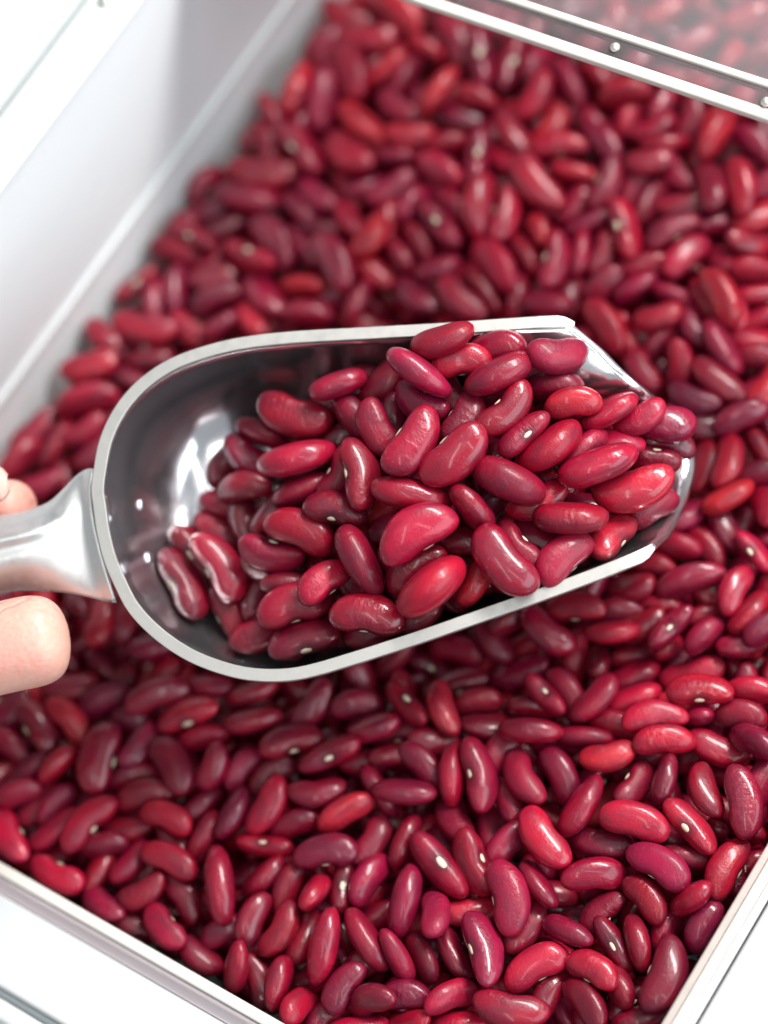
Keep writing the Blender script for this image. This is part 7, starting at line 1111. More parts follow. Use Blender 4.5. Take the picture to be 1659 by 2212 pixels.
    -2367,4170,-984,3668,5761,5719,4544,1698,829,622,3,0, -1911,4290,-791,6374,5674,3117,-4177,1436,724,562,0,0, -1495,4253,-977,3983,7221,4915,2798,1447,680,511,0,0,
    -87,4251,-1092,9566,-1607,2431,14,1470,680,517,0,0, 359,4176,-985,9699,-524,858,2218,1671,786,585,0,0, 819,4040,-977,5790,6626,4747,-213,1612,793,585,0,0,
    1282,4149,-982,4649,-2049,-7762,3733,1595,762,598,0,0, 2254,4181,-989,1683,-7676,5608,-2606,1541,723,546,1,0, 2707,4304,-911,6310,-7616,1337,-623,1562,690,528,5,0,
    3332,4162,-1005,2541,1641,8394,4516,1506,680,537,0,0, 3704,4263,-978,591,-8678,4358,2313,1467,680,508,4,0, -4595,4709,-751,2175,-7323,5713,3000,1591,702,522,3,0,
    -4146,4656,-950,5958,-7512,2835,-212,1353,690,548,0,0, -3681,4595,-952,3356,4218,-6469,-5394,1428,724,554,3,0, -2595,4748,-903,3686,-8735,-1340,-2883,1400,700,534,5,0,
    -2057,4571,-898,5145,6339,3440,4639,1376,680,539,0,0, -1565,4566,-847,845,8312,-2399,4944,1521,759,552,5,0, -1215,4540,-824,3536,6779,6346,-1128,1381,680,503,1,0,
    -765,4673,-1061,3487,-2266,1648,-8944,1670,815,600,4,0, 135,4675,-999,1373,-8677,4670,1003,1459,680,538,0,0, 880,4661,-1053,403,-4619,-8691,1724,1503,720,557,2,0,
    1599,4563,-965,7748,6244,573,811,1676,797,632,3,0, 2203,4622,-723,4846,987,7421,4524,1521,758,597,2,0, 2572,4584,-967,1534,594,7398,6524,1493,742,554,0,0,
    3037,4729,-958,220,4179,8886,1877,1400,680,524,4,0, 3503,4634,-1034,1154,-5556,8217,524,1623,720,519,3,0, -4410,4981,-840,5853,8037,-792,724,1400,680,523,2,0,
    -3866,5242,-940,2794,-1657,-7807,-5339,1548,788,586,2,0, -3430,5137,-924,7920,4517,4108,-93,1693,809,605,3,0, -2871,5187,-947,4325,1916,2057,-8567,1614,750,582,0,0,
    -2445,5040,-940,8732,-2999,-3426,-1741,1409,707,515,0,0, -1519,5100,-1024,813,3814,9162,921,1437,731,541,1,0, -158,5191,-909,2935,5712,-2751,-7155,1657,796,617,5,0,
    355,5105,-1084,120,-250,1162,-9928,1676,758,553,5,0, 1769,4971,-987,4035,8731,2226,1590,1659,816,624,1,0, 2258,5154,-999,3384,4801,4547,6695,1674,804,637,0,0,
    2784,5156,-968,624,90,-9608,-2698,1531,713,520,5,0, -4522,5621,-842,4749,-2882,-7447,3700,1393,680,536,4,0, -3986,5503,-901,1504,-602,8742,-4578,1399,694,532,3,0,
    -2785,5628,-846,636,4094,-6097,6757,1377,680,540,5,0, -2246,5443,-927,1671,-4694,-7565,4237,1509,706,563,5,0, -1810,5597,-986,641,7974,5873,-1230,1461,738,561,0,0,
    -1329,5626,-909,8483,3014,-1927,3905,1621,772,603,2,0, -819,5651,-1092,550,3454,8028,4828,1649,810,618,0,0, -216,5663,-995,5773,-1298,-5397,5988,1504,688,528,5,0,
    140,5566,-960,3005,-2617,-9007,1732,1531,764,586,3,0, 535,5551,-933,7726,2139,3615,4760,1584,758,588,3,0, 1062,5652,-923,5878,-1029,-5362,5970,1398,680,494,0,0,
    1467,5656,-881,5315,-8009,1187,2490,1582,704,514,1,0, 2006,5608,-1078,3618,2957,-7798,-4166,1546,785,626,0,0, 2365,5494,-779,5871,747,-8057,-246,1479,730,559,0,0,
    3055,5474,-962,1988,9563,-1995,786,1403,680,520,0,0, -3948,5986,-955,859,-6693,6939,2515,1400,705,563,0,0, -3482,6030,-956,830,4263,8704,2322,1543,775,613,1,0,
    -2934,6175,-1065,1531,-676,4265,-8889,1581,737,584,1,0, -2367,5967,-979,1068,5155,-3069,-7929,1576,766,605,4,0, -1510,6027,-990,1206,-1637,-9761,765,1587,806,582,0,0,
    -1004,6131,-978,2061,1671,5539,7892,1628,764,569,5,0, -482,6006,-939,3115,-4611,7689,-3149,1373,680,494,5,0, -37,5965,-936,3518,-3810,4456,7298,1382,680,510,5,0,
    437,6130,-906,5182,5602,-451,6447,1677,844,666,0,0, 1349,6016,-988,547,-2098,-1362,-9667,1566,719,529,0,0, 2237,6104,-927,1617,8778,-3049,-3321,1668,797,581,3,0,
    2609,5994,-906,2714,5636,-7021,-3402,1519,685,548,3,0, -4556,6491,-885,4260,5862,3804,5747,1394,680,538,3,0, -4211,6474,-932,3220,8153,-4018,-2649,1362,680,524,3,0,
    -3149,6560,-944,4694,-3079,5779,-5924,1367,680,524,1,0, -2716,6482,-868,5084,8318,-718,2110,1484,705,548,4,0, -2176,6574,-896,164,8015,4917,3398,1516,739,536,3,0,
    -1798,6554,-815,3237,3724,-2250,8402,1402,680,537,3,0, 176,6504,-972,3976,5059,5175,5641,1546,755,559,1,0, 1030,6557,-1024,7748,-3352,481,-5339,1676,743,553,0,0,
    1935,6656,-894,2120,-6889,-6088,-3315,1478,742,561,3,0, 2431,6635,-975,8069,4472,2508,2933,1472,680,534,2,0, -4386,7066,-1020,8644,1017,447,4903,1506,694,508,4,0,
    -3892,6825,-1013,2600,5391,7582,2588,1678,846,640,5,0, -3404,7075,-974,1973,1082,8327,5059,1578,734,580,0,0, -2804,6969,-896,5912,3846,-3866,-5942,1516,744,585,4,0,
    -2502,6908,-888,4894,2061,-8414,-1005,1689,745,563,1,0, -1944,6967,-1021,5894,2279,4843,6051,1623,723,563,5,0, -1656,7081,-874,4710,281,-7394,-4803,1468,724,532,0,0,
    -1011,6998,-917,1096,2702,-2186,-9312,1677,781,568,5,0, -524,7003,-1021,982,-9498,-2969,-58,1619,773,594,0,0, -40,6971,-894,6222,3170,6827,2151,1451,684,547,0,0,
    254,6975,-890,3309,8269,-1865,-4145,1365,680,507,3,0, 1382,7068,-953,6197,5118,-2935,-5175,1601,706,517,5,0, 1797,7069,-1046,3135,-2465,-2735,8753,1434,680,536,5,0,
    2350,6995,-965,198,8767,4273,2198,1579,744,593,5,0, -4226,7560,-952,1258,2662,9430,1548,1643,728,566,1,0, -3570,7463,-972,1269,544,1092,9844,1351,680,538,5,0,
    -3052,7444,-942,5444,3137,-2563,-7345,1541,684,535,5,0, -2759,7474,-834,961,3571,-278,9287,1406,680,540,3,0, -2246,7513,-934,4896,-5556,-6173,2654,1595,782,619,0,0,
    -1876,7324,-899,5455,4397,-7067,984,1462,680,526,4,0, -1359,7352,-841,3815,-2102,-7166,5448,1393,680,542,5,0, 135,7399,-889,8198,4680,3244,597,1511,680,500,3,0,
    1596,7409,-914,3397,-899,1468,9246,1496,680,496,0,0, 2010,7529,-987,1016,-1877,-9710,-1073,1376,680,507,3,0, -3463,7941,-1066,3868,2376,-4075,-7924,1561,796,606,0,0,
    -2956,7977,-993,1086,1162,-9821,-1013,1415,680,494,3,0, -2497,7960,-988,5674,4946,-4428,-4872,1657,736,534,1,0, -2037,7915,-1065,378,1280,9786,-1566,1435,715,526,3,0,
    -1135,7959,-1026,4623,1403,-1590,-8610,1354,680,516,1,0, -598,7925,-984,2157,3689,-8727,2362,1489,713,557,4,0, 279,7866,-1047,1846,-3845,8723,-2393,1524,736,579,0,0,
    1368,7996,-1061,9520,888,-977,-2760,1556,773,580,5,0, 1817,8082,-1007,3529,2339,-2443,8724,1611,719,574,5,0, -2316,8429,-970,9693,133,-271,-2442,1386,680,510,1,0,
    -1702,8471,-915,157,-3237,7140,6206,1416,699,559,0,0, -1333,8423,-834,7076,-441,5465,-4457,1599,726,544,3,0, -811,8569,-1034,3176,-291,4,-9478,1635,800,626,5,0,
    -301,8326,-1041,1590,-1375,4013,8915,1593,758,596,1,0, 626,8275,-1010,6500,7250,-1506,-1708,1601,815,591,5,0, 917,8474,-976,368,-1476,-8521,-5008,1439,720,520,1,0,
    1582,8432,-925,1715,-339,-8306,-5287,1468,680,508,0,0, -1589,9016,-995,4280,-8034,-4135,169,1464,691,552,1,0, -1126,8873,-1071,9354,80,1666,3119,1610,818,638,2,0,
    -499,8936,-910,3895,1899,3554,8282,1352,680,534,4,0, -177,8906,-851,6508,1474,4961,5555,1465,718,537,4,0, 383,8841,-948,335,-9551,-2710,-1148,1463,680,540,2,0,
    772,8757,-916,7925,4715,3516,-1614,1506,686,527,0,0, 1306,8819,-1090,710,4408,8325,-3281,1645,811,613,0,0, 225,9284,-940,8541,-2942,-3543,2415,1600,717,539,4,0,
    641,9368,-1055,9209,-1854,-1263,3188,1686,835,626,0,0, 1178,9426,-956,3215,-3130,7783,-4392,1546,713,539,4,0, -4634,-5642,-552,1477,3879,-4615,-7840,1636,763,558,0,0,
    -4089,-5696,-574,1041,4521,4658,7535,1369,680,521,0,0, -3803,-5685,-516,7016,4409,-5578,474,1577,709,539,3,0, -3295,-5767,-374,9408,1881,-2756,601,1568,761,595,2,0,
    -2697,-5649,-473,454,9632,2647,116,1699,761,548,1,0, 2911,-5760,-488,774,-9897,-726,-959,1407,680,491,0,0, 3590,-5825,-632,6415,6415,2975,-2974,1433,712,535,4,0,
    4015,-5713,-482,3816,5039,-1149,7663,1386,680,538,0,0, 4363,-5627,-655,2949,7133,6267,-1070,1489,695,522,4,0, 4724,-5718,-504,1256,-3244,-8235,-4480,1417,680,535,1,0,
    5233,-5702,-583,1658,-4903,6842,5138,1520,680,538,0,0, -4718,-5173,-550,6201,4355,3676,5391,1560,715,541,5,0, -4236,-5210,-590,3235,8674,-3128,-2127,1574,768,590,5,0,
    -3898,-5212,-427,8173,-2494,-1703,-4907,1582,727,567,1,0, -3492,-5200,-500,5010,5475,-6637,933,1478,680,497,5,0, -2993,-5377,-431,9766,1588,-785,1217,1527,761,564,3,0,
    3576,-5272,-405,2592,-1644,-281,9513,1490,680,504,4,0, 4074,-5358,-492,1865,2026,9236,2669,1537,768,599,1,0, 4799,-5166,-524,3738,2001,6154,6645,1390,681,493,4,0,
    5191,-5219,-618,4064,6780,-6117,-311,1369,680,520,2,0, 5579,-5212,-499,6880,1524,170,7094,1459,739,552,0,0, -5105,-4729,-499,3459,8169,-4611,180,1571,759,588,0,0,
    -4702,-4687,-651,2793,-4590,5011,6784,1350,680,507,0,0, -4062,-4752,-532,151,-2934,2032,-9340,1619,765,559,0,0, -3618,-4897,-392,1319,1914,5367,8111,1498,723,561,0,0,
    4834,-4825,-455,1873,1913,9328,2414,1438,727,569,3,0, 5371,-4829,-565,4565,2986,-7665,-3389,1462,680,490,5,0, -4829,-4294,-399,6741,2051,-3194,-6337,1641,791,601,0,0,
    -4251,-4171,-511,1793,3387,5726,7248,1489,751,567,0,0, -3837,-4289,-397,5378,2250,275,8120,1479,747,562,2,0, 5703,-4463,-640,6077,-3202,6305,-3616,1353,680,539,3,0,
    -5212,-3667,-642,6856,1040,-6687,-2684,1586,797,609,4,0, -4701,-3718,-463,1574,759,-6404,-7479,1651,778,563,4,0, -4125,-3695,-414,4424,-3794,3751,7208,1536,776,584,2,0,
    -3738,-3928,-485,1783,5012,7330,4240,1410,680,542,4,0, -4809,-3408,-469,1009,-770,-2065,-9702,1635,801,607,5,0, -4288,-3313,-355,1165,-3305,-8068,4757,1474,724,566,4,0,
    -3783,-3328,-554,6724,-1134,3248,-6554,1480,691,517,1,0, -3429,-3469,-417,2947,-9369,1882,45,1583,722,523,0,0, -5020,-2869,-414,8058,-388,-315,-5901,1690,747,547,3,0,
    -4474,-2917,-471,8433,4466,1145,2763,1552,709,542,3,0, -4032,-2743,-483,6260,1021,6687,3879,1465,726,523,2,0, -3626,-2915,-343,8866,684,-1645,-4268,1499,728,528,2,0,
    -4827,-2376,-514,5821,2936,4952,5742,1496,697,533,3,0, -4307,-2468,-485,51,5293,-7248,-4409,1492,760,561,5,0, -3907,-2406,-408,4015,-1119,-4029,-8148,1567,692,535,1,0,
    -5076,-2055,-369,2048,7033,6388,2353,1590,772,588,0,0, -4593,-2035,-588,7439,4111,3610,-3838,1534,761,567,1,0, -4032,-1866,-419,3502,4359,6032,5688,1632,734,550,4,0,
    -3618,-2004,-387,2259,-4244,-8138,-3266,1458,732,539,5,0, -3311,-1885,-471,975,-8911,2769,-3462,1410,699,523,4,0, -2874,-1967,-492,6648,4328,255,-6083,1453,680,515,3,0,
    -2258,-1950,-438,4985,-2865,-323,-8175,1577,701,506,4,0, -1826,-1939,-278,817,2247,9299,2794,1514,771,608,0,0, -1298,-2001,-405,4706,-205,1166,8743,1657,828,662,2,0,
    -871,-1961,-355,8895,3189,-1979,-2605,1497,720,539,3,0, -383,-1996,-446,2242,-4837,-6872,-4935,1411,680,535,1,0, -4802,-1554,-516,9812,1645,-828,579,1452,680,496,5,0,
    -3766,-1465,-327,3474,-856,-1189,9262,1587,799,588,0,0, -3258,-1412,-392,4641,2600,3013,7913,1503,711,543,1,0, -2952,-1402,-549,4039,-852,5976,6874,1385,680,536,2,0,
    -2476,-1358,-524,7255,6669,-1593,-593,1604,815,605,0,0, -1974,-1396,-527,7679,1819,-4277,-4409,1435,680,533,0,0, -1658,-1626,-436,2587,5447,-5669,-5612,1463,715,544,4,0,
    -1098,-1387,-398,1660,608,7855,5931,1695,860,670,3,0, -546,-1538,-452,4998,6219,-3026,-5215,1560,780,610,2,0, -126,-1511,-451,8560,4477,-1144,-2318,1524,717,557,1,0,
    -3597,-917,-376,5740,3635,2190,7004,1443,680,514,1,0, -3025,-1016,-382,8007,1872,3299,4636,1363,680,539,0,0, -2666,-990,-357,7415,-696,-1920,-6391,1522,702,523,0,0,
    -2310,-954,-428,4614,1949,5622,6580,1669,763,575,0,0, -1834,-944,-340,2018,-1184,2434,9413,1639,800,631,2,0, -1314,-1050,-540,3510,-6919,-5412,-3243,1540,766,612,0,0,
    -907,-969,-481,5519,7220,-4023,1107,1416,712,517,5,0, -313,-1056,-429,1376,2854,5874,7447,1672,834,640,0,0, 115,-1053,-489,2758,-1994,-7277,5955,1643,725,570,0,0,
    617,-1115,-312,236,6741,7343,-764,1646,769,597,1,0, 4032,-1134,-549,7386,4729,1690,4497,1641,769,564,0,0, -4760,-236,-431,8746,-2370,-1477,3963,1367,680,513,3,0,
    -3948,-593,-472,3588,741,-45,-9305,1387,704,531,0,0, -3330,-620,-450,5930,1700,1354,7753,1651,732,568,4,0, -2882,-605,-551,8028,5471,-72,2369,1388,680,534,3,0,
    -2416,-486,-389,2416,-2558,-6353,6875,1498,680,529,1,0, -1909,-551,-424,8558,3060,1124,-4017,1690,760,587,0,0, -1606,-472,-443,4217,1563,7286,5166,1443,680,519,4,0,
    -989,-692,-476,343,-2708,-6536,-7059,1569,716,549,1,0, -514,-636,-507,344,2762,8461,4545,1558,776,603,1,0, -156,-484,-383,25,-4405,-7810,-4427,1659,791,611,1,0,
    312,-582,-423,7255,2820,3164,5423,1627,734,554,5,0, 782,-546,-301,1356,-9886,649,37,1611,795,587,1,0, 1283,-478,-461,1952,-5414,7631,-2940,1491,680,499,0,0,
    -3541,-70,-521,2664,3941,-8689,-1371,1443,680,497,5,0, -3188,-161,-329,8785,2828,-1180,-3666,1521,758,591,1,0, -2763,23,-493,5857,2038,-4252,-6593,1463,704,553,4,0,
    -2180,-119,-492,1374,3686,6928,6044,1466,680,537,4,0, -1673,-7,-369,1310,1230,-8093,-5592,1518,754,577,4,0, -1258,-85,-418,4107,2325,-5126,-7173,1683,770,594,2,0,
    -730,-25,-465,6181,7620,-1163,1545,1472,711,538,5,0, -238,-102,-547,7248,5385,1288,4100,1472,680,492,5,0, 148,-84,-402,845,-2281,9110,-3330,1434,690,530,3,0,
    553,-41,-459,7614,1879,-4120,-4639,1373,680,492,5,0, 1060,-212,-461,166,5269,-8118,-2511,1541,762,590,0,0, 1503,-3,-439,5664,6785,-1577,-4404,1383,680,529,1,0,
    5524,-133,-425,1865,6400,-7212,-1882,1517,738,562,5,0, 5831,-157,-347,2051,-6176,-6940,-3081,1568,717,563,3,0, -3729,321,-477,1724,8522,4829,-1040,1680,806,632,0,0,
    -3388,468,-356,5371,470,460,8409,1438,680,512,1,0, -3022,422,-463,4240,-1803,1263,8785,1474,729,565,3,0, -2502,487,-345,305,7316,-6802,-338,1564,735,542,3,0,
    -1914,378,-515,8639,2274,3649,2624,1652,739,543,4,0, -1576,512,-404,2637,7279,4620,4326,1642,814,599,3,0, -957,341,-397,6324,7079,-1303,-2864,1514,761,548,0,0,
    -585,417,-339,2046,-2729,-3678,8651,1669,778,579,3,0, -67,369,-391,897,9466,-3083,-304,1577,753,589,3,0, 327,445,-473,6731,6970,-2473,-42,1462,680,506,5,0,
    858,443,-459,4700,-6696,-3683,4417,1689,826,650,5,0, 1295,424,-396,2067,1765,-4442,-8537,1539,683,538,0,0, 1758,393,-392,3415,13,-912,-9354,1381,680,519,0,0,
    2323,467,-452,3192,-8106,-4206,2533,1441,680,503,1,0, 5610,471,-492,231,4790,-5904,6492,1489,696,528,0,0, 5932,350,-461,2426,5803,-7247,-2816,1616,800,612,5,0,
    -3273,914,-404,3415,-4443,-4498,6954,1544,726,573,0,0, -2749,828,-469,4517,-2750,6700,-5210,1396,690,506,3,0, -2058,868,-366,791,1991,8044,5541,1608,792,590,5,0,
    -1870,977,-589,3443,-1850,8001,4551,1379,684,503,0,0, -1217,971,-399,6655,1395,-1727,-7126,1610,815,605,5,0, -858,839,-484,9060,1740,-1584,3517,1396,703,526,5,0,
    -304,1022,-445,5528,6341,5194,-1502,1565,769,564,3,0, 130,749,-452,335,-1289,-8424,-5222,1619,798,595,0,0, 651,736,-437,1753,6594,-3524,-6406,1634,830,664,2,0,
    1127,833,-416,5466,7053,-1849,-4118,1380,695,552,0,0, 1546,766,-517,651,-4084,-7359,-5361,1451,683,539,2,0, 2017,1028,-655,87,5534,-1359,-8217,1545,753,560,0,0,
    2385,913,-341,6808,6670,593,2969,1694,801,597,1,0, 5443,664,-605,2658,-6452,3519,6239,1680,848,676,0,0, 5973,800,-652,3962,-5154,-6654,-3668,1646,763,606,5,0,
    -2276,1232,-389,2631,-2494,-8925,-2685,1468,680,538,0,0, -1907,1318,-492,6613,-2989,6864,469,1584,758,561,0,0, -1477,1384,-376,7683,94,2444,5915,1419,705,563,1,0,
    -1035,1308,-549,3424,-8463,3932,-1092,1550,691,505,5,0, -652,1316,-440,810,8880,-4478,-666,1403,683,536,5,0, -157,1400,-380,44,955,355,-9948,1411,680,510,2,0,
    291,1462,-424,4380,-773,8889,-1095,1440,726,579,4,0, 816,1249,-351,1019,-1223,9026,3999,1638,821,645,0,0, 1208,1384,-493,2663,-324,9602,774,1528,776,613,1,0,
    1911,1269,-496,8518,3071,4244,68,1549,766,567,3,0, 2271,1366,-473,4107,1454,4890,7557,1497,680,500,0,0, 2820,1296,-546,125,7413,-1197,-6603,1485,754,584,5,0,
    4590,1377,-483,8577,610,-1358,-4922,1364,682,542,5,0, 5104,1480,-610,5012,391,-8331,-2306,1589,767,590,0,0, 5682,1357,-650,1487,6205,-5994,-4833,1398,680,539,0,0,
    5951,1461,-476,7493,4566,4158,2392,1654,842,629,1,0, -2211,1723,-652,5429,-3258,-7088,-3110,1468,680,517,5,0, -1703,1828,-298,1305,1131,-1647,-9711,1695,842,627,4,0,
    -1224,1775,-488,6093,7549,-2424,-86,1656,761,579,1,0, -796,1875,-363,1804,42,5839,7915,1565,727,552,5,0, -262,1917,-318,5084,2123,2879,7833,1673,754,545,0,0,
    38,1888,-455,1191,-4902,1606,8484,1469,724,539,1,0, 639,1722,-390,9374,1306,357,-3209,1673,832,657,1,0, 1059,1810,-363,8436,3731,640,-3808,1445,680,507,5,0,
    1676,1887,-516,6987,6840,2093,145,1670,830,639,3,0, 2006,1736,-386,1366,-1286,6654,-7226,1666,780,618,5,0, 2519,1771,-491,3702,2210,-57,-9022,1360,680,502,1,0,
    2952,1850,-433,7153,4193,3618,4261,1515,765,574,2,0, 4792,1904,-346,3039,6905,-6543,517,1564,704,556,1,0, 5329,2042,-663,5017,6398,-5086,2834,1398,680,518,3,0,
    5678,1876,-509,5475,6812,4697,1251,1670,767,582,3,0, -1104,2209,-352,2781,-9462,-266,-1632,1396,694,530,1,0, -602,2168,-457,6962,3077,-920,6420,1580,702,515,5,0,
    -107,2369,-409,7715,1299,-4971,-3753,1591,800,629,0,0, 288,2242,-434,2063,-842,9725,-683,1679,833,661,3,0, 878,2302,-396,7377,2742,-58,6169,1671,775,584,0,0,
    1307,2247,-444,573,5894,6664,4530,1423,691,497,5,0, 1752,2262,-454,3777,-8207,-4265,432,1354,680,542,5,0, 2277,2173,-381,901,-888,126,-9919,1680,805,638,1,0,
    2813,2445,-549,7674,-2534,4396,3921,1521,680,504,3,0, 4173,2310,-427,683,248,887,-9934,1565,763,567,5,0, 4656,2350,-631,7432,3761,3544,4250,1529,680,521,0,0,
    5063,2337,-517,6400,-1871,241,7448,1650,798,609,0,0, 5550,2442,-619,1188,2184,5733,7807,1492,710,524,0,0, 6044,2332,-487,506,-8977,-904,4283,1358,680,497,0,0,
    -493,2619,-611,5193,-2022,7569,3414,1508,759,556,5,0, 661,2740,-425,2114,-383,-1673,-9622,1658,748,570,0,0, 1148,2871,-484,3201,5634,7280,2240,1403,680,517,3,0,
    1556,2695,-459,4177,8504,2385,2131,1446,686,528,5,0, 3933,2749,-476,1352,1012,9717,1651,1428,710,554,1,0, 4471,2682,-652,4156,-5023,-7493,1162,1449,697,537,3,0,
    4836,2678,-407,1547,2819,9428,-873,1426,680,528,4,0, 5416,2802,-652,4826,-148,-8750,363,1505,700,513,2,0, 5695,2747,-488,1011,8335,-5428,-203,1573,771,568,0,0,
    3778,3359,-523,6098,5637,-5571,-50,1618,771,579,0,0, 4249,3217,-432,7591,2851,2517,5283,1552,778,592,1,0, 4598,3152,-575,4435,-555,7982,4039,1671,846,622,5,0,
    5123,3239,-526,3571,1176,5844,7191,1437,680,504,3,0, 5655,3371,-608,2410,6601,5952,-3897,1462,730,554,3,0, 3516,3973,-573,1323,-2744,5832,7531,1694,849,657,0,0,
    3925,3636,-566,415,-2978,-5979,-7431,1653,766,611,3,0, 4524,3787,-472,1320,5976,-6094,5041,1423,680,530,0,0, 4789,3634,-753,7503,6297,-566,-1933,1363,680,530,5,0,
    5268,3713,-444,862,-4283,8966,727,1509,764,554,1,0, 3163,4105,-655,4866,1824,6806,-5164,1421,723,525,0,0, 3745,4283,-446,2593,-723,-7450,-6103,1505,762,571,5,0,
    4131,4121,-428,7629,-3954,-1460,4903,1599,747,542,5,0, 4574,4172,-457,3355,164,1900,-9225,1380,680,511,1,0, 5229,4093,-659,5097,6787,-1403,5098,1681,803,624,1,0,
    3414,4658,-518,1301,-6776,-5515,-4688,1450,680,490,5,0, 3906,4636,-481,7814,5628,736,2593,1632,779,622,0,0, 4312,4630,-625,9156,-2738,-2944,-52,1384,680,520,5,0,
    4928,4674,-651,5791,4239,2959,6304,1476,680,527,0,0, 669,4882,-643,3415,452,-6944,6318,1677,837,639,5,0, 1599,5097,-498,7394,807,-3141,-5900,1558,699,509,1,0,
    3174,5030,-546,6928,6440,-257,3233,1480,706,522,4,0, 3843,5086,-658,6648,3865,5964,2302,1601,710,547,5,0, 4204,5212,-456,6992,5793,2553,3323,1500,718,525,1,0,
    4569,5210,-481,4977,302,-1938,-8449,1402,680,517,0,0, -4491,5532,-550,3825,7909,3659,3072,1439,733,545,0,0, -4051,5425,-580,305,1757,-7254,-6648,1506,739,544,1,0,
    -903,5493,-414,9402,692,98,3334,1632,824,612,5,0, 176,5450,-571,6134,6443,4554,-349,1519,758,554,5,0, 2750,5556,-604,6125,212,-6615,-4321,1427,680,541,2,0,
    2998,5616,-380,1665,-889,-9252,3293,1654,758,566,0,0, 3514,5663,-527,3415,8004,-4280,-2439,1672,758,568,4,0, 3884,5473,-409,1306,-7487,-6104,2231,1643,826,632,3,0,
    4419,5678,-541,83,9875,827,-1340,1370,680,497,3,0, 2853,5901,-530,8363,4415,1819,-2696,1610,795,620,1,0, 3255,6150,-549,6634,4939,5484,-1233,1636,803,626,4,0,
    3658,6034,-495,8503,231,-5191,-838,1593,789,578,4,0, 4185,6094,-485,286,1056,-1014,-9888,1620,801,636,5,0, 2459,6652,-543,6150,1616,-7242,-2668,1366,680,541,0,0,
    2867,6459,-555,2339,2291,6935,6417,1536,762,555,5,0, 3456,6595,-523,4113,8691,2219,-1621,1600,709,519,5,0, 4073,6436,-520,641,9869,818,-1233,1378,680,537,2,0,
    -4298,7028,-551,1710,6936,5478,-4354,1688,832,645,0,0, 2167,7015,-460,5828,-6177,4154,-3260,1427,726,526,4,0, 2658,6951,-421,8489,4014,692,-3369,1601,807,611,1,0,
    3125,7110,-614,74,82,8291,-5589,1436,680,496,1,0, 3758,6938,-611,4161,-897,-6148,-6640,1426,680,491,1,0, -4500,7428,-491,4580,5065,-4885,-5433,1371,680,515,4,0,
    -4065,7403,-407,1401,-1866,9639,1282,1407,680,500,1,0, 2251,7498,-440,5185,5185,-2747,-6220,1583,709,522,1,0, 2504,7493,-560,3954,7879,-4469,1522,1558,700,524,0,0,
    2886,7590,-652,2944,-6892,1954,6325,1494,703,559,3,0, 3374,7562,-580,4750,1558,-4276,-7531,1608,787,626,3,0, -4246,7857,-508,3766,-9238,680,105,1394,680,497,3,0,
    -3834,7992,-624,1084,805,9641,2286,1496,680,505,5,0, -3297,7973,-377,730,-987,-9779,1692,1620,766,561,1,0, -2793,7982,-552,4217,1637,6378,6234,1390,680,522,0,0,
    -2489,8036,-489,3447,8538,-3885,-357,1421,700,507,3,0, -1564,8027,-438,509,9711,-406,2295,1410,680,504,5,0, -1014,7975,-370,8940,-463,3794,-2338,1469,705,552,0,0,
    1855,7906,-509,1004,6471,-6233,-4275,1539,732,583,0,0, 2333,7986,-478,1196,-8594,4551,2000,1445,680,513,1,0, 2760,7871,-548,4716,6887,1794,5207,1519,736,587,3,0,
    3212,7940,-575,4029,8784,1387,2163,1542,753,602,3,0, -4071,8297,-587,1040,-458,6467,7543,1665,829,599,5,0, -3546,8412,-631,5567,-3300,-6907,-3227,1380,689,511,3,0,
    -3206,8468,-458,8107,-3065,-3723,3320,1536,781,624,1,0, -2494,8535,-465,2598,-1353,-3872,-8742,1350,680,505,4,0, -2227,8203,-485,126,-2381,-5815,-7778,1395,711,549,2,0,
    -1862,8381,-367,9570,1853,-1794,-1328,1696,797,617,5,0, -1432,8314,-527,4122,-2213,8563,2188,1665,804,624,0,0, 1613,8364,-405,2640,-556,-9458,-1806,1455,718,572,0,0,
    2007,8407,-661,3183,7314,1180,5914,1408,680,534,0,0, 2487,8409,-496,5017,1697,3682,7642,1670,742,580,0,0, 2914,8367,-568,217,-3009,2244,9266,1408,680,527,5,0,
    -4315,8827,-488,4565,3724,-6255,-5115,1624,821,655,0,0, -3945,8857,-449,6874,-1357,1163,7040,1380,697,524,0,0, -3282,8850,-584,1569,7901,-4152,-4227,1511,680,497,4,0,
    -2882,8786,-558,7693,4751,-3,-4271,1628,728,574,0,0, -2404,8828,-486,2537,-2181,-5539,-7624,1613,778,567,4,0, -2004,8938,-415,3583,231,3763,8541,1653,763,568,2,0,
    -1685,8946,-617,1165,5128,-4056,-7476,1353,680,537,5,0, -1146,8907,-585,4015,1498,8677,2518,1614,726,576,0,0, -664,8786,-440,1296,7271,-5037,-4481,1374,680,535,5,0,
    -216,8844,-457,2755,-6431,-4904,5197,1517,723,530,2,0, 713,8876,-512,3002,1726,7909,5046,1488,680,495,3,0, 1431,8882,-524,5468,4813,-6557,-1984,1462,711,538,2,0,
    1878,8835,-508,8626,4070,1801,-2406,1613,713,538,5,0, 2225,8935,-431,5355,5347,6196,2082,1453,680,501,1,0, 2778,8874,-554,7061,1448,289,-6926,1626,780,566,0,0,
    -4148,9297,-651,349,-4815,-7072,-5166,1515,701,526,0,0, -3586,9366,-477,61,-1884,5636,8043,1610,805,630,0,0, -3025,9236,-656,426,6869,-2362,-6859,1489,737,541,1,0,
    -2699,9304,-539,762,5684,-4966,-6515,1667,820,641,1,0, -2265,9463,-643,4281,281,-6085,-6675,1363,680,524,0,0, -1774,9479,-485,5224,8236,-2119,-616,1406,695,548,2,0,
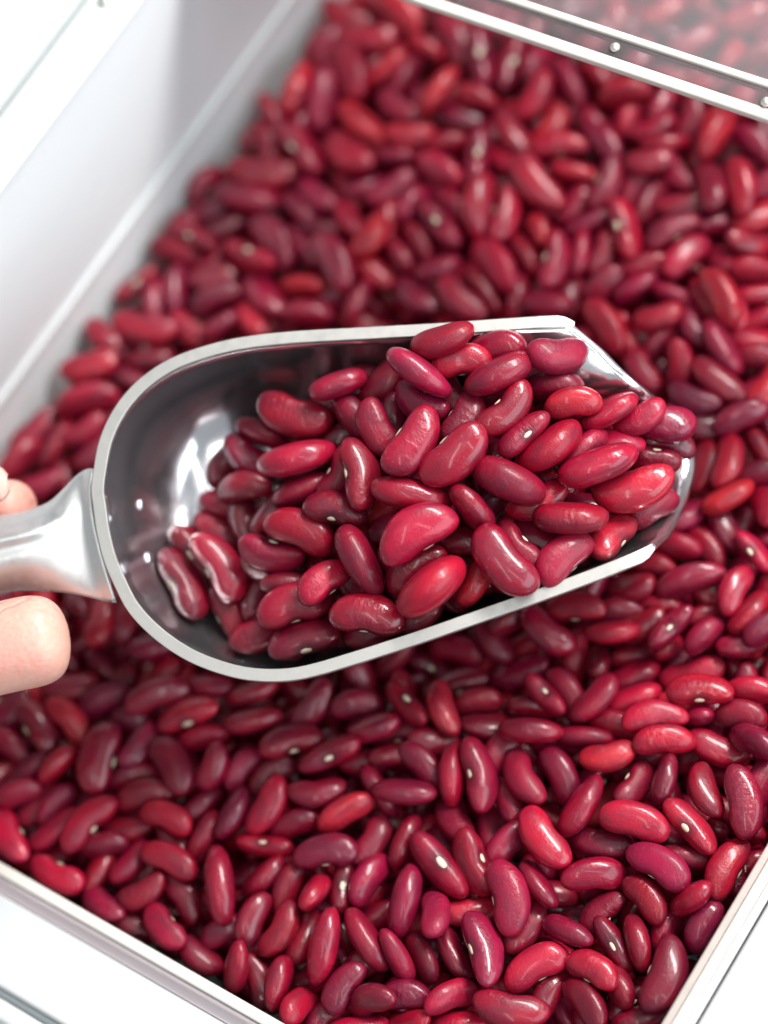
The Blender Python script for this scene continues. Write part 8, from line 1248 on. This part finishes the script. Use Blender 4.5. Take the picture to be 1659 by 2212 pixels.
    -1260,9554,-647,6022,3956,6831,-1190,1695,860,633,4,0, -850,9306,-620,645,641,6879,7201,1404,691,537,0,0, -437,9359,-551,5173,3917,7576,705,1485,691,516,5,0,
    21,9316,-430,5044,4668,-5052,-5219,1683,801,628,5,0, 535,9499,-632,2792,-5129,-866,-8071,1474,680,518,3,0, 1159,9104,-372,2360,2667,-8338,-4218,1440,724,552,5,0,
    1575,9276,-581,5746,6476,-2219,-4486,1643,831,621,1,0, 2066,9220,-487,1346,5307,-3896,-7406,1552,733,545,3,0, 2569,9377,-573,873,-9375,-2698,-2016,1424,680,542,3,0,
    -2988,9800,-576,2599,-253,4048,8763,1413,693,551,0,0, -2537,9811,-648,3732,-3450,-6278,5896,1416,680,522,1,0, -1946,9868,-645,2406,4148,-861,8733,1354,680,518,3,0,
    -1609,9912,-570,5912,6487,3624,3136,1435,680,543,0,0, -909,9764,-512,4470,4089,-4398,-6630,1446,692,517,5,0, -632,9759,-522,6759,3104,-4347,-5077,1491,680,514,3,0,
    -119,9766,-588,3131,163,-8701,-3804,1680,740,570,1,0, 362,9760,-438,1474,-510,-3072,9388,1390,680,529,1,0, 909,9803,-516,7058,5102,1312,4736,1687,743,582,0,0,
    1268,9694,-522,427,-2838,4583,-8412,1622,797,596,5,0, 1734,9878,-531,4524,1940,7858,3746,1459,680,503,3,0, 2232,9762,-604,5655,-7874,659,-2365,1677,835,657,0,0,
    -1876,10310,-581,5700,5805,-4358,-3849,1589,702,516,0,0, -1165,10409,-583,9236,-755,255,3751,1361,680,544,1,0, -806,10238,-548,8481,5024,1464,-829,1381,680,523,0,0,
    -250,10335,-510,6670,3569,4582,4666,1375,680,529,5,0, 125,10240,-562,2139,-2095,-32,9541,1384,680,500,5,0, 592,10316,-499,440,5140,6368,5730,1692,836,622,3,0,
    1020,10350,-522,3170,-3510,4275,7704,1693,797,625,4,0, 1641,10250,-474,2466,21,-2763,-9289,1447,724,568,2,0, 2171,10228,-641,8064,2516,5325,-536,1371,680,528,3,0,
    -80,10697,-408,5640,1416,3238,7463,1511,755,589,5,0, 379,10912,-645,4751,511,7124,5139,1615,767,571,1,0, 856,10859,-564,2896,-3780,-8431,2499,1648,726,538,5,0,
    1409,10848,-656,4539,7412,-1103,-4820,1370,680,517,0,0, 1716,10794,-598,5104,5246,6813,90,1641,783,594,0,0, 2342,10719,-649,4634,5135,-6676,-2754,1593,795,616,0,0,
    1069,11185,-613,2470,-5371,7034,3947,1523,748,586,0,0, 1417,11215,-639,4362,1407,8036,3796,1653,803,584,0,0, 24,-1707,957,385,3071,-9507,171,1623,765,596,3,1,
    -264,-864,1074,1112,-8658,-4842,598,1612,737,577,3,1, -493,-648,1140,617,4799,-8671,-1185,1427,680,515,0,1, 815,-1368,918,5356,-71,-810,-8406,1546,741,579,3,1,
    558,-1069,897,7524,-192,490,-6566,1473,732,540,5,1, 262,-894,941,1052,-6708,-7337,236,1398,680,493,1,1, 127,-464,1419,1193,-9042,-2603,-3169,1372,693,533,3,1,
    284,-547,1174,9175,2336,-379,3198,1478,721,521,5,1, 66,-418,1061,916,-9898,434,1004,1522,698,545,4,1, 29,-207,1342,2586,1146,-9556,-822,1512,760,564,1,1,
    -114,-37,1165,4340,1415,-731,8867,1469,698,511,5,1, -422,-19,1301,7376,-5466,3645,-1562,1516,696,520,1,1, -562,337,1474,9506,2171,2107,-698,1650,750,590,0,1,
    1159,-1187,1044,9246,981,-270,-3670,1372,680,498,5,1, 1055,-792,1184,590,-2527,9517,1643,1643,747,585,5,1, 955,-814,925,2774,-8994,-3371,241,1578,728,580,0,1,
    948,-579,891,1987,-372,636,-9773,1630,732,540,5,1, 923,-494,1288,9907,496,681,1065,1488,680,511,2,1, 883,-435,1122,909,-8328,-5459,155,1693,813,605,0,1,
    750,-408,955,9876,860,675,1130,1682,777,603,0,1, 549,-161,1140,4702,-795,1602,8643,1359,680,544,0,1, 632,-175,990,1078,-9642,-2354,569,1402,680,497,2,1,
    275,126,1257,531,1160,702,-9893,1594,771,580,1,1, 285,4,1089,8052,1362,15,5771,1419,680,496,5,1, 135,500,1634,1083,1002,-8325,-5340,1388,691,511,1,1,
    124,363,1248,613,-963,2262,-9674,1359,680,527,1,1, -197,712,1697,8600,4882,1382,547,1524,764,582,0,1, -53,547,1422,1417,-256,-9372,-3176,1644,734,552,0,1,
    1493,-712,1060,2427,-670,-1842,9501,1654,731,550,0,1, 1378,-630,892,5570,292,-631,-8276,1353,680,537,2,1, 1373,-191,882,3412,-143,428,-9389,1366,680,502,3,1,
    1326,-49,1303,7192,6226,2526,1771,1582,799,636,0,1, 1283,-79,1074,1485,9543,-2336,1125,1594,751,550,3,1, 1137,-87,929,992,-9627,-2464,511,1448,726,526,3,1,
    919,15,1189,243,1284,-7165,-6852,1593,739,568,0,1, 874,206,1067,788,-749,1313,-9854,1634,808,642,5,1, 674,311,1399,3654,-2036,-8285,3724,1553,764,589,2,1,
    700,400,1126,9776,1804,982,459,1491,680,516,3,1, 476,767,1891,8234,2552,2142,-4594,1571,773,593,1,1, 384,851,1637,8148,4532,-974,3482,1558,768,581,0,1,
    549,614,1298,9327,2649,1768,-1692,1438,730,583,0,1, 1662,-440,945,8742,-440,-1202,-4683,1468,739,560,5,1, 1859,-63,1074,7520,5062,-374,4205,1472,680,505,0,1,
    1700,2,954,1056,-9880,-754,833,1621,731,567,0,1, 1607,276,1126,212,-8522,5164,814,1356,684,512,0,1, 1489,200,934,9845,648,843,-1397,1381,680,532,4,1,
    1359,362,1200,3281,6948,4602,4447,1512,724,527,5,1, 1288,467,1030,1231,-9834,847,1025,1517,701,534,2,1, 1061,669,1531,2111,2543,-1424,9330,1634,795,605,5,1,
    1080,759,1272,6178,-7214,-2599,1742,1679,780,607,0,1, 1151,499,1218,8658,1022,2368,4288,1673,823,618,1,1, 930,924,1912,8735,3157,-522,-3669,1654,742,572,2,1,
    761,951,1578,7830,5041,-696,3578,1381,685,532,0,1, 975,906,1417,106,2995,-8374,-4570,1598,755,574,4,1, 2577,-144,1300,3534,2008,-3439,-8464,1447,689,528,5,1,
    2252,-82,1184,749,9370,3071,-1487,1437,717,565,0,1, 2127,39,970,6812,278,-1728,-7109,1394,680,539,4,1, 2233,220,1327,1903,8400,-4979,1013,1677,792,633,1,1,
    2120,282,1072,512,935,1729,9792,1536,702,533,0,1, 1956,379,908,5106,43,295,-8593,1370,680,534,1,1, 2118,564,1429,5319,509,-3738,-7582,1616,728,559,3,1,
    2068,613,1080,7225,-5702,695,3846,1509,707,560,3,1, 1804,550,978,242,5003,-8533,-1452,1655,839,638,5,1, 1860,862,1491,7366,-749,2646,-6179,1502,760,556,1,1,
    1710,701,1187,581,1397,-1942,-9692,1612,807,591,2,1, 1707,793,1037,8680,1650,187,4679,1399,680,535,4,1, 1680,969,1401,7687,1815,4057,4600,1450,680,517,5,1,
    1731,955,1215,868,-1193,9869,651,1694,769,611,1,1, 1431,1124,1490,4212,-4110,-7375,-3313,1397,705,553,0,1, 2687,381,1416,9766,1568,1036,-1041,1616,728,549,5,1,
    2623,500,1190,1244,-197,-3030,-9446,1616,729,568,0,1, 2549,358,1054,2490,4852,8365,-541,1385,695,538,1,1, 2488,685,1096,1955,9635,442,-1777,1460,717,558,5,1,
    2339,612,934,4467,398,-665,-8913,1494,759,578,1,1, 2277,941,972,1192,-9745,-1755,728,1562,791,620,3,1, 2229,1131,1225,248,-7469,-6562,-1047,1571,732,558,3,1,
    2324,1308,1050,9532,2491,1494,840,1424,680,499,4,1, 2179,1387,1487,656,-9739,-1978,899,1656,795,613,0,1, 1989,1167,1168,5791,2636,-2994,7110,1435,680,504,0,1,
    2907,1040,1005,30,1407,-952,-9855,1645,769,570,3,1, 3086,1238,1189,1706,885,-7200,-6668,1439,680,521,3,1, 2941,1331,953,2067,171,-188,-9781,1546,752,600,0,1,
    2755,1378,1175,2404,-612,562,-9671,1478,721,550,0,1, 2921,1607,959,912,2712,-9430,-1700,1425,680,510,5,1, 2677,1638,1187,2046,1911,-7664,-5781,1648,773,613,5,1,
]
A = np.array(BEANS, float).reshape(-1, 12)
# the rest of the bin, beyond what the photo shows: loose beans strewn level with the heap
_rg, _more = random.Random(77), []
for _z in (-1.5, -6.5, -11.5):
    for _y in np.arange(YF+5, YB-5, 10.5):
        for _x in np.arange(XLEFT(_y)+6, XRIGHT(_y)-5, 9.0):
            _p = np.array([_x+_rg.gauss(0, 1.8), _y+_rg.gauss(0, 1.8), _z+_rg.gauss(0, .9)]); _q = project(_p)
            if -325 < _q[0] < PW+325 and -325 < _q[1] < PH+325: continue
            _r = Quaternion((0, 0, 1), _rg.uniform(0, 6.28)) @ Quaternion((0, 1, 0), _rg.gauss(0, .3)) @ Quaternion((1, 0, 0), _rg.uniform(0, 6.28)); _l = _rg.uniform(13.5, 17)
            _more.append([*(_p*50), *(np.array(_r)*10000), _l*100, _l*48, _l*36, _rg.randrange(6), 0])
A = np.vstack([A, np.array(_more)])
NVAR = 13
def bean_shape(k):
    """kidney outline in units of length, width and thickness; -y is the hollow side with the eye"""
    rg = random.Random(40+k); NX, NA = 22, 20; V, F = [], []
    asym, bend, hollow, fat, flat = rg.uniform(-.10, .10), rg.uniform(.09, .22), rg.uniform(.04, .17), rg.uniform(1.95, 2.9), rg.uniform(2.0, 2.5)
    lump = [(rg.uniform(-.8, .8), rg.uniform(0, 6.28), rg.uniform(-.035, .035)*(2.2 if k in (3, 8, 11) else 1), rg.uniform(.12 if k in (3, 8, 11) else .18, .4)) for _ in range(9 if k in (3, 8, 11) else 5)]
    ridge = rg.uniform(0, .02)
    for i in range(NX+1):
        x = -math.cos(math.pi*i/NX); r = max(0.0, 1-abs(x)**fat)**(1/2.15)*(1+asym*x)
        yb = -bend*(x*x-.35)
        for j in range(NA):
            a = 2*math.pi*j/NA; c, s = math.cos(a), math.sin(a)
            cy = math.copysign(abs(c)**(2/flat), c); cz = math.copysign(abs(s)**(2/flat), s)
            d = 1.0
            for lxx, la, lh, ls in lump:
                da = math.atan2(math.sin(a-la), math.cos(a-la)); d += lh*math.exp(-((x-lxx)/ls)**2-(da/.8)**2)
            d += ridge*math.exp(-(math.atan2(math.sin(a), math.cos(a))/.3)**2)
            y = yb+.5*r*cy*d
            if c < 0: y += hollow*math.exp(-(x/.34)**2)*abs(c)**1.5*.9
            V.append((.5*x, y, .5*r*cz*d))
    for i in range(NX):
        for j in range(NA): F.append((i*NA+j, i*NA+(j+1) % NA, (i+1)*NA+(j+1) % NA, (i+1)*NA+j))
    V = np.array(V)
    eye_y = float(min(V[(NX//2)*NA+NA//2][1], 0))
    # size 1 along each axis
    sc = V.max(0)-V.min(0); V = V/sc; off = (V.max(0)+V.min(0))/2; V -= off*np.array([1, .0, 1]); eye_y = V[(NX//2)*NA+NA//2][1]
    return V, F, eye_y, NX, NA
SHAPES = [bean_shape(k) for k in range(NVAR)]
def eye_shape(k):
    V, F = [], []; rg = random.Random(k); y0 = SHAPES[k][2]; NR, NA = 4, 14; px = rg.uniform(-.05, .05); a_, b_ = rg.uniform(.105, .125), rg.uniform(.105, .13)
    for i in range(NR):
        q = 1-i/NR
        for j in range(NA):
            t = 2*math.pi*j/NA
            V.append((px+a_*q*math.cos(t), y0+.060*q*q-.034+.008*(1 if i == NR-1 else 0), b_*q*math.sin(t)))
    V.append((px, y0-.025, 0))
    for i in range(NR-1):
        for j in range(NA): F.append((i*NA+j, (i+1)*NA+j, (i+1)*NA+(j+1) % NA, i*NA+(j+1) % NA))
    for j in range(NA): F.append(((NR-1)*NA+j, NR*NA, (NR-1)*NA+(j+1) % NA))
    return np.array(V), F
EYES = [eye_shape(k) for k in range(NVAR)]
NOM = np.array([16., 8.1, 6.4])
def bean_mesh(k):
    V, F, _, NX, NA = SHAPES[k]
    me = bpy.data.meshes.new('kidney_bean'); me.from_pydata([tuple(v) for v in V], [], F); me.polygons.foreach_set('use_smooth', [True]*len(F))
    me.materials.append(MAT_BEAN)
    at = me.attributes.new('local', 'FLOAT_VECTOR', 'POINT'); at.data.foreach_set('vector', (V*NOM).astype(np.float32).ravel())
    me.update(); return me
MESHES = [bean_mesh(k) for k in range(NVAR)]
EMESH = []
for k in range(NVAR):
    me = bpy.data.meshes.new('bean_eye'); me.from_pydata([tuple(v) for v in EYES[k][0]], [], EYES[k][1]); me.polygons.foreach_set('use_smooth', [True]*len(EYES[k][1])); me.materials.append(MAT_EYE); EMESH.append(me)
TINT = [(.235, .0020, .0175), (.335, .0034, .023), (.41, .0090, .025), (.165, .0018, .0140), (.165, .0026, .020), (.25, .0042, .027)]  # last tone, the dull pinkish red, has haze over far beans painted in
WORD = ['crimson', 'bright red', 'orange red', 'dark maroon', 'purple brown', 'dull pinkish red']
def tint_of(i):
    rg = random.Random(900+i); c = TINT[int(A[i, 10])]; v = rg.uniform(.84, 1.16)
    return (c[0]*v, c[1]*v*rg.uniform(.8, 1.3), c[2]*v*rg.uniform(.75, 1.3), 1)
def pose(i):
    return A[i, :3]/50, Quaternion(A[i, 3:7]/10000).normalized(), A[i, 7:10]/100
N_OWN = 300
INS = (A[:, 11].astype(int) & 1) > 0
# ---- a label for every bean of its own: colour, eye, lie and place among the landmarks
def _norm(i):
    p, q, d = pose(i); R = np.array(q.to_matrix()); v = unit(CAM-p)
    return p, R, d, float(-R[:, 1].dot(v))
LAND = [('the thumb', (150, 1400)), ('the handle joint', (228, 1200))]
def _place(i):
    p, R, d, f = _norm(i); x, y = project(p)[:2]
    if INS[i]:
        if x > 1290: return 'at the open tip of the scoop', (1500, 980)
        if x < 620: return 'near the rounded back of the scoop', (203, 1100)
        if y > 1130: return 'along the near wall of the scoop', (640, 1470)
        if y < 850: return 'along the far wall of the scoop', (800, 700)
        return 'in the middle of the scoop heap', (860, 1000)
    lw = (p[0]-XLEFT(p[1])); fr = p[1]-YF; rt = XRIGHT(p[1])-p[0]
    if y < 700 and p[1] > 70 and project(np.array([p[0], 96, 71]))[1] > y: return 'under the clear lid', (1333, 117)
    if fr < 30: return 'beside the clear front rim', (600, 2205)
    if rt < 24 and y > 1700: return 'beside the clear side rim', (1659, 1840)
    if lw < 24: return 'against the white side wall', (0, 960)
    if x < 330 and y > 1250: return 'below the thumb and handle', (150, 1420)
    if y < 760 and x < 700: return 'between the white wall and scoop', (480, 700)
    if y < 760: return 'between the scoop and the lid', (1240, 680)
    if x > 1380 and y < 1350: return 'beyond the open tip of the scoop', (1500, 980)
    if y < 1750: return 'just below the near edge of the scoop', (900, 1400)
    return 'between the scoop and the front rim', (600, 2205)
def _lie(i):
    p, R, d, f = _norm(i); a = project(p-R[:, 0]*d[0]/2); b = project(p+R[:, 0]*d[0]/2); e = b[:2]-a[:2]; L = math.hypot(*e)
    if L < .62*d[0]*FOC/b[2]: return 'tipped end-on'
    g = math.degrees(math.atan2(-e[1], e[0])) % 180
    return 'lying crossways' if g < 22 or g > 158 else 'pointing straight away' if 68 < g < 112 else 'slanting upward' if g < 90 else 'slanting downward'
ORD = ['nearest', 'second nearest', 'third nearest', 'fourth nearest', 'fifth nearest', 'sixth nearest', 'seventh nearest', 'eighth nearest']
MARK = {(1500, 980): 'tip', (203, 1100): 'handle', (640, 1470): 'thumb', (800, 700): 'handle', (860, 1000): 'handle', (1333, 117): 'tip', (600, 2205): 'tip', (1659, 1840): 'tip',
        (0, 960): 'handle', (150, 1420): 'thumb', (480, 700): 'handle', (1240, 680): 'tip', (900, 1400): 'thumb'}
MPX = {'tip': (1500, 980), 'handle': (215, 1150), 'thumb': (120, 1400)}
EYE_SEEN, LAB, _by = [], [], {}
for i in range(N_OWN):
    p, R, d, f = _norm(i); EYE_SEEN.append(f > -.12)
    pl, mk = _place(i); size = 'plump ' if d[0]*d[1] > 152 else 'small ' if d[0]*d[1] < 108 else ''
    eye = ' with its pale eye showing' if f > .35 else ''
    LAB.append(None); _by.setdefault((f'{size}{WORD[int(A[i, 10])]} bean{eye} {_lie(i)} {pl}', MARK[mk]), []).append(i)
for (txt, mk), ids in _by.items():
    ids.sort(key=lambda i: math.hypot(*(project(_norm(i)[0])[:2]-np.array(MPX[mk]))))
    for n, i in enumerate(ids):
        full = txt if len(ids) == 1 else f'{txt}, {ORD[n] if n < 8 else "far"} the {mk}' if n < len(ids)-1 or len(ids) > 8 else f'{txt}, farthest from the {mk}'
        w = full.split()
        if len(w) > 16: full = full.replace(' with its pale eye showing', ' with pale eye')
        if len(full.split()) > 16: full = full.replace(' of the scoop', ' of scoop').replace('just ', '').replace('lying crossways', 'crossways').replace('the clear ', 'clear ').replace('the white ', 'white ')
        if len(full.split()) > 16: full = full.replace('nearest the', 'from').replace('between the', 'between')
        if len(full.split()) > 16: full = full.replace('with its pale eye showing', 'with eye').replace('with pale eye', 'with eye')
        if len(full.split()) > 16: full = full.replace('dull pinkish red', 'dull red').replace('the scoop', 'scoop').replace('pointing straight', 'pointing').replace('near wall of','near').replace('slanting upward', 'upslanting').replace('slanting downward', 'downslanting')
        if len(full.split()) > 16: full = full.replace(' clear', '').replace(' white', '').replace('against the', 'against').replace(' edge of', ' edge')
        if len(full.split()) > 16: full = full.replace(' with eye', '')
        LAB[i] = full

for i in range(N_OWN):
    p, q, d = pose(i); k = i % NVAR
    o = bpy.data.objects.new('kidney_bean', MESHES[k]); COL.objects.link(o)
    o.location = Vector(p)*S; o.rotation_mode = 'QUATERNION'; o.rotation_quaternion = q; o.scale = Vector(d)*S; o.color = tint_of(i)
    o['label'] = LAB[i]; o['category'] = 'bean'; o['group'] = 'kidney beans heaped in the scoop' if INS[i] else 'kidney beans lying loose in the bin'
    if EYE_SEEN[i]:
        e = bpy.data.objects.new('bean_eye', EMESH[k]); COL.objects.link(e); e.parent = o
def heap(name, ids, label):
    vs, fs, tn, sd, lc, mi, off = [], [], [], [], [], [], 0
    for i in ids:
        p, q, d = pose(i); k = i % NVAR; R = np.array(q.to_matrix()); V, F = SHAPES[k][0], SHAPES[k][1]
        EV, EF = EYES[k]
        for VV, FF, mm in ((V, F, 0), (EV, EF, 1)):
            vs.append((VV*d) @ R.T+p); fs += [tuple(a+off for a in f) for f in FF]; off += len(VV)
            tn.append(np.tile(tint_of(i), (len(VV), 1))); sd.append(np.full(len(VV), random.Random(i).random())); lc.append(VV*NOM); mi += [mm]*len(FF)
    me = bpy.data.meshes.new(name); me.from_pydata(np.concatenate(vs)*S, [], fs)
    me.materials.append(MAT_HEAP); me.materials.append(MAT_EYE)
    me.polygons.foreach_set('use_smooth', [True]*len(fs)); me.polygons.foreach_set('material_index', mi)
    a = me.attributes.new('tint', 'FLOAT_COLOR', 'POINT'); a.data.foreach_set('color', np.concatenate(tn).astype(np.float32).ravel())
    a = me.attributes.new('seed', 'FLOAT', 'POINT'); a.data.foreach_set('value', np.concatenate(sd).astype(np.float32))
    a = me.attributes.new('local', 'FLOAT_VECTOR', 'POINT'); a.data.foreach_set('vector', np.concatenate(lc).astype(np.float32).ravel())
    me.update(); o = bpy.data.objects.new(name, me); COL.objects.link(o); o['kind'] = 'stuff'; o['label'] = label; o['category'] = 'beans'
    return o
heap('bean_heap', [i for i in range(N_OWN, len(A)) if not INS[i]], 'deeper and farther dark red kidney beans filling the bin')
heap('bean_heap', [i for i in range(N_OWN, len(A)) if INS[i]], 'lower red kidney beans at the bottom of the scoop heap')
